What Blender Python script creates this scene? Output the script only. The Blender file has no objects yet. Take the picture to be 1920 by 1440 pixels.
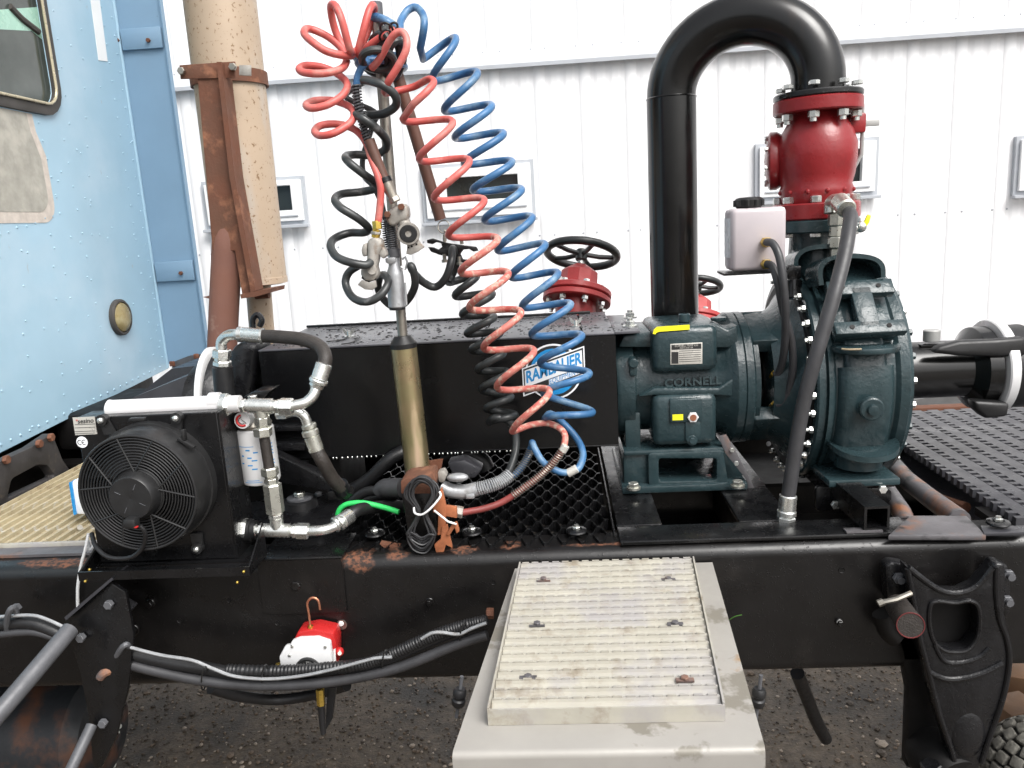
import bpy, bmesh, math, random
from math import sin, cos, pi, radians, sqrt
from mathutils import Vector, Matrix, noise
random.seed(7)
S = bpy.context.scene
C = S.collection

# ---------------------------------------------------------------- camera
CAM = Vector((0, 0, 1.65)); FPX = 1493.0
yw, pt, rl = radians(3.6), radians(11.7), radians(3.35)
DV = Vector((-sin(yw)*cos(pt), cos(yw)*cos(pt), -sin(pt)))
r0 = Vector((cos(yw), sin(yw), 0)); u0 = r0.cross(DV)
RV = r0*cos(rl) - u0*sin(rl); UV = u0*cos(rl) + r0*sin(rl)
cd = bpy.data.cameras.new('camera'); cam = bpy.data.objects.new('camera', cd); C.objects.link(cam)
cd.sensor_width = 36; cd.lens = 36*FPX/1920; cd.clip_start = 0.05; cd.clip_end = 400
mw = Matrix((RV, UV, -DV)).transposed().to_4x4(); mw.translation = CAM
cam.matrix_world = mw
S.camera = cam

# ---------------------------------------------------------------- sky, sun, exposure (overcast)
SUN_EL, SUN_AZ = radians(50), radians(140)      # azimuth clockwise from +Y: high, behind the photographer
w = bpy.data.worlds.new('World'); S.world = w; w.use_nodes = True
nt = w.node_tree; nt.nodes.clear()
sky = nt.nodes.new('ShaderNodeTexSky'); sky.sky_type = 'NISHITA'; sky.sun_disc = False
sky.sun_elevation = SUN_EL; sky.sun_rotation = SUN_AZ
sky.dust_density = 6.0; sky.air_density = 1.0; sky.ozone_density = 1.0
hs = nt.nodes.new('ShaderNodeHueSaturation'); hs.inputs['Saturation'].default_value = 0.22
bg = nt.nodes.new('ShaderNodeBackground'); bg.inputs['Strength'].default_value = 0.15
wo = nt.nodes.new('ShaderNodeOutputWorld')
nt.links.new(sky.outputs[0], hs.inputs['Color']); nt.links.new(hs.outputs[0], bg.inputs['Color']); nt.links.new(bg.outputs[0], wo.inputs[0])
sl = bpy.data.lights.new('sun', 'SUN'); sl.energy = 1.4; sl.angle = radians(35); sl.color = (1, 0.985, 0.96)
so = bpy.data.objects.new('sun', sl); C.objects.link(so)
sd = Vector((sin(SUN_AZ)*cos(SUN_EL), cos(SUN_AZ)*cos(SUN_EL), sin(SUN_EL)))
so.rotation_euler = sd.to_track_quat('Z', 'Y').to_euler(); so.location = (0, 0, 30)
S.view_settings.view_transform = 'Standard'; S.view_settings.look = 'None'
S.view_settings.gamma = 1; S.view_settings.use_curve_mapping = False
S.view_settings.exposure = 0.62

# ---------------------------------------------------------------- helpers
def ray(px, py): return DV + RV*((px-960)/FPX) - UV*((py-720)/FPX)
def at(px, py, Y): v = ray(px, py); return CAM + v*(Y/v.y)
def atx(px, py, X): v = ray(px, py); return CAM + v*(X/v.x)
def atz(px, py, Z): v = ray(px, py); return CAM + v*((Z-1.65)/v.z)
def mpp(Y): return Y/FPX/0.985          # metres per photo pixel at depth Y
def V(*a): return Vector(a)

def frame_of(d):
    d = d.normalized(); a = Vector((0, 0, 1)) if abs(d.z) < 0.9 else Vector((1, 0, 0))
    u = a.cross(d).normalized(); return u, d.cross(u).normalized()

class MB:
    def __init__(s): s.v = []; s.f = []; s.m = []; s.mi = 0
    def face(s, idx): s.f.append(tuple(idx)); s.m.append(s.mi)
    def box(s, c, size, rot=None, bev=0.0):
        c = Vector(c); hx, hy, hz = [q/2 for q in size]
        R = rot if rot is not None else Matrix.Identity(3)
        bm = bmesh.new()
        vs = [bm.verts.new((x*hx, y*hy, z*hz)) for x in (-1, 1) for y in (-1, 1) for z in (-1, 1)]
        for q in ((0,1,3,2),(4,6,7,5),(0,4,5,1),(2,3,7,6),(0,2,6,4),(1,5,7,3)): bm.faces.new([vs[i] for i in q])
        if bev > 0: bmesh.ops.bevel(bm, geom=list(bm.edges), offset=min(bev, hx*.9, hy*.9, hz*.9), segments=2, affect='EDGES', profile=0.5)
        s.add_bm(bm, lambda p: c + R @ p); bm.free(); return s
    def span(s, a, b, bev=0.0):
        a = Vector(a); b = Vector(b)
        return s.box((a+b)/2, [abs(q) for q in (b-a)], bev=bev)
    def add_bm(s, bm, f):
        n = len(s.v); bm.verts.index_update()
        s.v += [f(v.co.copy()) for v in bm.verts]
        for fc in bm.faces: s.face([n+v.index for v in fc.verts])
    def lathe(s, prof, o, d, n=32, a0=0, a1=2*pi, u=None, capped=True):
        """prof: list of (t along d, radius)"""
        o = Vector(o); d = Vector(d).normalized()
        if u is None: u, w_ = frame_of(d)
        else: u = (u - d*u.dot(d)).normalized(); w_ = d.cross(u)
        full = abs(a1-a0-2*pi) < 1e-6; k = n if full else n+1; b = len(s.v)
        for t, r in prof:
            for i in range(k):
                a = a0+(a1-a0)*i/n; s.v.append(o+d*t+(u*cos(a)+w_*sin(a))*r)
        for j in range(len(prof)-1):
            for i in range(n):
                i2 = (i+1) % k
                s.face((b+j*k+i, b+j*k+i2, b+(j+1)*k+i2, b+(j+1)*k+i))
        if capped and full:
            if prof[0][1] > 1e-6: s.face([b+i for i in range(k)][::-1])
            if prof[-1][1] > 1e-6: s.face([b+(len(prof)-1)*k+i for i in range(k)])
        return s
    def cyl(s, a, b, r, r2=None, n=20, ch=0.0):
        a = Vector(a); b = Vector(b); L = (b-a).length; r2 = r if r2 is None else r2
        if ch > 0: pr = [(0, r-ch), (ch, r), (L-ch, r2), (L, r2-ch)]
        else: pr = [(0, r), (L, r2)]
        return s.lathe(pr, a, b-a, n)
    def hexa(s, a, b, r, ch=None):
        a = Vector(a); b = Vector(b); L = (b-a).length; ch = r*.12 if ch is None else ch; ch = min(ch, L*.3)
        return s.lathe([(0, r-ch), (ch, r), (L-ch, r), (L, r-ch)], a, b-a, 6)
    def tube(s, pts, r, n=10, closed=False, rf=None, cap=True):
        pts = [Vector(p) for p in pts]; m = len(pts); b = len(s.v)
        T = []
        for i in range(m):
            if closed: t = pts[(i+1) % m]-pts[i-1]
            else: t = pts[min(i+1, m-1)]-pts[max(i-1, 0)]
            T.append(t.normalized() if t.length > 1e-9 else (T[-1] if T else Vector((0, 0, 1))))
        u, _ = frame_of(T[0])
        for i in range(m):
            t = T[i]; u = (u-t*u.dot(t)); u = u.normalized() if u.length > 1e-6 else frame_of(t)[0]
            w_ = t.cross(u); rr = r if rf is None else r*rf(i/(m-1))
            for k in range(n):
                a = 2*pi*k/n; s.v.append(pts[i]+(u*cos(a)+w_*sin(a))*rr)
        for i in range(m if closed else m-1):
            j = (i+1) % m
            for k in range(n):
                k2 = (k+1) % n; s.face((b+i*n+k, b+i*n+k2, b+j*n+k2, b+j*n+k))
        if cap and not closed:
            s.face([b+k for k in range(n)][::-1]); s.face([b+(m-1)*n+k for k in range(n)])
        return s
    def prism(s, poly, vec, bev=0.0, holes=None):
        """poly: list of 3D points (planar), extruded by vec"""
        poly = [Vector(p) for p in poly]; vec = Vector(vec)
        bm = bmesh.new()
        es = []
        for loop in [poly]+[[Vector(q) for q in h] for h in (holes or [])]:
            vs = [bm.verts.new(p) for p in loop]
            es += [bm.edges.new((vs[i], vs[(i+1) % len(vs)])) for i in range(len(vs))]
        if holes:
            bmesh.ops.triangle_fill(bm, use_beauty=True, use_dissolve=False, edges=es)
        else: bm.faces.new([v for v in bm.verts])
        r = bmesh.ops.extrude_face_region(bm, geom=list(bm.faces)+list(bm.edges))
        bmesh.ops.translate(bm, vec=vec, verts=[e for e in r['geom'] if isinstance(e, bmesh.types.BMVert)])
        bmesh.ops.recalc_face_normals(bm, faces=list(bm.faces))
        if bev > 0:
            ed = [e for e in bm.edges if len(e.link_faces) == 2 and e.calc_face_angle(0) > 0.5]
            bmesh.ops.bevel(bm, geom=ed, offset=bev, segments=2, affect='EDGES', profile=0.5)
        s.add_bm(bm, lambda p: p); bm.free(); return s
    def sweep(s, prof, a, b):
        """prof: open/closed list of (y,z) extruded along x from a to b, closed loop, capped"""
        k = len(prof); n = len(s.v)
        for x in (a, b): s.v += [Vector((x, y, z)) for y, z in prof]
        for i in range(k): s.face((n+i, n+(i+1) % k, n+k+(i+1) % k, n+k+i))
        s.face([n+i for i in range(k)][::-1]); s.face([n+k+i for i in range(k)])
        return s
    def sphere(s, c, r, nu=12, nv=8, sc=(1, 1, 1)):
        c = Vector(c); b = len(s.v)
        s.v.append(c+Vector((0, 0, r*sc[2])))
        for j in range(1, nv):
            for i in range(nu):
                a = 2*pi*i/nu; q = pi*j/nv
                s.v.append(c+Vector((r*sc[0]*sin(q)*cos(a), r*sc[1]*sin(q)*sin(a), r*sc[2]*cos(q))))
        s.v.append(c-Vector((0, 0, r*sc[2])))
        for i in range(nu): s.face((b, b+1+i, b+1+(i+1) % nu))
        for j in range(nv-2):
            for i in range(nu):
                i2 = (i+1) % nu; s.face((b+1+j*nu+i, b+1+(j+1)*nu+i, b+1+(j+1)*nu+i2, b+1+j*nu+i2))
        e = len(s.v)-1
        for i in range(nu): s.face((b+1+(nv-2)*nu+i, e, b+1+(nv-2)*nu+(i+1) % nu))
        return s

def root_of(o):
    while o.parent: o = o.parent
    return o
def build(name, mb, mat, parent=None, ang=32, loc=None, label=None, kind=None, flat=False):
    off = root_of(parent).location.copy() if parent else Vector(loc if loc is not None else (0, 0, 0))
    me = bpy.data.meshes.new(name)
    me.from_pydata([tuple(v-off) for v in mb.v], [], mb.f)
    mats = mat if isinstance(mat, (list, tuple)) else [mat]
    for m_ in mats: me.materials.append(m_)
    if len(mats) > 1: me.polygons.foreach_set('material_index', mb.m)
    bm = bmesh.new(); bm.from_mesh(me); bmesh.ops.recalc_face_normals(bm, faces=bm.faces); bm.to_mesh(me); bm.free()
    if not flat:
        me.polygons.foreach_set('use_smooth', [True]*len(me.polygons)); me.set_sharp_from_angle(angle=radians(ang))
    me.update()
    o = bpy.data.objects.new(name, me); C.objects.link(o)
    if parent: o.parent = parent
    else: o.location = off
    if label: o['label'] = label
    if kind: o['kind'] = kind
    return o
def thing(name, label, cat, loc, group=None):
    o = bpy.data.objects.new(name, None); o.empty_display_size = 0.05; C.objects.link(o); o.location = Vector(loc)
    o['label'] = label; o['category'] = cat
    if group: o['group'] = group
    return o
def tag(o, label, cat, group=None):
    o['label'] = label; o['category'] = cat
    if group: o['group'] = group
    return o
def single(name, mb, mat, label, cat, group=None, ang=32):
    c = sum(mb.v, Vector())/len(mb.v); z = min(v.z for v in mb.v)
    return tag(build(name, mb, mat, None, ang, loc=(c.x, c.y, z)), label, cat, group)
def dup(o, delta, label=None):
    r = o.copy(); C.objects.link(r); r.location = o.location+Vector(delta)
    if label: r['label'] = label
    for ch in o.children:
        c = ch.copy(); C.objects.link(c); c.parent = r
        for g in ch.children: d = g.copy(); C.objects.link(d); d.parent = c
    return r
def dup_part(o, delta, parent=None):
    r = o.copy(); C.objects.link(r); r.parent = parent or o.parent; r.location = o.location+Vector(delta); return r

def crom(pts, sub=8, closed=False):
    pts = [Vector(p) for p in pts]; n = len(pts); out = []
    rng = range(n) if closed else range(n-1)
    for i in rng:
        if closed: p0, p1, p2, p3 = pts[i-1], pts[i], pts[(i+1) % n], pts[(i+2) % n]
        else: p0, p1, p2, p3 = pts[max(i-1, 0)], pts[i], pts[i+1], pts[min(i+2, n-1)]
        for k in range(sub):
            t = k/sub
            out.append(0.5*((2*p1)+(p2-p0)*t+(2*p0-5*p1+4*p2-p3)*t*t+(3*p1-p0-3*p2+p3)*t*t*t))
    if not closed: out.append(pts[-1])
    return out
def path(spec, Y0=None, sub=8):
    """spec: (px,py) or (px,py,Y)"""
    return crom([at(q[0], q[1], q[2] if len(q) > 2 else Y0) for q in spec], sub)
def helix_pts(start_right, tips, Y0, dy, sub=10):
    """photo positions of the alternating right/left tips of a coil; near strands run right->left"""
    out = []; n = len(tips); sgn = 1 if start_right else -1
    T = [Vector((a, b)) for a, b in tips]
    for i in range(n-1):
        A, B = T[i], T[i+1]
        d = (T[i+2]-A) if i+2 < n else (B-T[i-1])
        h = d/2; rem = (B-A)-h
        for k in range(sub):
            u = k/sub; p = A+h*u+rem*(1-cos(pi*u))/2
            out.append(at(p.x, p.y, Y0(i/(n-1)) - sgn*dy*sin(pi*u) if callable(Y0) else Y0-sgn*dy*sin(pi*u)))
        sgn = -sgn
    out.append(at(tips[-1][0], tips[-1][1], Y0(1) if callable(Y0) else Y0))
    return out
def coil_around(pts, r, pitch, wire, mb, n=6, seg=10):
    """wire helix wound round a path"""
    pts = [Vector(p) for p in pts]; L = [0]
    for i in range(1, len(pts)): L.append(L[-1]+(pts[i]-pts[i-1]).length)
    tot = L[-1]; m = int(tot/pitch*seg); out = []; j = 0
    u = frame_of(pts[1]-pts[0])[0]
    for k in range(m+1):
        s_ = tot*k/m
        while j < len(pts)-2 and L[j+1] < s_: j += 1
        t = (pts[j+1]-pts[j]).normalized(); p = pts[j]+(pts[j+1]-pts[j])*((s_-L[j])/max(L[j+1]-L[j], 1e-9))
        u = (u-t*u.dot(t)).normalized(); w_ = t.cross(u); a = 2*pi*k/seg
        out.append(p+(u*cos(a)+w_*sin(a))*r)
    mb.tube(out, wire, n=n)

def text_part(name, body, size, o, xdir, updir, ext, mat, parent, align='CENTER', shear=0, sx=1.0, bold=0.0, space=1.0, raw=False):
    cu = bpy.data.curves.new(name, 'FONT'); cu.body = body; cu.size = size; cu.extrude = ext; cu.align_x = align; cu.align_y = 'CENTER'
    cu.shear = shear; cu.offset = bold; cu.space_character = space; cu.resolution_u = 3
    ob = bpy.data.objects.new(name, cu); C.objects.link(ob)
    bpy.context.view_layer.update()
    me = bpy.data.meshes.new_from_object(ob.evaluated_get(bpy.context.evaluated_depsgraph_get()))
    bpy.data.objects.remove(ob); bpy.data.curves.remove(cu)
    x = Vector(xdir).normalized(); y = Vector(updir).normalized(); y = y if raw else (y-x*y.dot(x)).normalized(); z = x.cross(y)
    off = root_of(parent).location if parent else Vector()
    M = Matrix((x*sx, y, z)).transposed().to_4x4(); M.translation = Vector(o)-off
    me.transform(M); me.materials.clear(); me.materials.append(mat)
    r = bpy.data.objects.new(name, me); C.objects.link(r)
    if parent: r.parent = parent
    return r

def rnd(poly, r, n=4):
    out = []; m_ = len(poly)
    for i in range(m_):
        p0, p1, p2 = poly[i-1], poly[i], poly[(i+1) % m_]
        a_ = p1+(p0-p1).normalized()*r; b_ = p1+(p2-p1).normalized()*r
        for k in range(n+1):
            t = k/n; out.append(a_*(1-t)**2+p1*2*t*(1-t)+b_*t*t)
    return out
rnd0 = rnd

# ---------------------------------------------------------------- materials
def mat(name, col, rough=.5, metal=0., var=.12, vs=9., col2=None, spots=(), bump=0., bs=80., drops=0., ds=90., coat=0., trans=0., sss=0., rvar=.1, spec=.5, ior=1.5, streak=None):
    m = bpy.data.materials.new(name); m.use_nodes = True; n = m.node_tree.nodes; l = m.node_tree.links; n.clear()
    out = n.new('ShaderNodeOutputMaterial'); b = n.new('ShaderNodeBsdfPrincipled'); l.new(b.outputs[0], out.inputs[0])
    tc = n.new('ShaderNodeTexCoord'); co = tc.outputs['Object']
    def nz(scale, detail=4, stretch=None, rgh=.55):
        t = n.new('ShaderNodeTexNoise'); t.inputs['Scale'].default_value = scale; t.inputs['Detail'].default_value = detail; t.inputs['Roughness'].default_value = rgh
        if stretch:
            mp = n.new('ShaderNodeMapping'); mp.inputs['Scale'].default_value = stretch; l.new(co, mp.inputs[0]); l.new(mp.outputs[0], t.inputs['Vector'])
        else: l.new(co, t.inputs['Vector'])
        return t.outputs[0]
    def mix(f, a, c):
        x = n.new('ShaderNodeMix'); x.data_type = 'RGBA'
        l.new(f, x.inputs[0])
        for s_, i in ((a, 6), (c, 7)):
            if isinstance(s_, (tuple, list)): x.inputs[i].default_value = (*s_[:3], 1)
            else: l.new(s_, x.inputs[i])
        return x.outputs[2]
    def ramp(f, lo, hi):
        r = n.new('ShaderNodeMapRange'); r.inputs['From Min'].default_value = lo; r.inputs['From Max'].default_value = hi; l.new(f, r.inputs[0]); return r.outputs[0]
    c1 = [c*(1-var) for c in col]; c2 = col2 if col2 else [min(1, c*(1+var)) for c in col]
    cur = mix(ramp(nz(vs, 5), .3, .7), c1, c2)
    rg = None
    for sp in spots:                      # (colour, scale, low, high[, stretch][, rough])
        f = ramp(nz(sp[1], 6, sp[4] if len(sp) > 4 else None, .6), sp[2], sp[3])
        cur = mix(f, cur, sp[0])
        if metal > .5 or (len(sp) > 5):
            rg = f
    l.new(cur, b.inputs['Base Color'])
    b.inputs['Metallic'].default_value = metal
    if metal > 0 and rg is not None:
        mm = n.new('ShaderNodeMath'); mm.operation = 'MULTIPLY_ADD'; l.new(rg, mm.inputs[0]); mm.inputs[1].default_value = -metal*.8; mm.inputs[2].default_value = metal; l.new(mm.outputs[0], b.inputs['Metallic'])
    r = n.new('ShaderNodeMapRange'); r.inputs['From Min'].default_value = .3; r.inputs['From Max'].default_value = .7
    r.inputs['To Min'].default_value = max(.02, rough-rvar); r.inputs['To Max'].default_value = min(1, rough+rvar)
    l.new(nz(vs*2.3, 5), r.inputs[0]); rgh = r.outputs[0]
    if rg is not None:
        mm = n.new('ShaderNodeMath'); mm.operation = 'MULTIPLY_ADD'; mm.use_clamp = True; l.new(rg, mm.inputs[0]); mm.inputs[1].default_value = .5; l.new(rgh, mm.inputs[2]); rgh = mm.outputs[0]
    l.new(rgh, b.inputs['Roughness'])
    b.inputs['Specular IOR Level'].default_value = spec; b.inputs['IOR'].default_value = ior
    b.inputs['Coat Weight'].default_value = coat; b.inputs['Coat Roughness'].default_value = .08
    b.inputs['Transmission Weight'].default_value = trans
    if sss: b.inputs['Subsurface Weight'].default_value = sss; b.inputs['Subsurface Radius'].default_value = (.03, .03, .03); b.inputs['Subsurface Scale'].default_value = .6
    last = None
    if bump > 0:
        bp = n.new('ShaderNodeBump'); bp.inputs['Strength'].default_value = bump; bp.inputs['Distance'].default_value = .003
        l.new(nz(bs, 5), bp.inputs['Height']); last = bp.outputs[0]
    if drops > 0:
        vo = n.new('ShaderNodeTexVoronoi'); vo.inputs['Scale'].default_value = ds; vo.inputs['Randomness'].default_value = 1; l.new(co, vo.inputs['Vector'])
        rr = ramp(vo.outputs['Distance'], .32, .1)
        sel = ramp(nz(ds*.35, 2), .5, .56)
        mu = n.new('ShaderNodeMath'); mu.operation = 'MULTIPLY'; l.new(rr, mu.inputs[0]); l.new(sel, mu.inputs[1])
        bp = n.new('ShaderNodeBump'); bp.inputs['Strength'].default_value = drops; bp.inputs['Distance'].default_value = .002
        l.new(mu.outputs[0], bp.inputs['Height'])
        if last: l.new(last, bp.inputs['Normal'])
        last = bp.outputs[0]
    if last: l.new(last, b.inputs['Normal'])
    return m

RUST = (.16, .055, .025); RUST2 = (.28, .1, .04)
M = {}
M['wall'] = mat('white_siding', (.84, .84, .85), .5, var=.015, vs=2)
M['trim'] = mat('siding_trim', (.66, .68, .69), .4, var=.03)
M['wframe'] = mat('window_vinyl', (.82, .82, .82), .35, var=.02)
M['wtrim'] = mat('window_flashing', (.42, .44, .47), .4, var=.05)
M['glass'] = mat('window_glass', (.018, .022, .022), .06, var=.5, vs=4, spec=.6)
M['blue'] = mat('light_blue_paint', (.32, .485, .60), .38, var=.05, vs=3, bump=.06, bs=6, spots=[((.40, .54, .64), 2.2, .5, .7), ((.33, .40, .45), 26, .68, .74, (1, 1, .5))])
M['blue_shade'] = mat('shaded_blue_paint', (.185, .295, .41), .45, var=.06, vs=4, spots=[((.1, .12, .14), 30, .72, .78)])  # cab blue darkened in its colour for the fairing's shadow
M['patch'] = mat('bare_weathered_panel', (.34, .33, .29), .75, var=.14, vs=30, bump=.15, bs=200, spots=[((.45, .43, .38), 12, .5, .7)])
M['patch_edge'] = mat('old_sealant', (.52, .47, .42), .8, var=.15, vs=40)
M['tape'] = mat('white_reflective_tape', (.78, .80, .80), .4, var=.03)
M['gasket'] = mat('window_gasket', (.05, .045, .04), .6, var=.2)
M['gasket_trim'] = mat('window_gasket_trim', (.45, .40, .28), .3, metal=.4)
M['amber'] = mat('aged_amber_lens', (.25, .20, .09), .3, var=.35, vs=20, spots=[((.48, .44, .28), 14, .5, .7)])
M['black'] = mat('wet_black_paint', (.005, .005, .0055), .28, var=.3, vs=10, bump=.08, bs=45, drops=.3, ds=170, rvar=.1, spec=.55)
M['rail'] = mat('black_rail_paint', (.0055, .005, .005), .33, var=.3, vs=6, bump=.15, bs=40, drops=.3, ds=190, rvar=.10, spec=.42, coat=.12,
                spots=[((.016, .014, .013), 9, .58, .8), ((.05, .022, .012), 5, .70, .78)])
def stain(m, spots, col_a=(.15, .06, .032), col_b=(.028, .017, .013)):
    n = m.node_tree.nodes; l = m.node_tree.links; b = [q for q in n if q.type == 'BSDF_PRINCIPLED'][0]
    geo = n.new('ShaderNodeNewGeometry'); no = n.new('ShaderNodeTexNoise'); no.inputs['Scale'].default_value = 28; no.inputs['Detail'].default_value = 8; l.new(geo.outputs['Position'], no.inputs['Vector'])
    nb = n.new('ShaderNodeTexNoise'); nb.inputs['Scale'].default_value = 130; nb.inputs['Detail'].default_value = 5; l.new(geo.outputs['Position'], nb.inputs['Vector'])
    acc = None
    for p, sc in spots:
        sb = n.new('ShaderNodeVectorMath'); sb.operation = 'SUBTRACT'; l.new(geo.outputs['Position'], sb.inputs[0]); sb.inputs[1].default_value = tuple(p)
        dv = n.new('ShaderNodeVectorMath'); dv.operation = 'DIVIDE'; l.new(sb.outputs[0], dv.inputs[0]); dv.inputs[1].default_value = sc
        le = n.new('ShaderNodeVectorMath'); le.operation = 'LENGTH'; l.new(dv.outputs[0], le.inputs[0])
        if acc is None: acc = le.outputs['Value']
        else:
            mi = n.new('ShaderNodeMath'); mi.operation = 'MINIMUM'; l.new(acc, mi.inputs[0]); l.new(le.outputs['Value'], mi.inputs[1]); acc = mi.outputs[0]
    ad = n.new('ShaderNodeMath'); ad.operation = 'MULTIPLY_ADD'; l.new(no.outputs[0], ad.inputs[0]); ad.inputs[1].default_value = 2.2; l.new(acc, ad.inputs[2])
    mr = n.new('ShaderNodeMapRange'); mr.inputs['From Min'].default_value = 2.05; mr.inputs['From Max'].default_value = 1.6; l.new(ad.outputs[0], mr.inputs[0])
    mx = n.new('ShaderNodeMix'); mx.data_type = 'RGBA'; cr = n.new('ShaderNodeMapRange'); cr.inputs['From Min'].default_value = .42; cr.inputs['From Max'].default_value = .58; l.new(nb.outputs[0], cr.inputs[0]); l.new(cr.outputs[0], mx.inputs[0])
    mx.inputs[6].default_value = (*col_b, 1); mx.inputs[7].default_value = (*col_a, 1)
    m2 = n.new('ShaderNodeMix'); m2.data_type = 'RGBA'; l.new(mr.outputs[0], m2.inputs[0]); src = b.inputs['Base Color'].links[0].from_socket; l.new(src, m2.inputs[6]); l.new(mx.outputs[2], m2.inputs[7]); l.new(m2.outputs[2], b.inputs['Base Color'])
    r0_ = b.inputs['Roughness'].links[0].from_socket; ra = n.new('ShaderNodeMath'); ra.operation = 'MULTIPLY_ADD'; ra.use_clamp = True; l.new(mr.outputs[0], ra.inputs[0]); ra.inputs[1].default_value = .45; l.new(r0_, ra.inputs[2]); l.new(ra.outputs[0], b.inputs['Roughness'])
_q = lambda a, b, Y: at(a, b, Y)
stain(M['rail'], [(V(_q(672, 1045, 1.5).x, 1.506, .984), (.040, .05, .034)), (V(_q(735, 1040, 1.5).x, 1.515, .99), (.03, .04, .012)), (V(_q(868, 1022, 1.55).x, 1.53, .99), (.035, .02, .010)), (V(_q(958, 1022, 1.55).x, 1.535, .99), (.025, .03, .012)), (V(_q(1130, 1015, 1.55).x, 1.53, .99), (.10, .010, .006)), (V(_q(110, 1030, 1.55).x, 1.53, .99), (.12, .02, .01))])
M['guard'] = mat('guard_gloss_black', (.0045, .0045, .005), .24, var=.25, vs=3, bump=.03, bs=9, drops=.2, ds=190, rvar=.04)
M['guardtop'] = mat('guard_top_reflecting', (.085, .085, .095), .30, var=.2, vs=5, bump=.05, bs=14, rvar=.05)  # base raised to grey for the sky reflected off the black lid
M['matte'] = mat('matte_black_plastic', (.009, .009, .0095), .45, var=.2, vs=20, bump=.1, bs=150)
M['fan'] = mat('fan_black_plastic', (.015, .015, .0155), .4, var=.15, vs=20)
M['cast'] = mat('black_casting', (.007, .007, .008), .30, var=.3, vs=14, bump=.5, bs=70, drops=.35, ds=190, spec=.45)
M['void'] = mat('greasy_black', (.004, .0035, .0035), .6, var=.4, spec=.3)
M['pipe'] = mat('black_pipe_paint', (.0055, .0055, .0055), .2, var=.3, vs=5, bump=.06, bs=12, rvar=.06, spots=[((.03, .018, .01), 7, .6, .8, (1, 1, .25))])
M['rubber'] = mat('black_rubber', (.013, .013, .014), .42, var=.2, vs=30, bump=.15, bs=180)
M['rubber_grey'] = mat('grey_rubber_hose', (.040, .040, .043), .45, var=.2, vs=25, bump=.1, bs=150)
M['hose_brown'] = mat('wet_braided_hose', (.030, .025, .022), .5, var=.25, vs=40, bump=.5, bs=320)
M['blackhose'] = mat('black_air_hose', (.024, .026, .028), .36, var=.3, vs=16, col2=(.05, .055, .055), spots=[((.12, .12, .12), 22, .64, .72)])
M['redhose'] = mat('red_air_hose', (.55, .07, .06), .45, var=.15, vs=10, col2=(.62, .15, .13), spots=[((.62, .27, .23), 18, .52, .70), ((.30, .08, .07), 9, .60, .75)])
M['redworn'] = mat('worn_red_air_hose', (.55, .10, .08), .5, var=.2, vs=25, col2=(.6, .22, .18), spots=[((.60, .42, .33), 85, .50, .62)])
M['reddark'] = mat('dark_red_hose', (.20, .04, .035), .5, var=.25, vs=20)
M['bluehose'] = mat('blue_air_hose', (.035, .125, .28), .38, var=.2, vs=10, col2=(.055, .17, .35), spots=[((.17, .28, .39), 18, .50, .66), ((.03, .07, .13), 9, .60, .74)])
M['green'] = mat('green_hose', (.03, .55, .12), .45, var=.1)
M['zinc'] = mat('bright_zinc', (.74, .75, .72), .27, metal=.9, var=.08, vs=30, bump=.04, bs=80)
M['zincy'] = mat('satin_nickel', (.60, .60, .54), .30, metal=.85, var=.1, vs=30, bump=.05, bs=60)
M['steel'] = mat('dull_steel', (.34, .32, .28), .38, metal=.9, var=.2, vs=25, spots=[((.18, .13, .09), 30, .55, .72, (1, 1, .3))])
M['castal'] = mat('weathered_cast_aluminium', (.34, .32, .29), .55, metal=.35, var=.25, vs=40, bump=.3, bs=120, spots=[((.22, .15, .10), 32, .56, .7)])
M['plug'] = mat('grey_die_cast', (.40, .41, .42), .42, metal=.55, var=.15, vs=40, bump=.15, bs=100, spots=[((.2, .19, .18), 30, .6, .75)])
M['rust'] = mat('rusty_steel', (.20, .070, .035), .8, var=.3, vs=12, col2=(.11, .05, .03), bump=.4, bs=120, spots=[((.30, .13, .07), 18, .55, .75)])
M['rustpipe'] = mat('rusty_exhaust_pipe', (.24, .105, .07), .75, var=.22, vs=7, bump=.25, bs=90, col2=(.17, .08, .06), spots=[((.3, .2, .16), 11, .6, .75)])
M['rustclip'] = mat('orange_rust', (.33, .11, .045), .85, var=.3, vs=30, bump=.3, bs=150, spots=[((.42, .26, .18), 20, .6, .7)])
M['brownrod'] = mat('brown_rod', (.115, .052, .036), .55, var=.2, vs=12, bump=.1, bs=100)
M['muffler'] = mat('tan_muffler', (.42, .325, .235), .5, metal=.1, var=.08, vs=4, spots=[((.42, .40, .37), 3, .52, .66, (1, 1, .3)), ((.20, .12, .06), 105, .60, .65, (1, 1, .8)), ((.30, .20, .12), 45, .66, .70, (1, 1, .7))], bump=.05)
M['yzinc'] = mat('yellow_zinc', (.40, .37, .19), .32, metal=.85, var=.15, vs=14, col2=(.48, .36, .22), bump=.08, bs=30, spots=[((.20, .17, .08), 34, .62, .72, (1, 1, .6)), ((.52, .36, .27), 6, .55, .66, (1, 1, .12))])
M['teal'] = mat('pump_teal_paint', (.023, .042, .047), .22, var=.18, vs=9, bump=.55, bs=70, rvar=.1, drops=.2, ds=170, spots=[((.036, .058, .063), 14, .56, .75), ((.012, .016, .017), 6, .60, .75), ((.16, .12, .08), 48, .735, .76)])
M['tealchip'] = mat('chipped_edge', (.35, .27, .17), .6, var=.2, vs=40)
M['red'] = mat('valve_red_paint', (.235, .014, .017), .30, var=.12, vs=8, bump=.22, bs=90, rvar=.06, spots=[((.17, .012, .014), 14, .55, .75)])
M['redhy'] = mat('hydrant_red_paint', (.33, .030, .030), .42, var=.15, vs=12, bump=.3, bs=80)
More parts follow.
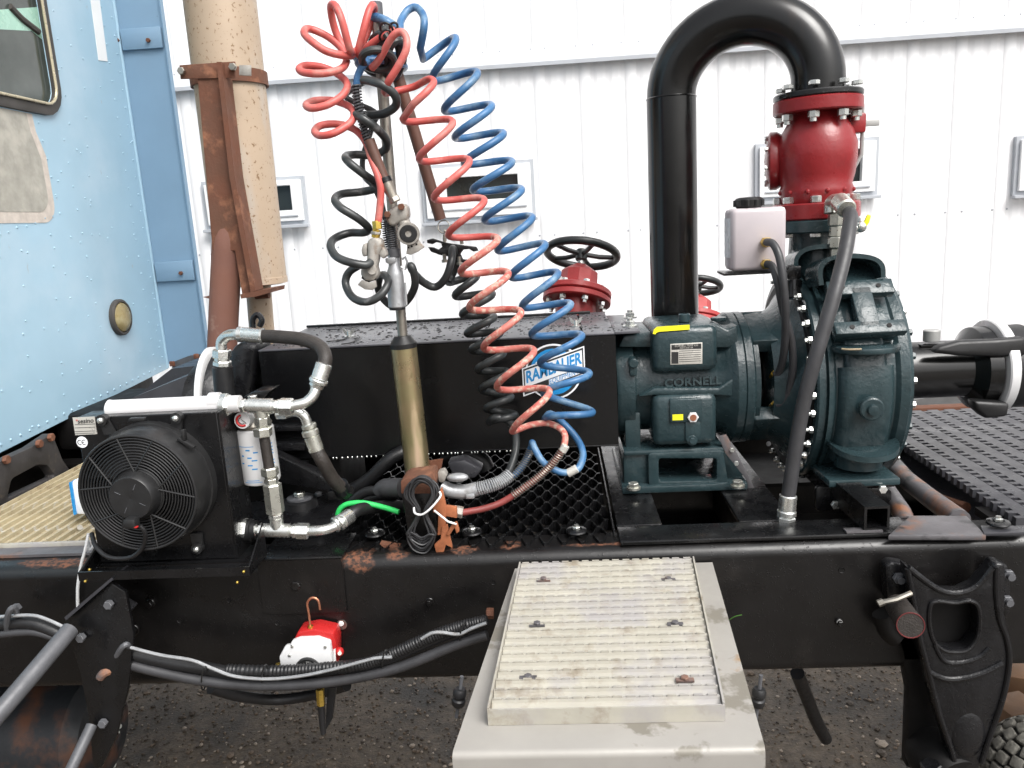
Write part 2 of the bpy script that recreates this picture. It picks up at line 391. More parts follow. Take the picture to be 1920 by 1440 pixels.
M['wheel'] = mat('handwheel_black', (.016, .018, .018), .35, var=.2, bump=.15, bs=80)
M['beige'] = mat('aged_beige_aluminium', (.385, .365, .31), .5, metal=.05, var=.10, vs=14, bump=.1, bs=60,
                 spots=[((.25, .215, .165), 26, .52, .70), ((.33, .315, .305), 9, .48, .66)])
M['beigedeck'] = mat('tan_deck_plate', (.42, .36, .24), .5, metal=.05, var=.15, vs=20, spots=[((.25, .19, .12), 30, .56, .72), ((.50, .49, .46), 34, .62, .7)])
M['step'] = mat('step_plate_aluminium', (.32, .305, .28), .42, metal=.1, var=.05, vs=16, bump=.05, bs=100,
                spots=[((.20, .185, .155), 5.5, .55, .58), ((.30, .20, .11), 8, .70, .76)])
M['lid_white'] = mat('white_painted_tube', (.62, .61, .61), .35, var=.03)
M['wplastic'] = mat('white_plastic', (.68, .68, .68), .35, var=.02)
M['bottle'] = mat('milky_plastic', (.47, .425, .44), .35, var=.05, vs=12, trans=.0, sss=.35)
M['brass'] = mat('brass', (.66, .46, .10), .3, metal=.9, var=.15, vs=40)
M['copper'] = mat('copper', (.60, .25, .15), .35, metal=.8, var=.15, vs=30)
M['hred'] = mat('gauge_red', (.42, .018, .018), .3, var=.08)
M['label'] = mat('silver_label', (.62, .60, .55), .3, metal=.3, var=.05)
M['ink'] = mat('black_ink', (.02, .02, .02), .5)
M['sred'] = mat('red_ink', (.55, .02, .02), .5)
M['yel'] = mat('yellow_sticker', (.85, .80, .02), .4, var=.03)
M['dblue'] = mat('decal_blue', (.02, .26, .60), .3, var=.04)
M['dwhite'] = mat('decal_white', (.85, .86, .88), .3, var=.02)
M['drop'] = mat('water_drop', (.012, .012, .013), .04, var=.1)
M['grey'] = mat('grey_stub', (.35, .35, .34), .45, metal=.3, var=.1)
M['greydeck'] = mat('worn_black_deck', (.040, .040, .046), .36, var=.25, vs=10, bump=.15, bs=90, drops=.5, ds=110, spots=[((.05, .05, .055), 8, .5, .7)])
M['greyrust'] = mat('rust_streaked_grey_steel', (.10, .095, .10), .42, var=.25, vs=10, bump=.25, bs=60, spots=[((.24, .10, .045), 9, .54, .68), ((.03, .03, .03), 14, .56, .66)])
M['strapgrey'] = mat('galvanised_tube', (.10, .102, .11), .5, metal=.15, var=.2, vs=20, bump=.2, bs=90)
M['tankrust'] = mat('rusty_black_tank', (.015, .017, .020), .5, var=.4, vs=9, bump=.3, bs=60, spots=[((.085, .035, .018), 9, .50, .66)])
M['wood'] = mat('wet_timber', (.15, .08, .04), .7, var=.25, vs=10, bump=.2)
M['tread'] = mat('muddy_tread', (.12, .115, .10), .8, var=.3, vs=60, bump=.6, bs=140)
M['wire'] = mat('thin_black_wire', (.03, .03, .032), .45, var=.2)
M['tie'] = mat('white_wire', (.7, .7, .7), .4)
M['conc'] = mat('concrete_apron', (.18, .18, .18), .8, var=.15, vs=3)

# gravel ground
gm = mat('wet_gravel', (.085, .062, .040), .6, var=.5, vs=34, col2=(.125, .095, .065), bump=1.0, bs=110, spots=[((.022, .019, .016), 2.2, .46, .62), ((.15, .13, .11), 130, .64, .70)])

# ---------------------------------------------------------------- setting: ground
mb = MB(); mb.v = [V(-60, -60, 0), V(60, -60, 0), V(60, 60, 0), V(-60, 60, 0)]; mb.face((0, 1, 2, 3))
g = build('ground', mb, gm, kind='structure')
mb = MB(); random.seed(3)
ico = [(0, -.5257, .8507), (.8507, 0, .5257), (.8507, 0, -.5257), (-.8507, 0, -.5257), (-.8507, 0, .5257), (-.5257, .8507, 0), (.5257, .8507, 0), (.5257, -.8507, 0), (-.5257, -.8507, 0), (0, -.5257, -.8507), (0, .5257, -.8507), (0, .5257, .8507)]
icf = [(1,2,6),(1,7,2),(3,4,5),(4,3,8),(6,5,11),(5,6,10),(9,10,2),(10,9,3),(7,8,9),(8,7,0),(11,0,1),(0,11,4),(6,2,10),(1,6,11),(3,5,10),(5,4,11),(2,7,9),(7,1,0),(3,9,8),(4,8,0)]
for i in range(38000):
    x = random.uniform(-2.4, 2.6); y = random.uniform(1.3, 4.4)
    r = .0022+.0055*random.random()**2.5
    if random.random() < .008: r = random.uniform(.010, .017)
    sx, sy, sz = random.uniform(.7, 1.3), random.uniform(.7, 1.3), random.uniform(.4, .8); a = random.uniform(0, 6.28); n = len(mb.v)
    mb.mi = random.choices((0, 1, 2), (50, 35, 15))[0]
    ca, sa = cos(a), sin(a)
    for p in ico:
        q = (p[0]*sx*r, p[1]*sy*r, p[2]*sz*r)
        mb.v.append(Vector((x+q[0]*ca-q[1]*sa, y+q[0]*sa+q[1]*ca, q[2]+r*sz*.45)))
    for f in icf: mb.face([n+k for k in f])
build('gravel', mb, [mat('pebble_dark', (.060, .046, .034), .6, vs=60), mat('pebble_brown', (.125, .09, .062), .6, vs=60), mat('pebble_pale', (.30, .25, .20), .6, vs=60)], kind='stuff', flat=True)
mb = MB().span((-30, 4.0, -.05), (30, 4.99, .05)); build('pavement', mb, M['conc'], kind='structure')

# ---------------------------------------------------------------- building
WY = 5.0
bld = thing('building', 'long white metal-clad building behind the truck', 'building', (0, WY, 0))
TZ = 2.545
mb = MB().span((-14, WY, 0), (14, WY+.25, TZ)); wl = build('wall', mb, M['wall'], bld)
mb = MB().span((-14, WY-.012, TZ+.05), (14, WY+.25, 6.0)); wu = build('wall', mb, M['wall'], bld)
prof = [(WY-.002, TZ-.012), (WY-.05, TZ-.012), (WY-.05, TZ+.012), (WY-.035, TZ+.06), (WY-.002, TZ+.06)]
mb = MB().sweep(prof, -14, 14); build('trim', mb, M['trim'], bld)
mb = MB().sweep([(WY-.05, TZ-.028), (WY-.058, TZ-.028), (WY-.058, TZ-.006), (WY-.05, TZ-.006)], -14, 14); build('drip_edge', mb, M['wtrim'], bld)
x0 = at(1009, 115, WY).x; dx = at(1095, 112, WY).x-x0
def rib_mb(x, z0, z1, y, hgt=.008):
    m_ = MB(); pr = [(-.034, 0), (-.017, -hgt), (.017, -hgt), (.034, 0)]; n = len(m_.v)
    for z in (z0, z1): m_.v += [V(x+a, y+b, z) for a, b in pr]
    for i in range(3): m_.face((n+i, n+i+1, n+5+i, n+4+i))
    m_.face((n, n+1, n+2, n+3)); m_.face((n+4, n+5, n+6, n+7)); return m_
ribl = build('rib', rib_mb(x0, 0, TZ-.013, WY-.001), M['wall'], wl, ang=60)
ribu = build('rib', rib_mb(x0, TZ+.062, 6.0, WY-.013), M['wall'], wu, ang=60)
for k in range(-13, 18):
    if k == 0: continue
    for src in (ribl, ribu): dup_part(src, (k*dx, 0, 0))
for k in range(-13, 18):                                # small swages between the ribs
    for q in (1/3, 2/3):
        pass
mb = MB()
for k in range(-13, 17):
    for q in (.33, .66):
        mb.v += rib_mb(x0+(k+q)*dx, 0, TZ-.013, WY-.0005, .003).v
        n = len(mb.v)-8
        for i in range(3): mb.face((n+i, n+i+1, n+5+i, n+4+i))
build('swage', mb, M['wall'], bld, kind='stuff', ang=10)
mb = MB()
for k in range(-13, 17):
    for z in (1.54, 2.62, 3.3):
        for q in (.16, .84):
            mb.lathe([(0, .006), (.003, .005), (.004, 0)], (x0+(k+q)*dx+random.uniform(-.01, .01), WY-(.013 if z > TZ else .001), z), (0, -1, 0), 8)
build('screw', mb, M['wtrim'], bld, kind='stuff')
def window(x0_, x1_, y0_, y1_, gx0, gx1, gy0, gy1, label=None):
    a = at(x0_, (y0_+y1_)/2, WY).x; b = at(x1_, (y0_+y1_)/2, WY).x; cx = (x0_+x1_)/2
    z1 = at(cx, y0_, WY).z; z0 = at(cx, y1_, WY).z
    ga = at(gx0, (gy0+gy1)/2, WY).x; gb = at(gx1, (gy0+gy1)/2, WY).x; gz1 = at(cx, gy0, WY).z; gz0 = at(cx, gy1, WY).z
    rect = lambda xa, xb, za, zb, y: [V(xa, y, za), V(xb, y, za), V(xb, y, zb), V(xa, y, zb)]
    t = .022
    fr = build('window', MB().prism(rect(a, b, z0, z1, WY-.03), (0, .045, 0), holes=[rect(a+t, b-t, z0+t, z1-t, WY-.03)]), M['wtrim'], bld, ang=20)
    build('frame', MB().prism(rect(a+t, b-t, z0+t, z1-t, WY-.05), (0, .07, 0), holes=[rect(ga, gb, gz0, gz1, WY-.05)], bev=.004), M['wframe'], fr, ang=20)
    build('sill', MB().span((a-.01, WY-.07, z0-.02), (b+.01, WY-.032, z0-.001), bev=.003), M['wtrim'], fr, ang=20)
    build('pane', MB().span((ga-.01, WY-.012, gz0-.01), (gb+.01, WY-.006, gz1+.01)), M['glass'], fr)
    build('sash', MB().span((a+t+.03, WY-.058, (gz0+z0+t)/2-.006), (b-t-.03, WY-.0505, (gz0+z0+t)/2+.002)), M['wtrim'], fr)
window(385, 577, 335, 425, 425, 551, 352, 398)
window(793, 1003, 305, 412, 838, 972, 331, 375)
window(1414, 1643, 264, 372, 1448, 1611, 285, 345)
window(1898, 2110, 250, 360, 1930, 2080, 272, 335)

# ---------------------------------------------------------------- truck frame
zr = .99
ch = thing('truck_chassis', 'black painted steel truck frame rails with cross members', 'truck frame', (0, 1.93, 0))
def rail_prof(y, s):      # outer web at y, flanges towards s
    p = []
    R = .026; t = .008; H = .283; W = .09; zt = zr; zb = zr-H
    for k in range(7): a = pi/2*k/6; p.append((y+s*(R-R*cos(a)), zt-R+R*sin(a)))
    p += [(y+s*W, zt), (y+s*W, zt-t), (y+s*t, zt-t), (y+s*t, zb+t), (y+s*W, zb+t), (y+s*W, zb)]
    for k in range(7): a = pi/2*k/6; p.append((y+s*(R-R*sin(a)), zb+R-R*cos(a)))
    return p
build('frame_rail', MB().sweep(rail_prof(1.5, 1), -3.2, 3.0), M['rail'], ch)
build('frame_rail', MB().sweep(rail_prof(2.36, -1), -3.2, 3.0), M['rail'], ch)
for x in (-1.30, -.42, .50, 1.35):
    build('cross_member', MB().span((x-.05, 1.508, zr-.25), (x+.05, 2.352, zr-.12), bev=.004), M['void'], ch)
build('axle_housing', MB().lathe([(0, .05), (.3, .06), (.5, .16), (.62, .16), (.8, .06), (1.1, .05)], (1.55, 1.3, .55), (0, 1, 0), 20), M['void'], ch)
build('drive_shaft', MB().cyl((-2.2, 1.93, .78), (1.5, 1.93, .66), .05), M['void'], ch)
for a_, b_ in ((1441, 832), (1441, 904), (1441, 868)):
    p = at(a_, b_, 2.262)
    if b_ != 868: build('washer_or_hole_light', MB().lathe([(0, .007), (.002, .0068), (.0025, 0)], p, (0, -1, 0), 16), M['wplastic'], ch)  # white disc painted for the bright wall seen through a rail hole
# cover plates over the rail
def plate(px0, px1, py0, py1, z, name='cover_plate', m='black', th=.006):
    q = [atz(px0, py1, z), atz(px1, py1, z), atz(px1, py0, z), atz(px0, py0, z)]
    xa = (q[0].x+q[3].x)/2; xb = (q[1].x+q[2].x)/2; ya = (q[0].y+q[1].y)/2; yb = (q[2].y+q[3].y)/2
    return build(name, MB().span((xa, ya, z-th), (xb, yb, z), bev=.002), M[m], ch)
xa = atz(1160, 960, 1.0).x; xb = atz(1420, 960, 1.0).x
build('mounting_plate', MB().span((xa-.01, 1.60, zr+.001), (xa+.085, 2.26, zr+.012), bev=.003), M['black'], ch)
build('mounting_plate', MB().span((xb-.05, 1.60, zr+.001), (xb+.06, 2.26, zr+.012), bev=.003), M['black'], ch)
build('mounting_plate', MB().span((xa-.01, 1.515, zr+.0015), (.78, 1.598, zr+.011), bev=.003), M['black'], ch)
build('mounting_plate', MB().span((xa-.01, 2.265, zr+.0015), (.78, 2.355, zr+.011), bev=.003), M['black'], ch)
build('mounting_plate', MB().span((xa+.09, 2.0, zr-.06), (.80, 2.27, zr-.05)), M['void'], ch)
# fixings on the outer web
def webbolt(px, py, r, m='rail', name='bolt', L=.012):
    p = at(px, py, 1.5)
    mbb = MB().cyl(p+V(0, .002, 0), p+V(0, -.004, 0), r*1.35, n=20, ch=.001).hexa(p+V(0, -.003, 0), p+V(0, -L, 0), r)
    build(name, mbb, M[m], ch)
for a in ((557, 1095, .010), (250, 1180, .010), (283, 1130, .007), (1573, 1166, .006), (806, 1127, .006)): webbolt(*a)
def webhole(px, py, r, m):
    p = at(px, py, 1.5)
    build('bolt_hole', MB().lathe([(0, r), (.0015, r), (.0016, r*.99), (.0005, r*.8), (.0002, 0)], p+V(0, .0001, 0), (0, -1, 0), 18), M[m], ch)
for a in ((635, 1127, .006, 'void'), (337, 1163, .006, 'void'), (1578, 1069, .006, 'void'), (520, 1168, .005, 'void'), (430, 1126, .005, 'void'), (925, 1092, .005, 'void')): webhole(*a)
p = at(641, 1171, 1.5)
build('washer_or_hole_light', MB().lathe([(0, .011), (.0018, .011), (.0019, .0105), (.0012, .006), (.001, 0)], p, (0, -1, 0), 20), M['steel'], ch)
build('washer_or_hole_light', MB().lathe([(0, .006), (.003, .005), (.0035, 0)], p+V(-.001, -.001, .003), (0, -1, 0), 12), M['wplastic'], ch)  # white disc painted for light peeking through the web hole
p = at(1573, 1165, 1.5); build('washer_or_hole_light', MB().lathe([(0, .007), (.005, .006), (.0055, 0)], p, (0, -1, 0), 12), M['grey'], ch)  # grey disc painted as a hole with brightness behind it
# rust run on the rail edge by the filter bracket
# saddle plate under the cooler fittings
xa, xb = at(480, 1020, 1.5).x, at(640, 1020, 1.5).x
build('saddle_plate', MB().prism([V(xa, 1.494, zr-.11), V(xa+.02, 1.494, zr-.115), V(xb-.002, 1.494, zr-.115), V(xb, 1.494, zr+.004), V(xa, 1.494, zr+.004)], (0, .005, 0)), M['rail'], ch)
build('saddle_plate', MB().span((xa, 1.494, zr+.001), (xb, 1.62, zr+.008), bev=.002), M['black'], ch)
# right end: grey cross beam, stub tube, plates
q = atz
def slab(pts, z, th, m, name, parent=None, bev=.003):
    return build(name, MB().prism([atz(a, b, z) for a, b in pts], (0, 0, -th), bev=bev), M[m], parent or ch)
slab([(1665, 1003), (1850, 1003), (1812, 966), (1706, 966)], zr+.016, .012, 'greyrust', 'gusset_plate')
build('cross_tube', MB().tube([atz(1675, 872, .99), atz(1700, 900, .985), atz(1745, 935, .98), atz(1800, 975, .99)], .022, n=12), M['greyrust'], ch)
build('cross_tube', MB().tube([atz(1660, 915, .985), atz(1690, 960, .985), atz(1700, 985, .985)], .020, n=12), M['greyrust'], ch)
build('hydraulic_line', MB().tube([atz(1760, 935, .95), atz(1812, 952, .96)], .012, n=10), M['rust'], ch)
a = atz(1600, 925, 1.02); b_ = atz(1645, 1006, 1.02)
build('end_plate', MB().span((b_.x-.035, 1.515, zr+.012), (b_.x+.035, 1.535, zr+.016)), M['greyrust'], ch)
def sq_tube(name, a, b, w_, t, m, parent):
    a, b = Vector(a), Vector(b); d = (b-a).normalized(); x = V(1, 0, 0); x = (x-d*x.dot(d)).normalized(); u = x.cross(d)
    sq = lambda k, o: [o+x*k*i+u*k*j for i, j in ((-1, -1), (1, -1), (1, 1), (-1, 1))]
    return build(name, MB().prism(sq(w_/2, a), b-a, holes=[sq(w_/2-t, a)]), M[m], parent, ang=20)
cx = at(1645, 960, 1.52).x
sq_tube('square_tube', (cx, 1.52, zr+.040), (cx-.012, 1.86, zr+.040), .05, .005, 'black', ch)

# ---------------------------------------------------------------- cab
XC = -1.55; YC = 3.03
cab = thing('truck_cab', 'light blue riveted truck cab with rear window and bare patch', 'truck cab', (XC, 1.93, 0))
zb0 = atx(0, 850, XC); zb1 = atx(318, 690, XC)
sl_ = (zb1.z-zb0.z)/(zb1.y-zb0.y); zbot = lambda y: zb1.z+sl_*(y-zb1.y)
gap = .0
win_r = atx(100, 100, XC).y; wz0 = atx(60, 213, XC).z
wy1 = atx(113, 190, XC).y; 
def rrect(y0, y1, z0, z1, r, x, n=5):
    out = []
    for cy, cz, a0 in ((y1-r, z0+r, -pi/2), (y1-r, z1-r, 0), (y0+r, z1-r, pi/2), (y0+r, z0+r, pi)):
        for k in range(n+1): a = a0+pi/2*k/n; out.append(V(x, cy+r*cos(a), cz+r*sin(a)))
    return out
wy0 = 1.45; wz1 = wz0+.62
outer = [V(XC, .85, zbot(.85)), V(XC, YC, zbot(YC)), V(XC, YC, 3.3), V(XC, .85, 3.3)]
build('rear_panel', MB().prism(outer, (-.02, 0, 0), holes=[rrect(wy0, wy1-.034, wz0+.034, wz1, .06, XC)], bev=.002), M['blue'], cab, ang=20)
build('cab_shell', MB().span((-3.2, .86, 1.19), (XC-.45, YC-.01, 3.3), bev=.01), M['blue'], cab)
build('cab_side', MB().span((XC-.46, YC-.02, 1.19), (XC-.021, YC-.004, 3.3)), M['blue'], cab)
build('cab_side', MB().span((XC-.46, .86, 1.16), (XC-.021, .875, 3.3)), M['blue'], cab)
build('cab_floor', MB().span((XC-.46, .88, 1.20), (XC-.021, YC-.022, 1.22)), M['void'], cab)
build('corner_moulding', MB().cyl((XC-.008, YC-.002, zbot(YC)+.004), (XC-.008, YC-.002, 3.3), .012, n=14), M['blue'], cab)
# window seal and glass
def ring_strip(y0, y1, z0, z1, r, x, wid, dep, name, m):
    o = rrect(y0-wid, y1+wid, z0-wid, z1+wid, r+wid, x+dep); i = rrect(y0, y1, z0, z1, r, x+dep)
    return build(name, MB().prism(o, (-dep-.004, 0, 0), holes=[i], bev=.003), M[m], cab, ang=25)
wy1 -= .034; wz0 += .034
rw = ring_strip(wy0, wy1, wz0, wz1, .06, XC, .032, .012, 'rear_window', 'gasket')
o = rrect(wy0+.002, wy1-.002, wz0+.002, wz1-.002, .058, XC+.016)
build('seal_trim', MB().tube(o, .0045, n=8, closed=True), M['gasket_trim'], rw)
build('glass', MB().prism(rrect(wy0-.005, wy1+.005, wz0-.005, wz1+.005, .06, XC-.004), (-.005, 0, 0)), mat('tinted_cab_glass', (.10, .12, .11), .04, var=.3, trans=.0, spec=.7, vs=6, col2=(.03, .04, .035)), rw)
gcol = mat('green_reflection_band', (.33, .55, .45), .25, var=.05)  # green reflection painted on the cab glass as a flat band
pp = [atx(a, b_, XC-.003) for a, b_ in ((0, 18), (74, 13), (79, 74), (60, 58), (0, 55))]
build('glass_reflection', MB().prism(pp, (-.0005, 0, 0)), gcol, rw)
build('wiper_arm', MB().tube([atx(18, 12, XC-.002), atx(40, 35, XC-.002), atx(72, 60, XC-.002)], .010, n=8), M['gasket'], rw)
# bare patch
py_ = atx(70, 300, XC).y+.012
pz0 = atx(50, 418, XC).z; pz1 = wz0-.036
yR = atx(92, 330, XC).y
build('sealant_border', MB().prism([V(XC+.0015, 1.35, pz1), V(XC+.0015, 1.35, pz0)]+[V(XC+.0015, yR-.06+.06*sin(a), pz0+.06-.06*cos(a)) for a in [pi/2*k/6 for k in range(7)]]+[V(XC+.0015, yR, pz1-.12), V(XC+.0015, yR-.03, pz1-.05), V(XC+.0015, yR-.035, pz1)], (-.003, 0, 0)), M['patch_edge'], cab)
yR2 = yR-.028; pz2 = pz0+.032
build('bare_patch', MB().prism([V(XC+.0025, 1.35, pz1), V(XC+.0025, 1.35, pz2)]+[V(XC+.0025, yR2-.05+.05*sin(a), pz2+.05-.05*cos(a)) for a in [pi/2*k/6 for k in range(7)]]+[V(XC+.0025, yR2, pz1-.13), V(XC+.0025, yR2-.03, pz1-.05), V(XC+.0025, yR2-.035, pz1)], (-.003, 0, 0)), M['patch'], cab)
build('reflective_strip', MB().prism([atx(a, b_, XC+.0018) for a, b_ in ((170, 0), (187, 0), (202, 115), (185, 113))], (-.0012, 0, 0)), M['tape'], cab)
build('upper_strip', MB().prism([V(XC+.0018, 2.80, 2.52), V(XC+.0018, 2.85, 2.52), V(XC+.0018, 2.85, 3.2), V(XC+.0018, 2.80, 3.2)], (-.0012, 0, 0)), M['tape'], cab)
# marker lamp
lp = atx(223, 595, XC)
ml = build('marker_lamp', MB().lathe([(-.002, .064), (.012, .064), (.016, .060), (.016, .054), (.006, .054)], lp, (1, 0, 0), 32, capped=False), M['gasket'], cab)
build('lens', MB().lathe([(.006, .054), (.016, .050), (.026, .035), (.031, .015), (.032, 0)], lp, (1, 0, 0), 32), M['amber'], ml)
# rivets
mb = MB()
def rivet(y, z, r=.0036):
    mb.lathe([(0, r), (r*.4, r*.85), (r*.7, r*.45), (r*.75, 0)], (XC, y, z), (1, 0, 0), 8)
y = .95
while y < YC-.04: rivet(y, zbot(y)+.022, .0044); y += .042
for yy in (YC-.035, YC-.10):
    z = 1.20
    while z < 3.2: rivet(yy, z+(.0 if yy > YC-.05 else .02)); z += .062
for (u0_, v0_, u1_, v1_, n_) in ((120, 262, 205, 700, 11), (150, 0, 172, 440, 9), (95, 440, 120, 740, 6), (72, 230, 112, 400, 6), (40, 470, 60, 800, 6), (100, 20, 130, 232, 5)):
    for k in range(n_):
        t = k/(n_-1); p = atx(u0_+(u1_-u0_)*t, v0_+(v1_-v0_)*t, XC); rivet(p.y, p.z)
for (u0_, v0_, u1_, v1_, n_) in ((0, 440, 100, 405, 7), (0, 640, 290, 560, 8), (0, 480, 250, 440, 6), (5, 735, 300, 650, 9)):
    for k in range(n_):
        t = k/(n_-1); p = atx(u0_+(u1_-u0_)*t+random.uniform(-2, 2), v0_+(v1_-v0_)*t+random.uniform(-2, 2), XC); rivet(p.y, p.z)
for k in range(30): p = atx(random.uniform(100, 300), random.uniform(60, 700), XC); (rivet(p.y, p.z, .0036) if p.y < YC-.02 and p.z > zbot(p.y)+.03 else None)
build('rivet', mb, M['blue'], cab, kind='stuff')
# side fairing beyond the rear wall
fx1 = at(385, 680, 3.0).x
fz0 = at(350, 684, 3.0).z
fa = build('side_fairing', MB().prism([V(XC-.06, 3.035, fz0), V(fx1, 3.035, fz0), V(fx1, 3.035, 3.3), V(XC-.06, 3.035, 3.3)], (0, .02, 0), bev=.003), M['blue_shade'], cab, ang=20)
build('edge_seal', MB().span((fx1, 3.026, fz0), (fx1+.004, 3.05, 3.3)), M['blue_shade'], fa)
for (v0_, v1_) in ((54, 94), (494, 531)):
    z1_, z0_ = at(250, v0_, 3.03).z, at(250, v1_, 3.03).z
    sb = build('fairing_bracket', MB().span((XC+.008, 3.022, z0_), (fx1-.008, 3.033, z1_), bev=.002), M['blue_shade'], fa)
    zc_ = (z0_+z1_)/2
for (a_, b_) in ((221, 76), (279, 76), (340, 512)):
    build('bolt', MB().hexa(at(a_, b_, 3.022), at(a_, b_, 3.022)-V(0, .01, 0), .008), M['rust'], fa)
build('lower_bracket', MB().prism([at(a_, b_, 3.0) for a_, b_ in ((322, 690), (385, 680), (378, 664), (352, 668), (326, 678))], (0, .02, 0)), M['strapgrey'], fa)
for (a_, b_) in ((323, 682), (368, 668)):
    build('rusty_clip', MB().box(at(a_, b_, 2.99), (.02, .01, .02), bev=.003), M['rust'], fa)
# under-cab dark structure and mount
XM = -1.462
build('cab_mount', MB().prism([atx(a, b, XM) for a, b in ((-60, 900), (-60, 985), (0, 958), (132, 882), (118, 862), (98, 812), (60, 838), (0, 866))], (-.03, 0, 0), holes=[rnd0([atx(a, b, XM) for a, b in ((14, 935), (104, 893), (90, 872), (72, 871), (22, 898))], .012)], bev=.003), mat('muddy_casting', (.035, .032, .032), .6, var=.3, vs=20, bump=.3, bs=60, spots=[((.10, .08, .06), 18, .62, .72)]), cab)
for a_, b_ in ((92, 820), (70, 832), (8, 862)): build('bolt', MB().hexa(atx(a_, b_, XM), atx(a_, b_, XM)+V(.012, 0, 0), .012), M['rust'], cab)
build('cab_sill', MB().span((-2.6, 1.0, 1.02), (-1.72, 2.95, 1.17)), M['void'], cab)
build('far_step_box', MB().span((-2.8, 2.62, .55), (-1.60, 3.0, 1.14), bev=.01), M['void'], cab)
build('air_bag', MB().span((-1.60, 2.35, 1.01), (-1.42, 2.75, 1.13), bev=.02), M['void'], cab)

# black hump casting with spherical boss left of the guard (transmission end)
# ---------------------------------------------------------------- exhaust
ex = thing('exhaust_stack', 'tan rust-speckled muffler on a rusty bracket beside the blue cab', 'exhaust', at(430, 680, 2.3))
m0 = at(497, 531, 2.3); mtop = V(m0.x+.012, 2.3, 3.3)
ra = .098
mx = at(473, 300, 2.3).x-.045
mcx = (at(345, 0, 2.3).x+at(480, 0, 2.3).x)/2
zb_ = at(495, 533, 2.3).z
bx = at(537, 533, 2.3).x-ra
build('muffler', MB().lathe([(0, ra-.012), (.003, ra), (.02, ra), (.021, ra-.002), (3.3-zb_, ra-.002)], (bx, 2.3, zb_), V(mcx-bx, 0, at(412, 0, 2.3).z-zb_), 40), M['muffler'], ex)
build('tail_pipe', MB().cyl(at(484, 532, 2.3), at(496, 680, 2.3), .036, n=20), M['muffler'], ex)
# channel bracket
pl = [(368, 122), (412, 122), (437, 330), (476, 548), (455, 560), (440, 470), (398, 470), (392, 400)]
br = build('bracket', MB().prism([at(a_, b_, 2.165) for a_, b_ in pl], (0, .012, 0), bev=.002), M['rust'], ex, ang=20)
lip = [(406, 116), (415, 116), (440, 330), (479, 545), (470, 548), (430, 330)]
build('bracket_flange', MB().prism([at(a_, b_, 2.14) for a_, b_ in lip], (0, .06, 0)), M['rust'], br, ang=20)
build('bracket_foot', MB().prism([at(a_, b_, 2.14) for a_, b_ in ((450, 552), (478, 546), (507, 541), (506, 549), (480, 556), (452, 560))], (0, .12, 0)), M['rust'], br)
build('bracket_foot', MB().prism([at(a_, b_, 2.20) for a_, b_ in ((380, 557), (398, 553), (398, 560), (392, 560))], (0, .05, 0)), M['rust'], br)
zz = at(415, 135, 2.18).z
bd = build('band_clamp', MB().lathe([(-.018, ra+.001), (-.018, ra+.006), (.018, ra+.006), (.018, ra+.001)], (mcx+(bx-mcx)*(1-(zz-zb_)/(2.28-zb_)), 2.3, zz), (0, 0, 1), 40, capped=False), M['rust'], ex)
build('clamp_ear', MB().prism([at(a_, b_, 2.16) for a_, b_ in ((336, 122), (440, 115), (440, 146), (338, 148))], (0, .006, 0), bev=.001), M['rust'], ex)
build('clamp_ear', MB().prism([at(a_, b_, 2.155) for a_, b_ in ((448, 122), (470, 122), (470, 142), (448, 141))], (0, .006, 0), bev=.001), M['castal'], ex)
for a_, b_ in ((342, 134), (438, 126)):
    p = at(a_, b_, 2.158); build('bolt', MB().hexa(p, p-V(0, .012, 0), .010), M['steel'], ex)
build('elbow_pipe', MB().tube(path([(447, 370, 2.24), (436, 400, 2.22), (427, 450, 2.2), (424, 500, 2.2), (420, 580, 2.2), (415, 690, 2.2)], sub=5), .041, n=22, rf=lambda t: .55+.45*min(1, t*4)), M['rustpipe'], ex)
p = at(492, 553, 2.25); build('bolt', MB().cyl(p-V(.02, 0, 0), p+V(.02, 0, 0), .011), M['rust'], ex)

# ---------------------------------------------------------------- left deck
DZ = 1.0
ld = thing('deck_grating', 'tan slatted deck plate behind the blue cab', 'deck', (-1.3, 1.9, DZ))
def deck_slat(xc, w_, y0, y1, z, per=.022):
    m_ = MB().span((xc-w_/2, y0, z-.022), (xc+w_/2, y1, z-.006))
    m_.span((xc-w_/2, y0, z-.0055), (xc-w_/2+.004, y1, z+.003)); m_.span((xc+w_/2-.006, y0, z-.0055), (xc+w_/2-.003, y1, z-.001))
    n_ = int((y1-y0)/per)
    for k in range(n_): m_.span((xc-.004, y0+per*(k+.25), z-.0058), (xc+.003, y0+per*(k+.5), z-.0045))
    return m_
sl0 = build('slat', deck_slat(-1.432, .0255, 1.618, 2.45, DZ+.004), M['beigedeck'], ld, ang=20)
for k in range(1, 15): dup_part(sl0, (k*.0275, 0, 0))
build('edge_strip', MB().span((-1.449, 1.606, DZ-.02), (-1.04, 1.616, DZ+.004), bev=.001), M['beige'], ld)
build('support', MB().span((-1.449, 1.595, DZ-.018), (-1.04, 2.40, DZ-.0205)), M['void'], ld)
build('screw', MB().cyl(atz(150, 989, DZ+.006), atz(150, 989, DZ+.010), .006, n=12), M['steel'], ld)
# rail top under the deck shows a pale worn angle
single('worn_angle', MB().prism([V(-2.2, 1.560, zr+.001), V(-1.02, 1.560, zr+.001), V(-1.02, 1.602, zr+.001), V(-2.2, 1.602, zr+.001)], (0, 0, .006)), M['greyrust'], 'worn steel angle along the front edge of the tan deck', 'steel angle')
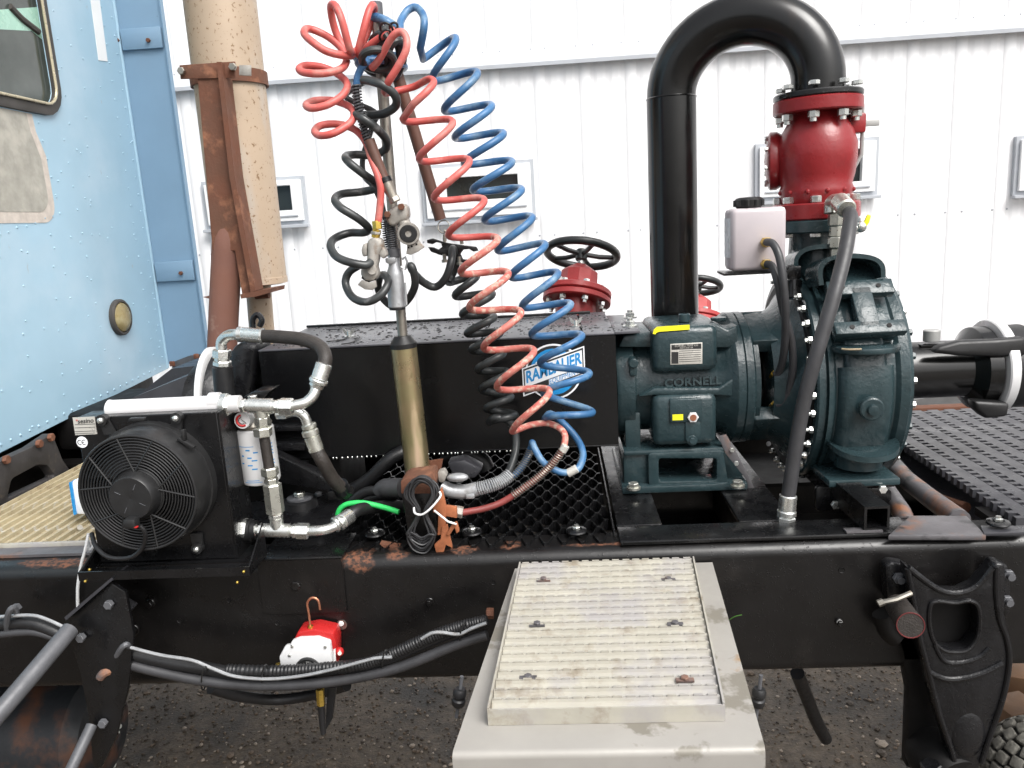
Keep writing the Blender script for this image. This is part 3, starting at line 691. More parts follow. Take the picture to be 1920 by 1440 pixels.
# dark pipe/boxes in the shade under the cab
uc = thing('gearbox_housing', 'dark greasy gearbox casing in the shade under the cab corner', 'gearbox', (-1.05, 1.95, .9))
build('casing', MB().span((-1.50, 2.42, .60), (-.78, 2.95, 1.06), bev=.03), M['void'], uc)
build('bell_end', MB().lathe([(0, .10), (.02, .145), (.05, .15), (.10, .13)], (-.97, 2.02, 1.18), (1, 0, 0), 28), M['cast'], uc)
build('tank_end', MB().prism([at(a_, b_, 2.6) for a_, b_ in ((262, 742), (282, 722), (322, 691), (385, 684), (408, 700), (425, 780), (262, 780))], (0, .2, 0)), M['greydeck'], uc)
build('casing_top', MB().prism([at(a_, b_, 2.1) for a_, b_ in ((250, 745), (375, 695), (400, 720), (420, 770), (300, 790))], (0, .25, 0)), M['greydeck'], uc)
build('casing_top', MB().span((-1.0, 1.85, zr-.2), (-.75, 2.2, zr+.02), bev=.01), M['void'], uc)
# cast boss with lifting eye
cb = thing('yoke_housing', 'black cast drive housing with lifting eye left of the guard box', 'drive housing', at(450, 760, 1.95))
build('ring_flange', MB().lathe([(0, .15), (.004, .158), (.016, .158), (.02, .15), (.02, .11), (0, .11)], at(400, 762, 2.02), (1, .12, 0), 40, capped=False), M['wplastic'], cb)
build('bell', MB().lathe([(0, .14), (.03, .135), (.07, .10), (.13, .085), (.24, .085)], at(424, 755, 2.0), (1, 0, 0), 32), M['cast'], cb)
build('cast_arm', MB().prism([at(a_, b_, 1.82) for a_, b_ in ((405, 742), (420, 700), (428, 660), (445, 642), (472, 640), (490, 652), (480, 668), (478, 700), (470, 730), (474, 760), (440, 765), (425, 770))], (0, .10, 0), bev=.016), M['cast'], cb, ang=50)
build('lifting_eye', MB().tube([at(472, 640, 1.86)]+path([(476, 622, 1.86), (474, 600, 1.86), (483, 590, 1.86), (491, 600, 1.86), (487, 612, 1.86)], sub=5), .007, n=10), M['cast'], cb)
build('rib', MB().prism([at(a_, b_, 1.85) for a_, b_ in ((485, 670), (510, 668), (520, 720), (505, 735), (490, 720))], (0, .06, 0), bev=.008), M['cast'], cb)

# ---------------------------------------------------------------- guard box
gb = thing('shaft_guard', 'black box guard over the drive shaft with round blue decal', 'guard box', (-.27, 2.0, 1.0))
gx0, gx1 = -.70, at(1156, 700, 1.8).x; gy0, gy1 = 1.80, 2.20; gz1 = 1.383; gz0 = 1.122
build('front_panel', MB().prism([V(gx0, gy0, gz0), V(gx1, gy0, gz0), V(gx1, gy0, gz1-.004), V(gx0, gy0, gz1-.004)], (0, .004, 0)), M['guard'], gb)
build('bottom_lip', MB().span((gx0, gy0-.0015, gz0-.004), (gx1, gy0+.02, gz0-.0005), bev=.001), M['guard'], gb)
build('back_panel', MB().span((gx0, gy1-.004, gz0), (gx1, gy1, gz1-.004)), M['guard'], gb)
build('end_panel', MB().span((gx0, gy0+.006, gz0), (gx0+.004, gy1-.006, gz1-.004)), M['guard'], gb)
build('end_panel', MB().span((gx1-.004, gy0+.006, gz0), (gx1, gy1-.006, gz1-.004)), M['guard'], gb)
lids = []
xs_ = [gx0, at(738, 625, 2.0).x-.02, at(915, 620, 2.0).x, at(1087, 600, 2.0).x, gx1]
xs_ = [gx0, -.14, gx1]
sp0 = at(915, 610, 2.0).x; sp1 = at(1087, 605, 2.0).x
for a_, b_ in ((gx0, sp0-.002), (sp0+.002, sp1-.002), (sp1+.002, gx1)):
    build('lid_panel', MB().span((a_, gy0-.002, gz1-.003), (b_, gy1+.002, gz1+.002), bev=.0025), M['guardtop'], gb)
build('lid_tab', MB().span((gx1-.001, gy0-.004, gz1-.002), (at(1200, 625, 1.8).x, gy0+.125, gz1+.004), bev=.001), M['guardtop'], gb)
build('lid_tab', MB().span((gx1-.001, gy0+.10, gz1-.006), (at(1200, 625, 1.8).x-.006, gy1-.05, gz1-.0025), bev=.001), M['guardtop'], gb)
build('hinge_rail', MB().span((gx0, gy1-.03, gz1+.0025), (gx1-.04, gy1-.018, gz1+.009), bev=.001), M['guard'], gb)
for (a_, b_) in ((1181, 612), (1181, 596)):
    p = atz(a_, b_, gz1+.004)
    build('bolt', MB().cyl(p, p+V(0, 0, .003), .018, n=24).hexa(p+V(0, 0, .0028), p+V(0, 0, .014), .012).cyl(p+V(0, 0, .0135), p+V(0, 0, .020), .0065, n=12), M['zinc'], gb)
def wing_nut(px, py):
    p = atz(px, py, gz1+.002); mbb = MB().cyl(p, p+V(0, 0, .003), .012).cyl(p, p+V(0, 0, .016), .006, .0045, n=12)
    for s in (-1, 1): mbb.prism([p+V(s*.004, 0, .004), p+V(s*.012, .0, .010), p+V(s*.016, .0, .022), p+V(s*.011, .0, .022), p+V(s*.004, 0, .013)], (0, .0025, 0))
    return build('wing_nut', mbb, M['zinc'], gb)
wing_nut(1080, 612); wing_nut(655, 632)
for sp in ([(612, 618), (650, 616), (672, 612)], [(612, 640), (645, 636), (655, 622)], [(640, 645), (660, 642), (675, 632)]):
    build('wire_latch', MB().tube(crom([atz(a_, b_, gz1+.005) for a_, b_ in sp], 5), .0015, n=6), M['ink'], gb)
build('wire_latch', MB().tube(crom([atz(a_, b_, gz1+.005) for a_, b_ in ((945, 620), (955, 600), (1000, 596), (1060, 596))], 5), .0015, n=6), M['ink'], gb)
build('dark_block', MB().box(atz(940, 618, gz1+.006), (.012, .03, .010), bev=.003), M['ink'], gb)
# water drops on the lid (countless beads)
mb = MB(); random.seed(11)
for i in range(650):
    x = random.uniform(gx0+.01, gx1+.035); y = random.uniform(gy0+.004, gy1-.04); r = .0012+.0042*random.random()**1.8
    if x > gx1-.002 and y > gy0+.12: continue
    b0 = len(mb.v); k = 9; zt = gz1+.002+(.002 if x > gx1-.004 else 0); sx = random.uniform(.75, 1.35)
    for rr, hh in ((1, 0), (.8, .35), (.45, .52)):
        for j in range(k): a = 2*pi*j/k; mb.v.append(V(x+r*rr*sx*cos(a), y+r*rr*sin(a)/sx, zt+r*hh))
    mb.v.append(V(x, y, zt+r*.58))
    for j in range(k):
        j2 = (j+1) % k
        for q_ in (0, 1): mb.face((b0+q_*k+j, b0+q_*k+j2, b0+(q_+1)*k+j2, b0+(q_+1)*k+j))
        mb.face((b0+2*k+j, b0+2*k+j2, b0+3*k))
build('water_drop', mb, M['drop'], gb, kind='stuff', ang=80)
mb = MB()
x = gx0+.15
while x < gx1-.25:
    if random.random() < .85: mb.sphere((x, gy0-.001, gz0-.006), .0022, 8, 6, (1, 1, 1.3))
    x += random.uniform(.006, .014)
build('hanging_drop', mb, M['zinc'], gb, kind='stuff')
# decal
dc = at(1038, 697, 1.798); k_ = mpp(1.8)
ex_ = V(cos(radians(-1)), 0, sin(radians(-1)))
dec = build('decal', MB().lathe([(0, 53*k_), (.0004, 53*k_)], dc+V(0, .0005, 0), (0, -1, 0), 56), M['dwhite'], gb)
def disc(r, lift, m, name, r_in=0):
    pr = [(0, r_in*k_), (lift, r_in*k_), (lift, r*k_), (0, r*k_)] if r_in else [(0, r*k_), (lift, r*k_)]
    return build(name, MB().lathe(pr, dc, (0, -1, 0), 56, capped=not r_in), M[m], dec)
disc(49.5, .0006, 'ink', 'decal_ring'); disc(44, .0008, 'dblue', 'decal_disc')
ta = radians(17.5)
bu = V(cos(ta), 0, sin(ta)); bv = V(0, 0, 1)      # banner: slanted up, vertical ends
def ban(hw, hh, lift, m, name, cut=0):
    o_ = dc+V(0, -lift, 0)+V(0, 0, .001)
    pts = [o_+bu*hw*k_*s+bv*hh*k_*t for s, t in ((-1, -1), (1, -1), (1, 1), (-1, 1))]
    build(name, MB().prism(pts, (0, .0002, 0)), M[m], dec)
ban(62, 27, .0012, 'dwhite', 'banner_edge')
ban(59.5, 24.5, .0015, 'ink', 'banner_back')
def ban2(s0, s1, t0, t1, lift, m, name):
    o_ = dc+V(0, -lift, 0)
    build(name, MB().prism([o_+bu*s_*k_+bv*t_*k_ for s_, t_ in ((s0, t0), (s1, t0), (s1, t1), (s0, t1))], (0, .0002, 0)), M[m], dec)
ban2(-57, 57, -10, 22, .0025, 'dwhite', 'banner_field')
ban2(-10, 57, -21, -11.5, .0025, 'dwhite', 'banner_field')
tq = V(0, -.0028, 0)
text_part('lettering', 'RAMBAUER', 31*k_, dc+tq+bv*7*k_, bu, (0, 0, 1), .0002, M['dblue'], dec, bold=.0012, sx=.70, raw=True)
text_part('lettering', 'EQUIPMENT', 13.5*k_, dc+tq-bv*16*k_+bu*20*k_, bu, (0, 0, 1), .0002, M['dblue'], dec, sx=.80, raw=True)
for a_, b_, r_ in ((-15, 30, 3.5), (-30, 18, 3), (32, -24, 3.5), (10, 36, 3)):
    p = dc+V(a_*k_, -.0026, b_*k_)
    build('decal_dot', MB().lathe([(0, r_*k_), (.0003, r_*k_)], p, (0, -1, 0), 14), M['dwhite'], dec)

# ---------------------------------------------------------------- honeycomb grating
hg = thing('honeycomb_grating', 'black expanded honeycomb grating under the shaft guard', 'grating', (-.2, 1.8, .99))
hx0 = -.50; hx1 = at(1156, 1000, 1.55).x-.004
def zig(y, ph, z=.996, p=.0375, amp=.0182, h=.024, t=.003):
    pts = []; x = hx0
    k = 0
    while x < hx1:
        seq = [(0, -1), (.20, -1), (.5, 1), (.70, 1)]
        for f_, s_ in seq:
            xx = hx0+(k+f_+ph)*p
            if xx < hx1: pts.append((xx, y+s_*amp))
        k += 1; x = hx0+(k+ph)*p
    m_ = MB(); n_ = len(pts)
    for (a_, b_) in pts: m_.v += [V(a_, b_-t/2, z-h), V(a_, b_+t/2, z-h), V(a_, b_+t/2, z), V(a_, b_-t/2, z)]
    for i in range(n_-1):
        for q_ in range(4): m_.face((4*i+q_, 4*i+(q_+1) % 4, 4*i+4+(q_+1) % 4, 4*i+4+q_))
    return m_
yy = 1.552; s0 = build('strand', zig(yy, 0), M['black'], hg, ang=20); s1 = build('strand', zig(yy+.040, .5), M['black'], hg, ang=20)
for k in range(1, 8): dup_part(s0, (0, k*.080, 0)); dup_part(s1, (0, k*.080, 0))
build('edge_bar', MB().span((hx1, 1.55, .975), (hx1+.003, 2.2, .997)), M['black'], hg)
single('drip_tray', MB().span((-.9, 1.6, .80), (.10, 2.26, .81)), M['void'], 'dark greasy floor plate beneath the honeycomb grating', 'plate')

# hold-down discs
def holddown(px, py, z, label):
    p = atz(px, py, z)
    t = thing('hold_down_clamp', label, 'clamp', p, 'round hold-down clamps on the gratings')
    build('disc', MB().lathe([(0, .020), (.003, .0225), (.006, .021), (.008, .013), (.006, .010)], p, (0, 0, 1), 24), M['black'], t)
    build('bolt', MB().hexa(p+V(0, 0, .006), p+V(0, 0, .013), .0085).cyl(p+V(0, 0, .0125), p+V(0, 0, .017), .005, n=10), M['zinc'], t)
    return t
h0 = holddown(703, 1003, 1.0, 'round black hold-down clamp left of the post base')
for a_, b_, l_ in ((885, 1000, 'round black hold-down clamp just right of the rusty clips'), (1081, 998, 'round black hold-down clamp nearest the pump foot'), (1871, 983, 'round black hold-down clamp on the toothed right-hand deck')):
    z_ = 1.0 if a_ < 1500 else 1.012
    dup(h0, atz(a_, b_, z_)-h0.location, l_)

# ---------------------------------------------------------------- right deck (toothed planks)
rd = thing('toothed_deck', 'dark toothed anti-slip deck planks at the right edge', 'deck', (1.2, 1.95, 1.0))
def tooth_plank(xc, y0, y1, z, w_=.0475, per=.028, dpt=.017):
    L = []; R_ = []; n_ = int((y1-y0)/per)
    for k in range(n_):
        ya = y0+k*per; yb = ya+per*.5; yc_ = ya+per
        L += [V(xc-w_/2, ya, z), V(xc-w_/2, yb, z), V(xc-w_/2+dpt, yb, z), V(xc-w_/2+dpt, yc_, z)]
        R_ += [V(xc+w_/2, ya, z), V(xc+w_/2, yb, z), V(xc+w_/2, yb, z), V(xc+w_/2, yc_, z)]
    m_ = MB(); n2 = len(L)
    for dz in (0, -.018):
        m_.v += [p+V(0, 0, dz) for p in L]+[p+V(0, 0, dz) for p in R_]
    for i in range(n2-1):
        m_.face((i, i+1, n2+i+1, n2+i)); m_.face((i, i+1, 2*n2+i+1, 2*n2+i)); m_.face((n2+i, n2+i+1, 3*n2+i+1, 3*n2+i))
    m_.face((0, n2, 3*n2, 2*n2)); m_.face((n2-1, 2*n2-1, 4*n2-1, 3*n2-1))
    return m_
px0 = .915
pk = build('plank', tooth_plank(px0, 1.545, 2.42, 1.010), M['greydeck'], rd, ang=20)
for k in range(1, 13): dup_part(pk, (k*.0490, 0, 0))
build('support', MB().span((.87, 1.60, .975), (1.60, 1.66, .991)), M['void'], rd)
build('support', MB().span((.87, 2.20, .975), (1.60, 2.30, .991)), M['void'], rd)
build('under_sheet', MB().span((.90, 1.56, .93), (1.60, 2.40, .94)), M['greydeck'], rd)
build('back_strip', MB().span((.93, 2.43, .985), (1.8, 2.47, 1.012), bev=.002), M['rust'], rd)
slab([(1845, 1000), (1935, 997), (1925, 985), (1838, 985)], 1.008, .006, 'greydeck', 'end_lug', rd, bev=.001)
# grey bundle beyond
single('grey_ramp', MB().prism([at(a_, b_, 2.9) for a_, b_ in ((1700, 752), (1790, 738), (1930, 742), (1930, 800), (1700, 800))], (0, .5, -.05)), mat('grey_rubber_sheet', (.12, .12, .12), .7, var=.25, vs=12, bump=.4, bs=20), 'grey folded sheet lying beyond the black suction pipe', 'sheet')

# ---------------------------------------------------------------- pump
PY, PZ = 1.95, 1.238
pump = thing('pump', 'dark teal centrifugal pump with volute and bearing frame', 'pump', (.45, PY, 1.0))
ax = V(1, 0, 0); fr_u = V(0, -1, 0)
X = lambda px, Y=1.82: at(px, 720, Y).x
xL, xM, xF0, xF1 = X(1156), X(1195), X(1376), X(1420, 1.79)
bf = build('bearing_frame', MB().lathe([(0, .10), (.002, .134), (.010, .138), (xM-xL-.006, .138), (xM-xL, .120), (xF0-xL-.05, .124), (xF0-xL-.015, .140), (xF0-xL-.001, .156), (xF0-xL+.006, .160), (xF0-xL+.022, .160), (xF0-xL+.024, .157), (xF0-xL+.026, .160), (xF1-xL-.004, .160), (xF1-xL, .156)], (xL, PY, PZ), ax, 64, u=fr_u), M['teal'], pump, ang=28)
# side webs / ribs
def drum_pt(x, th, r): return V(x, PY-r*cos(th), PZ+r*sin(th))
# horizontal ledge rib
zl = at(1270, 735, 1.80).z
build('ledge', MB().prism([V(a_, 1.802, b_) for a_, b_ in ((X(1195), at(1195, 745, 1.8).z), (X(1225), at(1225, 728, 1.8).z), (X(1345), at(1345, 728, 1.8).z), (X(1385), at(1385, 700, 1.8).z), (X(1385), at(1385, 745, 1.8).z), (X(1340), at(1340, 742, 1.8).z), (X(1225), at(1225, 742, 1.8).z))], (0, .07, 0), bev=.005), M['teal'], bf, ang=40)
# upper oil box
def rbox(px0_, px1_, py0_, py1_, Y, dep, m, name, parent, bev=.014):
    xa_, xb_ = at(px0_, (py0_+py1_)/2, Y).x, at(px1_, (py0_+py1_)/2, Y).x
    z1_, z0_ = at((px0_+px1_)/2, py0_, Y).z, at((px0_+px1_)/2, py1_, Y).z
    return build(name, MB().span((xa_, Y, z0_), (xb_, Y+dep, z1_), bev=bev), M[m], parent, ang=50)
ub = rbox(1223, 1347, 612, 698, 1.795, .22, 'teal', 'oil_chamber', pump, .016)
lb = rbox(1224, 1345, 740, 836, 1.792, .16, 'teal', 'oil_sump', pump, .016)
rbox(1256, 1316, 748, 792, 1.786, .02, 'teal', 'sight_pad', lb, .002)
p = at(1298, 826, 1.786); build('drain_boss', MB().cyl(p, p+V(0, .02, 0), .013, n=20, ch=.002).hexa(p+V(0, .001, 0), p-V(0, .006, 0), .008), M['teal'], lb)
rbox(1285, 1314, 790, 826, 1.787, .02, 'teal', 'drain_rib', lb, .002)
p = at(1299, 782, 1.785); build('sight_glass', MB().hexa(p, p-V(0, .006, 0), .013).lathe([(.006, .009), (.004, .008)], p, (0, -1, 0), 16, capped=False), M['wplastic'], lb)
build('sight_glass_centre', MB().lathe([(0, .0075), (.001, .0075)], p-V(0, .0062, 0), (0, -1, 0), 16), M['copper'], lb)
rbox(1261, 1281, 777, 788, 1.7855, .001, 'yel', 'yellow_sticker', lb, 0)
# top cap
zt = PZ+.142
build('top_casting', MB().prism([V(a_, 1.83, b_) for a_, b_ in ((X(1160, 1.85), zt-.035), (X(1172, 1.85), zt-.006), (X(1225, 1.85), zt-.003), (X(1240, 1.85), zt+.008), (X(1340, 1.85), zt+.008), (X(1362, 1.85), zt-.006), (X(1380, 1.85), zt+.004), (X(1380, 1.85), zt-.05))], (0, .20, 0), bev=.006), M['teal'], bf, ang=40)
p = at(1283, 604, 1.86); build('vent_plug', MB().cyl(p, p+V(0, 0, .020), .0135, n=16, ch=.002), M['teal'], bf)
p = at(1347, 601, 1.88); build('vent_plug', MB().cyl(p, p+V(0, 0, .008), .018, n=16, ch=.002), M['teal'], bf)
st = [at(1225, 620, 1.793), at(1231, 612, 1.796)]
build('yellow_sticker', MB().prism([at(a_, b_, 1.7935) for a_, b_ in ((1224, 626), (1226, 618), (1232, 613), (1293, 609), (1293, 618), (1236, 622), (1231, 624), (1229, 627))], (0, .003, 0)), M['yel'], ub)
# nameplate
npl = build('nameplate', MB().prism([at(a_, b_, 1.7935) for a_, b_ in ((1257, 645), (1317, 642), (1317, 682), (1257, 684))], (0, .003, 0), bev=.0004), M['label'], ub)
build('nameplate_header', MB().prism([at(a_, b_, 1.7932) for a_, b_ in ((1259, 647), (1315, 644), (1315, 654), (1259, 656))], (0, .0004, 0)), M['ink'], npl)
build('nameplate_header', MB().prism([at(a_, b_, 1.7932) for a_, b_ in ((1259, 660), (1272, 660), (1272, 682), (1259, 682))], (0, .0004, 0)), M['ink'], npl)
mb = MB()
for k in range(6): mb.prism([at(a_, b_, 1.7932) for a_, b_ in ((1273, 658+4*k), (1314, 656+4*k), (1314, 657+4*k), (1273, 659+4*k))], (0, .0004, 0))
build('nameplate_rule', mb, M['ink'], npl)
text_part('lettering', 'CORNELL PUMP CO', 5.6*k_, at(1287, 648, 1.7928), (1, 0, 0), (0, 0, 1), .0001, M['label'], npl, sx=.85)
text_part('lettering', 'PORTLAND, OR', 4*k_, at(1287, 652.5, 1.7928), (1, 0, 0), (0, 0, 1), .0001, M['label'], npl, sx=.85)
# raised name on barrel
text_part('cast_lettering', 'CORNELL', 21*k_, at(1299, 716, 1.8215), V(1, 0, .01), V(0, .12, 1), .004, M['teal'], bf, bold=.0008, sx=1.12, space=1.05)
# left ring bracket bolt
p = at(1188, 682, 1.80); build('eye_bolt', MB().cyl(p, p+V(0, .05, 0), .011, n=14, ch=.002).box(p+V(0, .02, -.015), (.018, .03, .03), bev=.004), M['teal'], bf)
# foot casting
zf0 = zr+.013; zf1 = at(1260, 842, 1.82).z
fx0, fx1_ = X(1163, 1.80), X(1402, 1.80)
wy = 1.795
op = [V(X(1232, wy), wy, at(1232, 903, wy).z), V(X(1343, wy), wy, at(1343, 901, wy).z), V(X(1343, wy), wy, at(1343, 860, wy).z), V(X(1232, wy), wy, at(1232, 860, wy).z)]
fo = build('foot', MB().prism(rnd([V(X(1212, wy), wy, zf0+.012), V(X(1366, wy), wy, zf0+.012), V(X(1356, wy), wy, zf1), V(X(1212, wy), wy, zf1)], .01), (0, .05, 0), holes=[rnd(op, .008)], bev=.003), M['teal'], pump, ang=40)
build('foot_block', MB().span((X(1163, 1.82), 1.81, zf0+.012), (X(1214, 1.80), 2.08, zf1+.004), bev=.008), M['teal'], fo)
build('foot_block', MB().span((X(1212, 1.82), 2.03, zf0+.012), (X(1360, 1.80), 2.08, zf1), bev=.008), M['teal'], fo)
build('foot_base', MB().span((X(1160, 1.79), 1.785, zf0), (X(1402, 1.79), 2.12, zf0+.018), bev=.004), M['teal'], fo)
build('foot_top', MB().span((X(1165, 1.80), 1.80, zf1-.008), (X(1360, 1.80), 2.08, zf1+.006), bev=.006), M['teal'], fo)
build('leg_column', MB().span((X(1170, 1.82), 1.83, zf1), (X(1200, 1.82), 1.95, PZ-.05), bev=.004), M['teal'], fo)
build('side_web', MB().prism([V(X(1366, 1.81), 1.83, zf0+.012), V(X(1400, 1.81), 1.83, zf0+.02), V(X(1352, 1.81), 1.83, zf1)], (0, .16, 0), bev=.004), M['teal'], fo)
for a_, b_ in ((1188, 915), (1383, 911)):
    p = atz(a_, b_, zf0+.020); build('bolt', MB().cyl(p-V(0, 0, .002), p+V(0, 0, .003), .016, n=18).hexa(p+V(0, 0, .002), p+V(0, 0, .013), .0125), M['zincy'], fo)
# thin diagonal strut plate right of foot
build('strut_plate', MB().prism([at(a_, b_, 1.80) for a_, b_ in ((1347, 818), (1362, 815), (1374, 835), (1410, 905), (1422, 932), (1405, 935), (1400, 900), (1360, 850))], (0, .006, 0), bev=.001), M['greyrust'], pump)
for a_, b_ in ((1372, 843), (1380, 868)): p = at(a_, b_, 1.80); build('bolt', MB().hexa(p, p-V(0, .006, 0), .006), M['zinc'], pump)
# bracket between frame and volute
vx0_ = at(1531, 700, 1.716).x
xb0, xb1 = xF1, vx0_-.004
bk = build('bracket_ring', MB().lathe([(0, .10), (0, .150), (.012, .150), (.012, .10)], (xb0, PY, PZ), ax, 48, capped=False), M['teal'], pump, ang=25)
build('bracket_cone', MB().lathe([(0, .06), (0, .150), (.01, .155), (.03, .165), (.045, .180), (.060, .205), (.066, .205), (.066, .06)], (xb1-.062, PY, PZ), ax, 56, capped=False), M['teal'], pump, ang=28)
for th in (radians(62), radians(118), radians(-48), radians(-120), radians(180), radians(5)):
    c_ = drum_pt((xb0+xb1)/2, th, .132)
    R_ = Matrix.Rotation(th, 3, 'X').inverted() if False else Matrix.Rotation(-th, 3, 'X')
    if abs(th-radians(5)) < .01: continue
    build('bracket_web', MB().box(c_, (xb1-xb0, .035, .11), rot=R_, bev=.004), M['teal'], bk)
build('pump_shaft', MB().cyl((xL, PY, PZ), (xb1, PY, PZ), .035).cyl(((xb0+xb1)/2-.015, PY, PZ), ((xb0+xb1)/2+.012, PY, PZ), .075), M['void'], bk)
for a_, b_ in ((1452, 700), (1452, 756)):
    p = at(a_, b_, 1.82); build('brass_fitting', MB().hexa(p, p+V(.0, .02, -.012), .008).cyl(p+V(0, -.01, .006), p, .006), M['brass'], bk)
# volute
VX = X(1490, 1.72)
VYo = 0
vx0 = at(1531, 700, 1.716).x; vx1 = at(1562, 700, 1.69).x; vx2 = at(1711, 700, 1.70).x
prof = [(0, .14), (0, .243), (.004, .247), (.018, .247), (.020, .243), (.030, .243), (.034, .250), (vx1-vx0-.004, .254), (vx1-vx0+.004, .250), (vx1-vx0+.014, .244), (vx2-vx0-.03, .244), (vx2-vx0-.022, .252), (vx2-vx0-.004, .254), (vx2-vx0, .250), (vx2-vx0+.006, .248), (vx2-vx0+.010, .20), (vx2-vx0+.02, .16), (vx2-vx0+.03, .10)]
vo = build('volute', MB().lathe(prof, (vx0, PY, PZ), ax, 96, u=fr_u), M['teal'], pump, ang=28)
build('back_plate', MB().lathe([(0, .06), (0, .222), (.003, .225), (.006, .225)], (vx0-.006, PY, PZ), ax, 72, u=fr_u, capped=False), M['void'], pump)
# volute bolts round the left flange
for k in range(36):
    th = 2*pi*k/36
    if cos(th) < -.35: continue
    p = drum_pt(vx0-.001, th, .234)
    build('bolt', MB().hexa(p, p-V(.009, 0, 0), .0085).cyl(p-V(.0085, 0, 0), p-V(.016, 0, 0), .0048, n=8), M['zinc'], vo)
for k in range(28):
    th = 2*pi*k/28+.1
    if cos(th) < -.35: continue
    p = drum_pt(vx2+.006, th, .236)
    build('bolt', MB().hexa(p, p+V(.009, 0, 0), .008), M['teal' if k % 3 else 'zinc'], vo)
# bulge body on the front of the drum
xc1 = at(1628, 740, 1.69).x; 
hw = (at(1683, 740, 1.68).x-at(1575, 740, 1.68).x)/2
def belly(th0, th1, hw_, ext, name, m='teal', r0_=.235, n_=14):
    m_ = MB(); pts = []
    K = 8; b0 = 0
    for i in range(n_+1):
        th = th0+(th1-th0)*i/n_
        for j in range(K+1):
            a_ = pi*j/K; pts.append(drum_pt(xc1-hw_*cos(a_), th, r0_+ext*min(1, 1.6*sin(a_))**.8))
    m_.v = pts
    for i in range(n_):
        for j in range(K): m_.face((i*(K+1)+j, i*(K+1)+j+1, (i+1)*(K+1)+j+1, (i+1)*(K+1)+j))
    m_.face([j for j in range(K+1)]); m_.face([n_*(K+1)+j for j in range(K+1)])
    return build(name, m_, M[m], vo, ang=50)
belly(radians(-38), radians(14), hw, .032, 'belly')
belly(radians(14), radians(66), hw*.78, .026, 'neck')
def drum_box(px_, th, r_, wx, ht, dep, name, bev=.004, m='teal', dx_=0, parent=None):
    R_ = Matrix.Rotation(-th, 3, 'X')
    return build(name, MB().box(drum_pt(xc1+dx_, th, r_), (wx, dep, ht), rot=R_, bev=bev), M[m], parent or vo, ang=40)
# mid collar shelf
cz = at(1628, 662, 1.66).z
def shelf(z, w_, dep, th, name, bow=0., m='teal', yb=1.74):
    pts = []
    for k in range(13):
        a_ = pi*k/12; pts.append(V(xc1-w_*cos(a_), yb-dep*sin(a_)**.6, z))
    return build(name, MB().prism(pts, (0, 0, th), bev=.003), M[m], vo, ang=40)
shelf(cz-.004, hw*1.18, .085, .013, 'collar')
for s_ in (-1, 1):
    pass
build('chipped_paint', MB().tube(crom([V(xc1-hw*1.1, 1.668, cz+.010), V(xc1-hw*.9, 1.660, cz+.0095), V(xc1-hw*.5, 1.6565, cz+.0095)], 5), .0022, n=6), M['tealchip'], vo)
# boss
p = at(1632, 765, 1.672)
build('boss', MB().lathe([(0, .026), (.010, .025), (.012, .022), (.012, .012), (.020, .011), (.021, .008)], p, (0, -1, -.05), 28), M['teal'], vo)
# H shaped mounting pad
t1, t2 = radians(50), radians(29)
wxp = hw*2.35
thm = (t1+t2)/2; Hh = .275*(t1-t2)
Rm = Matrix.Rotation(-thm, 3, 'X')
def pad(dx_, dh, wx, ht, dep=.022, name='pad_bar', r_=.285):
    return build(name, MB().box(drum_pt(xc1, thm, r_)+Rm @ V(dx_, 0, dh), (wx, dep, ht), rot=Rm, bev=.003), M['teal'], vo, ang=40)
pad(0, Hh/2, wxp, .036); pad(0, -Hh/2, wxp*1.05, .030); pad(0, 0, .044, Hh)
pad(0, 0, wxp*.9, Hh*1.1, .02, 'pad_back', .248)
for sx in (-1, 1):
    for sz in (-1, 1):
        p = drum_pt(xc1, thm, .297)+Rm @ V(sx*wxp*.27, 0, sz*Hh/2)
        build('tapped_hole', MB().cyl(p, p+Rm @ V(0, -.0008, 0), .0052, n=12), M['void'], vo)
# crescent collars at the top
def crescent(pxs, Y, dep, name, th=.010):
    ctr = [at(a_, b_, Y) for a_, b_ in pxs]; c2 = crom(ctr, 5)
    m_ = MB(); n_ = len(c2)
    cc = sum(c2, Vector())/n_
    for p in c2:
        q_ = p+(p-V(cc.x, p.y, cc.z-.03)).normalized()*th
        for r_ in (p, q_): m_.v += [r_, r_+V(0, dep, -dep*.15)]
    for i in range(n_-1):
        b0 = 4*i; b1 = b0+4
        for a_, b_ in ((0, 1), (1, 3), (3, 2), (2, 0)): m_.face((b0+a_, b0+b_, b1+b_, b1+a_))
    m_.face((0, 1, 3, 2)); m_.face((4*n_-4, 4*n_-3, 4*n_-1, 4*n_-2))
    return build(name, m_, M['teal'], vo, ang=40)
crescent([(1545, 534), (1543, 505), (1560, 488), (1600, 484), (1635, 488), (1650, 500), (1652, 520)], 1.76, .09, 'crescent_collar')
crescent([(1500, 512), (1497, 488), (1512, 472), (1545, 466), (1580, 468), (1592, 480)], 1.86, .10, 'crescent_collar')
build('throat', MB().lathe([(0, .075), (.05, .062), (.1, .055)], V(at(1531, 450, 1.95).x, 1.95, PZ+.20), (0, 0, 1), 32), M['teal'], vo)
build('throat', MB().cyl(drum_pt(xc1, radians(62), .23), drum_pt(xc1, radians(62), .29), .055, n=28, ch=.004), M['teal'], vo)
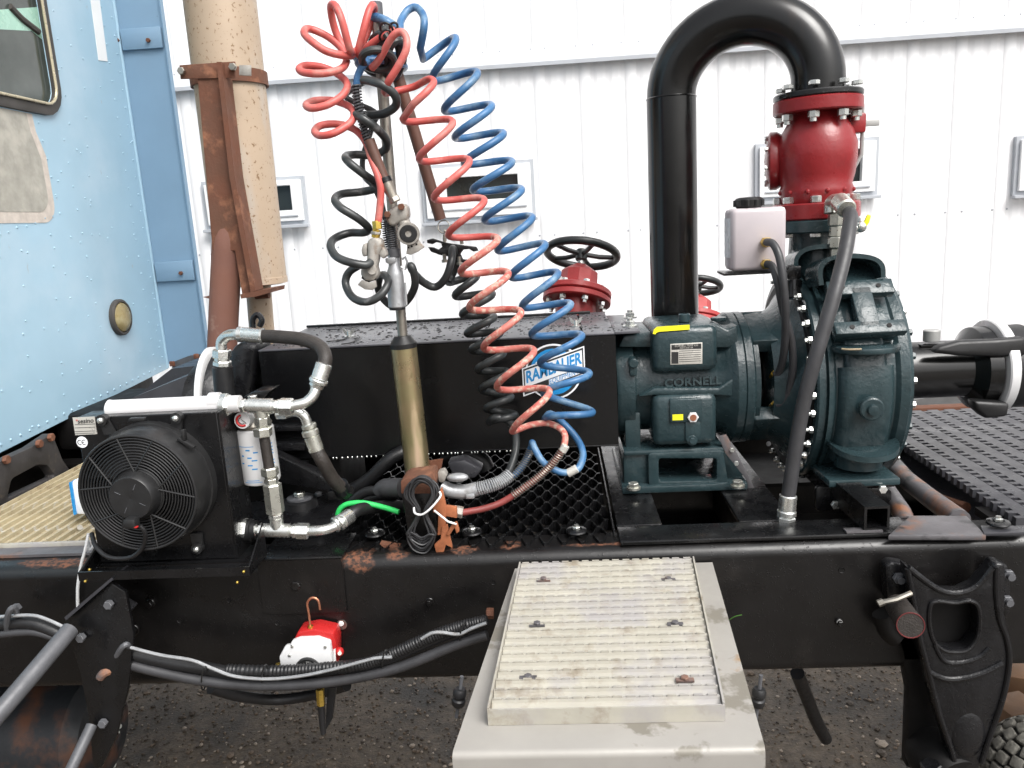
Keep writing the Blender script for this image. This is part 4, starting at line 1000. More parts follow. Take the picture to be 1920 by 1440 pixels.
# lower collar (smile) and foot
zc2 = at(1625, 846, 1.66).z
m_ = MB(); n_ = 14; pts = []
for k in range(n_+1):
    a_ = pi*k/n_; x_ = xc1-hw*1.25*cos(a_); dz_ = -.022*sin(a_)+.012
    m_.v += [V(x_, 1.74-.095*sin(a_)**.6, zc2+dz_), V(x_, 1.74-.095*sin(a_)**.6, zc2+dz_-.012), V(x_, 1.78, zc2+dz_+.006), V(x_, 1.78, zc2+dz_-.012)]
for i in range(n_):
    b0 = 4*i; b1 = b0+4
    for a_, b_ in ((0, 1), (1, 3), (3, 2), (2, 0)): m_.face((b0+a_, b0+b_, b1+b_, b1+a_))
m_.face((0, 1, 3, 2)); m_.face((4*n_, 4*n_+1, 4*n_+3, 4*n_+2)); build('lower_collar', m_, M['teal'], vo, ang=40)
build('lower_neck', MB().lathe([(0, .05), (.05, .05)], V(xc1, 1.735, zc2-.055), (0, 0, 1), 28), M['teal'], vo)
zz_ = at(1615, 903, 1.68).z
build('foot_pad', MB().span((at(1550, 903, 1.68).x, 1.665, zz_-.006), (at(1683, 903, 1.68).x, 1.80, zz_+.010), bev=.003), M['teal'], vo)
build('foot_plate', MB().span((at(1562, 915, 1.68).x, 1.675, zz_-.013), (at(1676, 915, 1.68).x, 1.80, zz_-.007), bev=.002), M['black'], vo)
build('support_bracket', MB().prism(rnd([at(a_, b_, 1.70) for a_, b_ in ((1530, 912), (1672, 916), (1672, 950), (1640, 956), (1530, 960))], .012), (0, .012, 0), bev=.002), M['black'], vo)
for a_, b_ in ((1581, 918), (1653, 916), (1565, 945)):
    p = at(a_, b_, 1.664); build('bolt', MB().hexa(p, p-V(0, .010, 0), .0095), M['zinc'], vo)
# suction pipe
sc = thing('suction_pipe', 'black suction pipe with white coupling ring right of the pump', 'pipe', (1.1, PY, 1.1))
xs0 = vx2+.02
build('pipe', MB().lathe([(0, .085), (.02, .080), (.03, .069), (.40, .069)], (xs0, PY, PZ-.004), ax, 40), M['pipe'], sc)
xc_ = at(1818, 690, 1.95).x
build('coupling', MB().lathe([(-.02, .070), (-.01, .082), (.0, .098), (.03, .100), (.034, .094), (.034, .06)], (xc_, PY, PZ-.004), ax, 40), M['pipe'], sc)
build('gasket_ring', MB().lathe([(0, .06), (0, .112), (.003, .115), (.022, .115), (.024, .112), (.024, .06)], (xc_+.036, PY, PZ-.004), ax, 48, capped=False), M['wplastic'], sc)
build('pipe_cap', MB().lathe([(0, .10), (.05, .10), (.06, .09)], (xc_+.062, PY, PZ-.004), ax, 40), M['matte'], sc)
def lever(z0, sgn):
    return MB().prism([at(a_, b_, 1.85) for a_, b_ in ((1750, 662), (1760, 650), (1800, 640), (1870, 637), (1925, 632), (1925, 668), (1880, 670), (1800, 668))], (0, .03, 0), bev=.008)
build('lever', lever(0, 0), M['matte'], sc, ang=50)
build('lever', MB().prism([at(a_, b_, 1.84) for a_, b_ in ((1826, 752), (1895, 756), (1890, 782), (1850, 786), (1832, 770))], (0, .04, 0), bev=.008), M['matte'], sc, ang=50)
p = at(1746, 640, 1.93); build('port_plug', MB().cyl(p, p+V(0, 0, .028), .019, n=24, ch=.002), M['grey'], sc)
p = at(1770, 645, 1.93); build('top_bar', MB().box(p+V(.02, 0, -.001), (.16, .03, .008), bev=.002), M['pipe'], sc)

# ---------------------------------------------------------------- discharge: check valve and gooseneck
DY = 1.99
dxv = at(1531, 300, DY).x
cv = thing('check_valve', 'red check valve bolted upright on top of the pump', 'valve', (dxv, DY, 1.5))
Zp = lambda py, px=1531, Y=DY: at(px, py, Y).z
zb1_, zb2_ = Zp(512), Zp(404)
build('discharge_neck', MB().lathe([(0, .064), (zb2_-zb1_-.02, .058), (zb2_-zb1_-.017, .058)], (dxv, DY, zb1_), (0, 0, 1), 36), M['teal'], pump)
fl = lambda z0, z1, r, m, name, par: build(name, MB().lathe([(0, r-.003), (.003, r), (z1-z0-.003, r), (z1-z0, r-.003)], (dxv, DY, z0), (0, 0, 1), 48), M[m], par)
fr_ = .1
zA, zB, zC_ = Zp(434), Zp(410), Zp(380)
fl(zA, zB-.001, fr_, 'teal', 'discharge_flange', pump)
fl(zB, zC_, fr_, 'red', 'lower_flange', cv)
zD, zE, zF = Zp(213), Zp(187), Zp(176)
fl(zD, zE, .100, 'red', 'upper_flange', cv)
H = zD-zC_
body = [(0, .078), (.02, .083), (H*.16, .084), (H*.2, .080), (H*.32, .086), (H*.5, .0905), (H*.65, .090), (H*.8, .080), (H*.93, .064), (H, .058)]
build('valve_body', MB().lathe([(zC_-zB-.0 if False else 0, .07)]+body, (dxv, DY, zC_), (0, 0, 1), 48), M['red'], cv, ang=60)
for k in range(12):
    a_ = 2*pi*k/12
    p = V(dxv+.0835*cos(a_), DY+.0835*sin(a_), zC_+H*.13); mbb = MB().sphere(p, .0055, 8, 6)
    if sin(a_) < .3: build('cast_stud', mbb, M['red'], cv)
# bonnet on the left
bc = at(1458, 300, DY)
build('bonnet', MB().lathe([(0, .045), (.03, .066), (.036, .069), (.05, .069), (.054, .064), (.058, .05), (.064, .0)], (dxv-.045, DY+.045, bc.z), (-1, .25, 0), 36), M['red'], cv)
for k in range(8):
    a_ = 2*pi*k/8+.3; p = V(dxv-.098+.014*cos(a_), DY+.060+.056*cos(a_), bc.z+.056*sin(a_)); build('bolt', MB().hexa(p, p-V(.008, 0, 0), .006), M['zinc'], cv)
for k in range(8):
    a_ = 2*pi*k/8+radians(22)
    cx_, cy_ = dxv+.084*cos(a_), DY+.084*sin(a_)
    z_ = zD
    build('nut', MB().hexa((cx_, cy_, z_-.0005), (cx_, cy_, z_-.016), .0125).cyl((cx_, cy_, z_-.015), (cx_, cy_, z_-.024), .0075, n=12), M['zinc'], cv)
    z_ = zF+.010
    build('bolt_head', MB().hexa((cx_, cy_, z_), (cx_, cy_, z_+.010), .0125), M['zinc'], cv)
    cx_, cy_ = dxv+.086*cos(a_+.1), DY+.086*sin(a_+.1)
    build('bolt_head', MB().hexa((cx_, cy_, zC_+.0005), (cx_, cy_, zC_+.016), .0125), M['zinc'], cv)
    if sin(a_+.1) < 0: build('nut', MB().hexa((cx_, cy_, zA-.0005), (cx_, cy_, zA-.010), .0115), M['zinc'], cv)
build('lever_arm', MB().tube([at(1617, 195, DY), at(1617, 250, DY), at(1615, 290, DY), at(1597, 322, DY)], .005, n=8), M['grey'], cv)
build('lever_arm', MB().box(at(1630, 231, DY), (.045, .006, .014), bev=.001), M['grey'], cv)
build('pivot_lug', MB().box(at(1603, 232, DY), (.04, .04, .045), bev=.006), M['red'], cv)
build('spring', MB().cyl(at(1590, 338, DY-.02), at(1590, 352, DY-.02), .008), M['zinc'], cv)
# sample valve on the right of the lower flange
sv = thing('drain_valve', 'small ball valve with yellow handle right of the lower red flange', 'valve', at(1605, 425, 1.95))
p = at(1600, 428, 1.93)
build('body', MB().cyl(p, at(1622, 425, 1.93), .009, n=14).sphere(at(1614, 425, 1.93), .014), M['zinc'], sv)
build('handle', MB().prism([at(a_, b_, 1.92) for a_, b_ in ((1619, 420), (1628, 402), (1634, 404), (1630, 418), (1624, 426))], (0, .008, 0), bev=.002), M['yel'], sv)
# gooseneck
gn = thing('gooseneck_pipe', 'glossy black gooseneck pipe arching over to the red valve', 'pipe', at(1263, 590, 2.15))
fl2 = build('flange', MB().lathe([(0, .097), (.003, .0995), (.011, .0995), (.014, .097)], (dxv, DY, zE+.0005), (0, 0, 1), 48), M['black'], gn)
GY = 2.12
lx = at(1262, 400, GY).x; rx = dxv; ry = DY
R_b = (rx-lx)/2; zsp = at(1262, 185, GY).z
rg = .0605
pts = [V(rx, ry, zE+.012), V(rx, ry, zE+.02)]
zsp = at(1531, 152, DY).z; 
arc = []
for k in range(0, 33):
    a_ = pi*k/32; t = (1-cos(a_))/2
    arc.append(V(rx-(rx-lx)*t, ry+(GY-ry)*t, zsp+R_b*sin(a_)))
build('bend', MB().tube([V(rx, ry, zE+.012)]+arc, rg, n=40), M['pipe'], gn, ang=60)
build('weld_bead', MB().lathe([(-.003, rg), (0, rg+.003), (.003, rg)], (lx, GY, zsp), (0, 0, 1), 40, capped=False), M['pipe'], gn)
build('down_pipe', MB().lathe([(0, rg+.001), (zsp-1.0, rg+.001)], (lx, GY, 1.0), (0, 0, 1), 40), M['pipe'], gn)

# ---------------------------------------------------------------- gate valves with handwheels
def gate_valve(pxc, wheel_y, wheel_hw, pxf, yflange, Y, label, lean=.42, sc_=1.):
    f0 = at(pxf, yflange, Y); c0 = at(pxc, wheel_y, Y); up = V(c0.x-f0.x, 0, c0.z-f0.z).normalized()
    L_ = (c0-f0).length/cos(lean); up = (up*cos(lean)+V(0, 1, 0)*sin(lean)).normalized(); c_ = f0+up*L_; rW = wheel_hw*mpp(Y)
    t = thing('gate_valve', label, 'valve', f0-up*.2, 'red gate valves with black handwheels')
    u_, v_ = frame_of(up)
    wh = build('handwheel', MB().tube([c_+(u_*cos(2*pi*k/40)+v_*sin(2*pi*k/40))*rW for k in range(40)], .0125*sc_, n=12, closed=True), M['wheel'], t)
    for k in range(5):
        a_ = 2*pi*k/5+.35; e = c_+(u_*cos(a_)+v_*sin(a_))*rW
        build('spoke', MB().tube([c_, c_.lerp(e, .5)-up*.004, e], .0075*sc_, n=8), M['wheel'], wh)
    build('hub', MB().cyl(c_-up*.022, c_+up*.014, .018*sc_, n=20, ch=.003), M['wheel'], wh)
    b = f0
    build('stem', MB().cyl(b+up*.02, c_-up*.02, .010*sc_), M['zinc'], t)
    build('bonnet_top', MB().lathe([(0, .066), (.030, .060), (.066, .058), (.074, .050), (.092, .024), (.094, .0)], b+up*.008, up, 10), M['redhy'], t)
    for q_ in (0, -.022): build('bonnet_flange' if q_ == 0 else 'body_flange', MB().lathe([(0, .100), (.003, .104), (.016, .104), (.019, .100)], b+up*q_, up, 40), M['redhy'], t)
    build('body', MB().lathe([(0, .055), (.15, .05), (.20, .062), (.235, .062)], b-up*.25, up, 24), M['redhy'], t)
    for k in range(8):
        a_ = 2*pi*k/8+.30; q_ = b+(u_*cos(a_)+v_*sin(a_))*.086-up*.0225
        build('bolt', MB().hexa(q_, q_-up*.013, .010).cyl(q_-up*.012, q_-up*.021, .006, n=8), M['zinc'], t)
        q_ = q_+up*.042; build('bolt', MB().hexa(q_, q_+up*.009, .010), M['zinc'], t)
    p = at(pxf-34, yflange-30, Y-.062); build('white_tag', MB().box(p, (.020, .002, .024)), M['wplastic'], t)
    return t
gate_valve(1092, 478, 65, 1082, 556, 2.45, 'red gate valve with black handwheel rising behind the guard box')
gate_valve(1312, 538, 42, 1303, 600, 3.1, 'red gate valve mostly hidden behind the black pipe, handwheel peeking out right', sc_=1.0)

# ---------------------------------------------------------------- reservoir bottle
bt = thing('reservoir_bottle', 'milky plastic oil reservoir with black screw cap beside the red valve', 'bottle', at(1425, 510, 1.82))
xa, xb = at(1374, 450, 1.80).x, at(1477, 450, 1.80).x
z0_, z1_ = at(1425, 508, 1.80).z, at(1425, 389, 1.80).z
build('tank', MB().box(((xa+xb)/2, 1.85, (z0_+z1_)/2), (xb-xa, .085, z1_-z0_), bev=.010), M['bottle'], bt, ang=60)
p = V(at(1405, 380, 1.84).x, 1.845, z1_)
cap = build('cap', MB().lathe([(0, .026), (.005, .030), (.018, .031), (.022, .027), (.024, .02)], p, (0, 0, 1), 28), M['matte'], bt)
for k in range(10):
    a_ = 2*pi*k/10; q_ = p+V(.030*cos(a_), .030*sin(a_), .004); build('cap_knurl', MB().cyl(q_, q_+V(0, 0, .014), .0045, n=8, ch=.001), M['matte'], cap)
build('shelf', MB().prism([V(at(1358, 503, 1.8).x, 1.80, z0_-.002), V(at(1480, 512, 1.8).x, 1.80, z0_-.002), V(at(1480, 512, 1.8).x, 1.90, z0_-.002), V(at(1370, 503, 1.8).x-.01, 1.90, z0_-.002)], (0, 0, -.005)), M['black'], bt)
build('side_label', MB().prism([V(xa-.0006, 1.825, z0_+.03), V(xa-.0006, 1.885, z0_+.03), V(xa-.0006, 1.885, z1_-.02), V(xa-.0006, 1.825, z1_-.02)], (.0005, 0, 0)), M['dwhite'], bt)
for a_, b_ in ((1434, 454), (1434, 495)):
    p = at(a_, b_, 1.806); build('fitting', MB().hexa(p, p-V(-.002, .016, 0), .0115).cyl(p-V(.002, .014, 0), p-V(-.004, .024, 0), .0095), M['brass'], bt)
single('oil_line', MB().tube(path([(1437, 454, 1.785), (1450, 458, 1.76), (1462, 485, 1.74), (1470, 540, 1.73), (1473, 600, 1.74), (1470, 660, 1.77), (1462, 695, 1.80), (1454, 702, 1.81)], sub=8), .0085, n=12), M['rubber_grey'], 'thin grey hose from the upper bottle fitting to the pump bracket', 'hose', 'oil hoses of the reservoir')
single('oil_line', MB().tube(path([(1437, 495, 1.785), (1448, 500, 1.77), (1458, 530, 1.75), (1468, 580, 1.75), (1484, 640, 1.76), (1486, 700, 1.78), (1472, 750, 1.80), (1456, 758, 1.81)], sub=8), .0085, n=12), M['rubber_grey'], 'thin grey hose from the lower bottle fitting to the pump bracket', 'hose', 'oil hoses of the reservoir')
single('priming_fitting', MB().cyl(at(1488, 525, 1.86), at(1488, 560, 1.85), .018, n=18, ch=.002).box(at(1484, 510, 1.88), (.03, .05, .03), bev=.003), M['black'], 'short black pipe stub between the reservoir hoses and the volute', 'fitting')

# ---------------------------------------------------------------- big grey hose
bh = thing('discharge_hose', 'thick grey rubber hose hanging in front of the pump volute', 'hose', at(1475, 1000, 1.6))
build('hose', MB().tube(path([(1580, 392, 1.80), (1594, 402, 1.74), (1592, 430, 1.70), (1583, 480, 1.66), (1562, 560, 1.62), (1532, 660, 1.60), (1508, 750, 1.60), (1490, 850, 1.60), (1478, 930, 1.60)], sub=10), .0145, n=18), M['rubber_grey'], bh)
build('elbow', MB().tube(path([(1558, 400, 1.86), (1560, 380, 1.86), (1572, 377, 1.82), (1584, 385, 1.77)], sub=6), .0155, n=16), M['zincy'], bh)
pp = [at(1575, 378, 1.80), at(1588, 392, 1.75)]
build('crimp', MB().cyl(pp[0], pp[1], .020, n=20, ch=.003), M['zincy'], bh)
a_, b_ = at(1478, 928, 1.60), at(1472, 992, 1.60); d_ = b_-a_
build('crimp', MB().cyl(a_, a_+d_*.45, .0178, n=20, ch=.002), M['zinc'], bh)
build('swivel_nut', MB().hexa(a_+d_*.62, a_+d_, .0195).cyl(a_+d_*.43, a_+d_*.62, .0195, n=20, ch=.003), M['zinc'], bh)
nip = thing('pipe_nipple', 'stack of nickel hex fittings beside the black discharge neck', 'fitting', at(1565, 495, 1.86))
for k, (y0_, y1_, r_) in enumerate(((400, 424, .017), (424, 444, .014), (444, 466, .017), (466, 484, .013), (484, 500, .016))):
    build('hex_fitting', MB().hexa(at(1567, y0_, 1.86), at(1566, y1_-1, 1.86), r_), M['zincy'], nip)

# ---------------------------------------------------------------- post (pogo stick), rod, plug
po = thing('hose_tender_post', 'yellow zinc cylinder post with steel rod carrying the air hoses', 'post', at(785, 900, 1.66))
PYY = 1.66
A0, A1 = at(786, 905, PYY), at(757, 652, PYY)
rc = 24.5*mpp(PYY)
build('cylinder', MB().lathe([(0, rc), ((A1-A0).length, rc)], A0, A1-A0, 36), M['yzinc'], po)
build('cap', MB().lathe([(0, rc+.0005), (.010, rc+.001), (.012, rc*.98), (.026, rc*.62), (.027, .008)], A1, A1-A0, 32), M['matte'], po)
R0, R1 = at(756, 640, PYY), at(705, 10, PYY)
build('rod', MB().cyl(R0, R1, .0105, .0115, n=20), M['steel'], po)
build('rod_tip', MB().cyl(at(706, 34, PYY), at(704, 4, PYY), .0135, n=20, ch=.002), M['strapgrey'], po)
build('base_box', MB().prism([at(a, b, 1.545) for a, b in ((752, 922), (812, 922), (832, 1046), (772, 1046))], (0, .08, 0), bev=.003), M['rail'], po)
build('base_top', MB().prism([at(a, b, 1.54) for a, b in ((751, 903), (762, 897), (810, 890), (816, 906), (812, 926), (752, 926))], (0, .07, 0), bev=.002), M['rust'], po)
build('rust_tab', MB().prism([at(a, b, 1.68) for a, b in ((800, 866), (830, 862), (826, 884), (806, 892))], (0, .01, 0)), M['rust'], po)
build('base_plate', MB().prism([at(a, b, 1.55) for a, b in ((712, 1020), (772, 1030), (772, 1040), (730, 1036))], (0, .02, 0)), M['rust'], po)
# rusty clips beside the base
def clip(pts, Y, label, dep=.012, m='rustclip'):
    return single('rusty_clip', MB().prism([at(a, b, Y) for a, b in pts], (0, dep, 0), bev=.0015), M[m], label, 'clip', 'rusty clips at the post base')
clip([(828, 948), (856, 952), (857, 972), (834, 968), (836, 985), (826, 985)], 1.53, 'rusty bent clip at the red hose fitting, topmost of the clips')
clip([(810, 940), (828, 915), (836, 950), (834, 1002), (820, 1004), (822, 960), (812, 962)], 1.525, 'tall rusty strip clip right of the black wire coil')
clip([(828, 990), (838, 985), (848, 1028), (836, 1022), (832, 1035), (818, 1038), (814, 1022), (826, 1012)], 1.52, 'rusty forked clip lowest beside the wire coil')
clip([(836, 1002), (848, 984), (856, 980), (861, 997), (856, 1001), (852, 990), (842, 1006)], 1.515, 'pale rusty hooked clip with white wire end', m='rustclip')
# brown rod
br_ = thing('balance_rod', 'brown tubular rod leaning from the hose bundle down to the ring', 'rod', at(826, 420, 1.72))
build('tube', MB().cyl(at(745, 140, 1.70), at(826, 412, 1.72), .0125, n=20), M['brownrod'], br_)
build('ring', MB().tube([at(832, 425, 1.72)+V(.0125*cos(a), .004*sin(a), .0135*sin(a)) for a in [2*pi*k/24 for k in range(24)]], .0013, n=6, closed=True), M['steel'], br_)
build('hook', MB().tube(path([(833, 432, 1.715), (840, 438, 1.715), (837, 446, 1.715), (833, 440, 1.715), (834, 458, 1.715)], sub=5), .003, n=8), M['steel'], br_)
# hose clamp plate
cp = thing('hose_clamp_plate', 'dark steel clamp plate with two open notches hanging from the ring', 'clamp', at(850, 480, 1.70))
Yc_ = 1.70
out_ = [(800, 456), (812, 448), (835, 456), (860, 464), (880, 460), (897, 472), (893, 478), (886, 474), (880, 468), (870, 470), (864, 477), (870, 486), (880, 486), (890, 480), (884, 492), (868, 494), (845, 482), (820, 474), (806, 468), (802, 462), (815, 464), (825, 468), (830, 460), (822, 455), (814, 456), (812, 460)]
build('plate', MB().prism([at(a, b, Yc_) for a, b in ((800, 450), (811, 447), (836, 455), (870, 460), (893, 463), (897, 470), (888, 472), (880, 467), (869, 468), (863, 476), (868, 486), (879, 487), (884, 492), (868, 493), (846, 482), (824, 478), (808, 472), (802, 463), (813, 464), (822, 468), (829, 463), (827, 456), (818, 454), (811, 458), (801, 456))], (0, .010, 0), bev=.0012), M['cast'], cp, ang=40)
for a, b in ((833, 486), (861, 491)): p = at(a, b-10, Yc_); build('bolt', MB().cyl(p, p-V(0, 0, .018), .004, n=10).hexa(p-V(0, 0, .012), p-V(0, 0, .018), .007), M['steel'], cp)
for a, b in ((834, 452), (866, 458)): p = at(a, b, Yc_); build('bolt', MB().cyl(p, p+V(0, 0, .008), .004, n=10), M['steel'], cp)
# trailer plug
tp = thing('trailer_plug', 'grey die-cast trailer plug hanging upright above the yellow post', 'plug', at(745, 575, 1.63))
T0, T1 = at(745, 576, 1.63), at(738, 478, 1.63); d_ = (T1-T0).normalized(); L_ = (T1-T0).length
build('shell', MB().lathe([(0, .017), (.002, .0185), (.062*1, .0175), (.072, .0165), (.085, .0115), (L_, .0115)], T0, d_, 28), M['plug'], tp)
build('lower_rim', MB().lathe([(-.004, .0165), (.003, .0170)], T0-d_*.001, d_, 24), M['matte'], tp)
build('ear', MB().tube([at(752, 500, 1.62), at(760, 505, 1.62), at(764, 492, 1.62), at(760, 482, 1.62), at(754, 486, 1.62)], .0025, n=8), M['plug'], tp)
build('ear', MB().prism([at(a, b, 1.615) for a, b in ((722, 484), (740, 482), (742, 492), (730, 496), (723, 492))], (0, .02, 0), bev=.002), M['plug'], tp)
build('key_rib', MB().cyl(at(759, 530, 1.612), at(762, 572, 1.612), .0025, n=8), M['plug'], tp)
m_ = MB(); cp_ = [at(738, 480, 1.63), at(735, 450, 1.63), at(730, 415, 1.63)]
m_.tube(cp_, .008, n=12); build('cable', m_, M['rubber'], tp)
m_ = MB(); coil_around([at(739, 484, 1.63), at(735, 450, 1.63), at(729, 410, 1.63)], .0105, .0042, .0013, m_); build('spring_guard', m_, M['strapgrey'], tp)
m_ = MB(); coil_around([at(731, 482, 1.64), at(725, 450, 1.64), at(722, 412, 1.64)], .007, .0045, .0011, m_); build('spring_guard', m_, M['ink'], tp)
build('collar', MB().cyl(at(740, 482, 1.63), at(738, 466, 1.63), .0125, n=20, ch=.001), M['strapgrey'], tp)

# gladhands
def gladhand_side(label):
    Y = 1.60
    g_ = thing('gladhand', label, 'air coupling', at(752, 470, Y))
    bod = build('body', MB().prism([at(a, b, Y) for a, b in ((721, 402), (735, 388), (752, 380), (764, 386), (766, 402), (764, 412), (750, 416), (740, 424), (731, 424), (724, 414))], (0, .03, 0), bev=.006), M['castal'], g_, ang=60)
    for a, b in ((727, 402), (753, 388)): p = at(a, b, Y-.001); build('bolt', MB().hexa(p, p-V(0, .008, 0), .0068), M['rust'], bod)
    c_ = at(766, 438, Y)
    dn = V(.10, -1, -.05).normalized()
    build('seal_housing', MB().lathe([(-.028, .015), (-.01, .021), (.002, .0225), (.005, .0215), (.005, .018)], c_, dn, 32), M['castal'], g_)
    build('rubber_seal', MB().lathe([(.0045, .018), (.0075, .016), (.0075, .007), (.001, .005), (.001, 0)], c_, dn, 28), M['rubber'], g_)
    build('neck', MB().cyl(at(755, 412, Y+.016), at(762, 428, Y+.014), .013, n=16), M['castal'], g_)
    build('tongue', MB().prism([at(a, b, Y+.004) for a, b in ((763, 452), (784, 448), (789, 456), (796, 463), (784, 472), (770, 478), (761, 476), (763, 466))], (0, .007, 0), bev=.0015), M['castal'], g_, ang=40)
    for a, b in ((766, 464), (772, 462), (781, 458)): p = at(a, b, Y+.0035); build('pin_hole', MB().cyl(p, p-V(0, .0006, 0), .002, n=8), M['void'], g_)
    return g_
gladhand_side('weathered gladhand facing forward with round black rubber seal')
def gladhand_down(label):
    Y = 1.58
    g_ = thing('gladhand', label, 'air coupling', at(692, 540, Y))
    bod = build('body', MB().prism([at(a, b, Y) for a, b in ((687, 452), (698, 444), (712, 446), (718, 456), (717, 468), (710, 478), (706, 500), (710, 515), (702, 528), (684, 528), (674, 515), (677, 500), (686, 494), (688, 470))], (0, .03, 0), bev=.007), M['castal'], g_, ang=60)
    build('side_lug', MB().prism([at(a, b, Y+.004) for a, b in ((680, 458), (688, 455), (688, 480), (680, 482), (677, 470))], (0, .02, 0), bev=.003), M['castal'], g_)
    build('side_lug', MB().prism([at(a, b, Y+.004) for a, b in ((712, 458), (722, 466), (726, 478), (718, 486), (710, 478))], (0, .02, 0), bev=.003), M['castal'], g_)
    build('cover_bolt', MB().cyl(at(697, 506, Y-.001), at(697, 506, Y-.006), .010, n=20, ch=.001), M['castal'], g_)
    build('seal_lip', MB().prism([at(a, b, Y+.003) for a, b in ((677, 522), (690, 530), (705, 524), (702, 516), (680, 514))], (0, .02, 0), bev=.001), M['void'], g_)
    build('tongue', MB().prism([at(a, b, Y-.002) for a, b in ((678, 525), (692, 530), (704, 526), (706, 538), (698, 544), (684, 543), (670, 534))], (0, .008, 0), bev=.0015), M['castal'], g_)
    build('hose_nut', MB().hexa(at(708, 430, Y+.012), at(706, 414, Y+.012), .0098).cyl(at(704, 446, Y+.012), at(707, 430, Y+.012), .0085, n=16, ch=.001), M['brass'], g_)
    build('hose_nut', MB().hexa(at(705, 440, Y+.012), at(705, 434, Y+.012), .0105), M['castal'], g_)
    return g_
gladhand_down('weathered gladhand pointing down at the end of the straight red hose')

# ---------------------------------------------------------------- coiled hoses
k1 = mpp(1.68)
def hose(name, pts, r, m, label, group='coiled air hoses', n=12):
    return single(name, MB().tube(pts, r, n=n), M[m], label, 'air hose', group)
# red right
redt = [(765, 60), (723, 158), (813, 149), (755, 224), (849, 228), (786, 299), (880, 301), (814, 372), (908, 375), (841, 441), (933, 448), (864, 510), (953, 512), (880, 577), (977, 585), (907, 652), (1001, 657), (932, 726), (1030, 733), (962, 809)]
rh = thing('red_coil_hose', 'long red coiled air hose right of the brown rod', 'air hose', at(900, 800, 1.62), 'coiled air hoses')
Yred = lambda t: 1.60+.02*t
hp = helix_pts(False, redt[3:], Yred, .045, 12)
first = path([(697, 128, 1.60), (712, 110, 1.585), (735, 70, 1.565), (752, 60, 1.56), (762, 72, 1.555), (761, 95, 1.55), (746, 125, 1.55), (726, 158, 1.56), (722, 174, 1.60), (740, 171, 1.64), (775, 163, 1.65), (803, 149, 1.625), (813, 155, 1.595), (800, 172, 1.57), (775, 195, 1.565)], sub=7)
allp = first+hp
half = len(allp)*62//100
build('hose', MB().tube(allp[:half+1], 6.4*mpp(1.6), n=12), M['redhose'], rh)
build('worn_section', MB().tube(allp[half:], 6.6*mpp(1.6), n=12), M['redworn'], rh)
tail = [allp[-1]]+path([(985, 800, 1.655), (1020, 793, 1.66), (1050, 803, 1.64), (1060, 822, 1.615), (1054, 845, 1.60)], sub=7)
build('worn_section', MB().tube(crom([allp[-2]]+[allp[-1]]+tail[1::4]+[tail[-1]], 6), 6.4*mpp(1.6), n=12), M['redworn'], rh)
tl = path([(1054, 845, 1.60), (1040, 864, 1.60), (1015, 890, 1.60), (985, 913, 1.595), (946, 939, 1.59), (910, 953, 1.58), (867, 961, 1.57)], sub=8)
build('lower_hose', MB().tube(tl, 6.6*mpp(1.6), n=12), M['reddark'], rh)
m_ = MB(); coil_around(tl[:30], .0082, .0052, .0013, m_); build('spring_guard', m_, M['steel'], rh)
build('ferrule', MB().cyl(tl[0]-V(0, 0, .002), tl[0]+(tl[0]-tl[4]).normalized()*.014, .0088, n=16, ch=.001), M['label'], rh)
build('end_fitting', MB().hexa(at(868, 961, 1.57), at(850, 958, 1.57), .0125).cyl(at(850, 958, 1.57), at(835, 955, 1.57), .009, n=16), M['castal'], rh)
# blue
bl = thing('blue_coil_hose', 'long blue coiled air hose, rightmost of the coils', 'air hose', at(1000, 880, 1.7), 'coiled air hoses')
bt_ = [(781, 116), (854, 71), (811, 150), (895, 136), (833, 207), (922, 198), (853, 258), (944, 250), (870, 306), (960, 303), (887, 357), (978, 355), (908, 413), (998, 407), (933, 469), (1022, 458), (958, 519), (1046, 512), (979, 575), (1070, 570), (997, 627), (1091, 629), (1013, 681), (1105, 700), (1019, 737), (1111, 773), (1022, 784)]
hp = helix_pts(False, bt_, lambda t: 1.72-.05*t, .045, 12)
first = path([(697, 35, 1.66), (712, 34, 1.64), (730, 44, 1.63), (748, 55, 1.66), (752, 38, 1.70), (764, 20, 1.72), (780, 14, 1.72), (793, 28, 1.70), (795, 50, 1.68), (788, 90, 1.70)], sub=7)
tail = path([(1022, 784, 1.67), (1032, 776, 1.69), (1050, 788, 1.71), (1080, 820, 1.70), (1093, 850, 1.67), (1086, 876, 1.64), (1073, 885, 1.63)], sub=7)
build('hose', MB().tube(first+hp[3:-1]+tail, 6.8*mpp(1.68), n=12), M['bluehose'], bl)
tl2 = path([(1073, 885, 1.63), (1050, 885, 1.62), (1020, 868, 1.62), (1003, 842, 1.63), (998, 830, 1.645), (996, 838, 1.66), (985, 865, 1.66), (965, 890, 1.65), (935, 908, 1.64), (905, 918, 1.63)], sub=7)
build('lower_hose', MB().tube(tl2, 6.6*mpp(1.65), n=12), M['bluehose'], bl)
m_ = MB(); coil_around(tl2[36:], .0085, .0052, .0014, m_); build('spring_guard', m_, M['steel'], bl)
build('ferrule', MB().cyl(at(1082, 878, 1.625), at(1064, 888, 1.625), .0095, n=18, ch=.001), M['label'], bl)
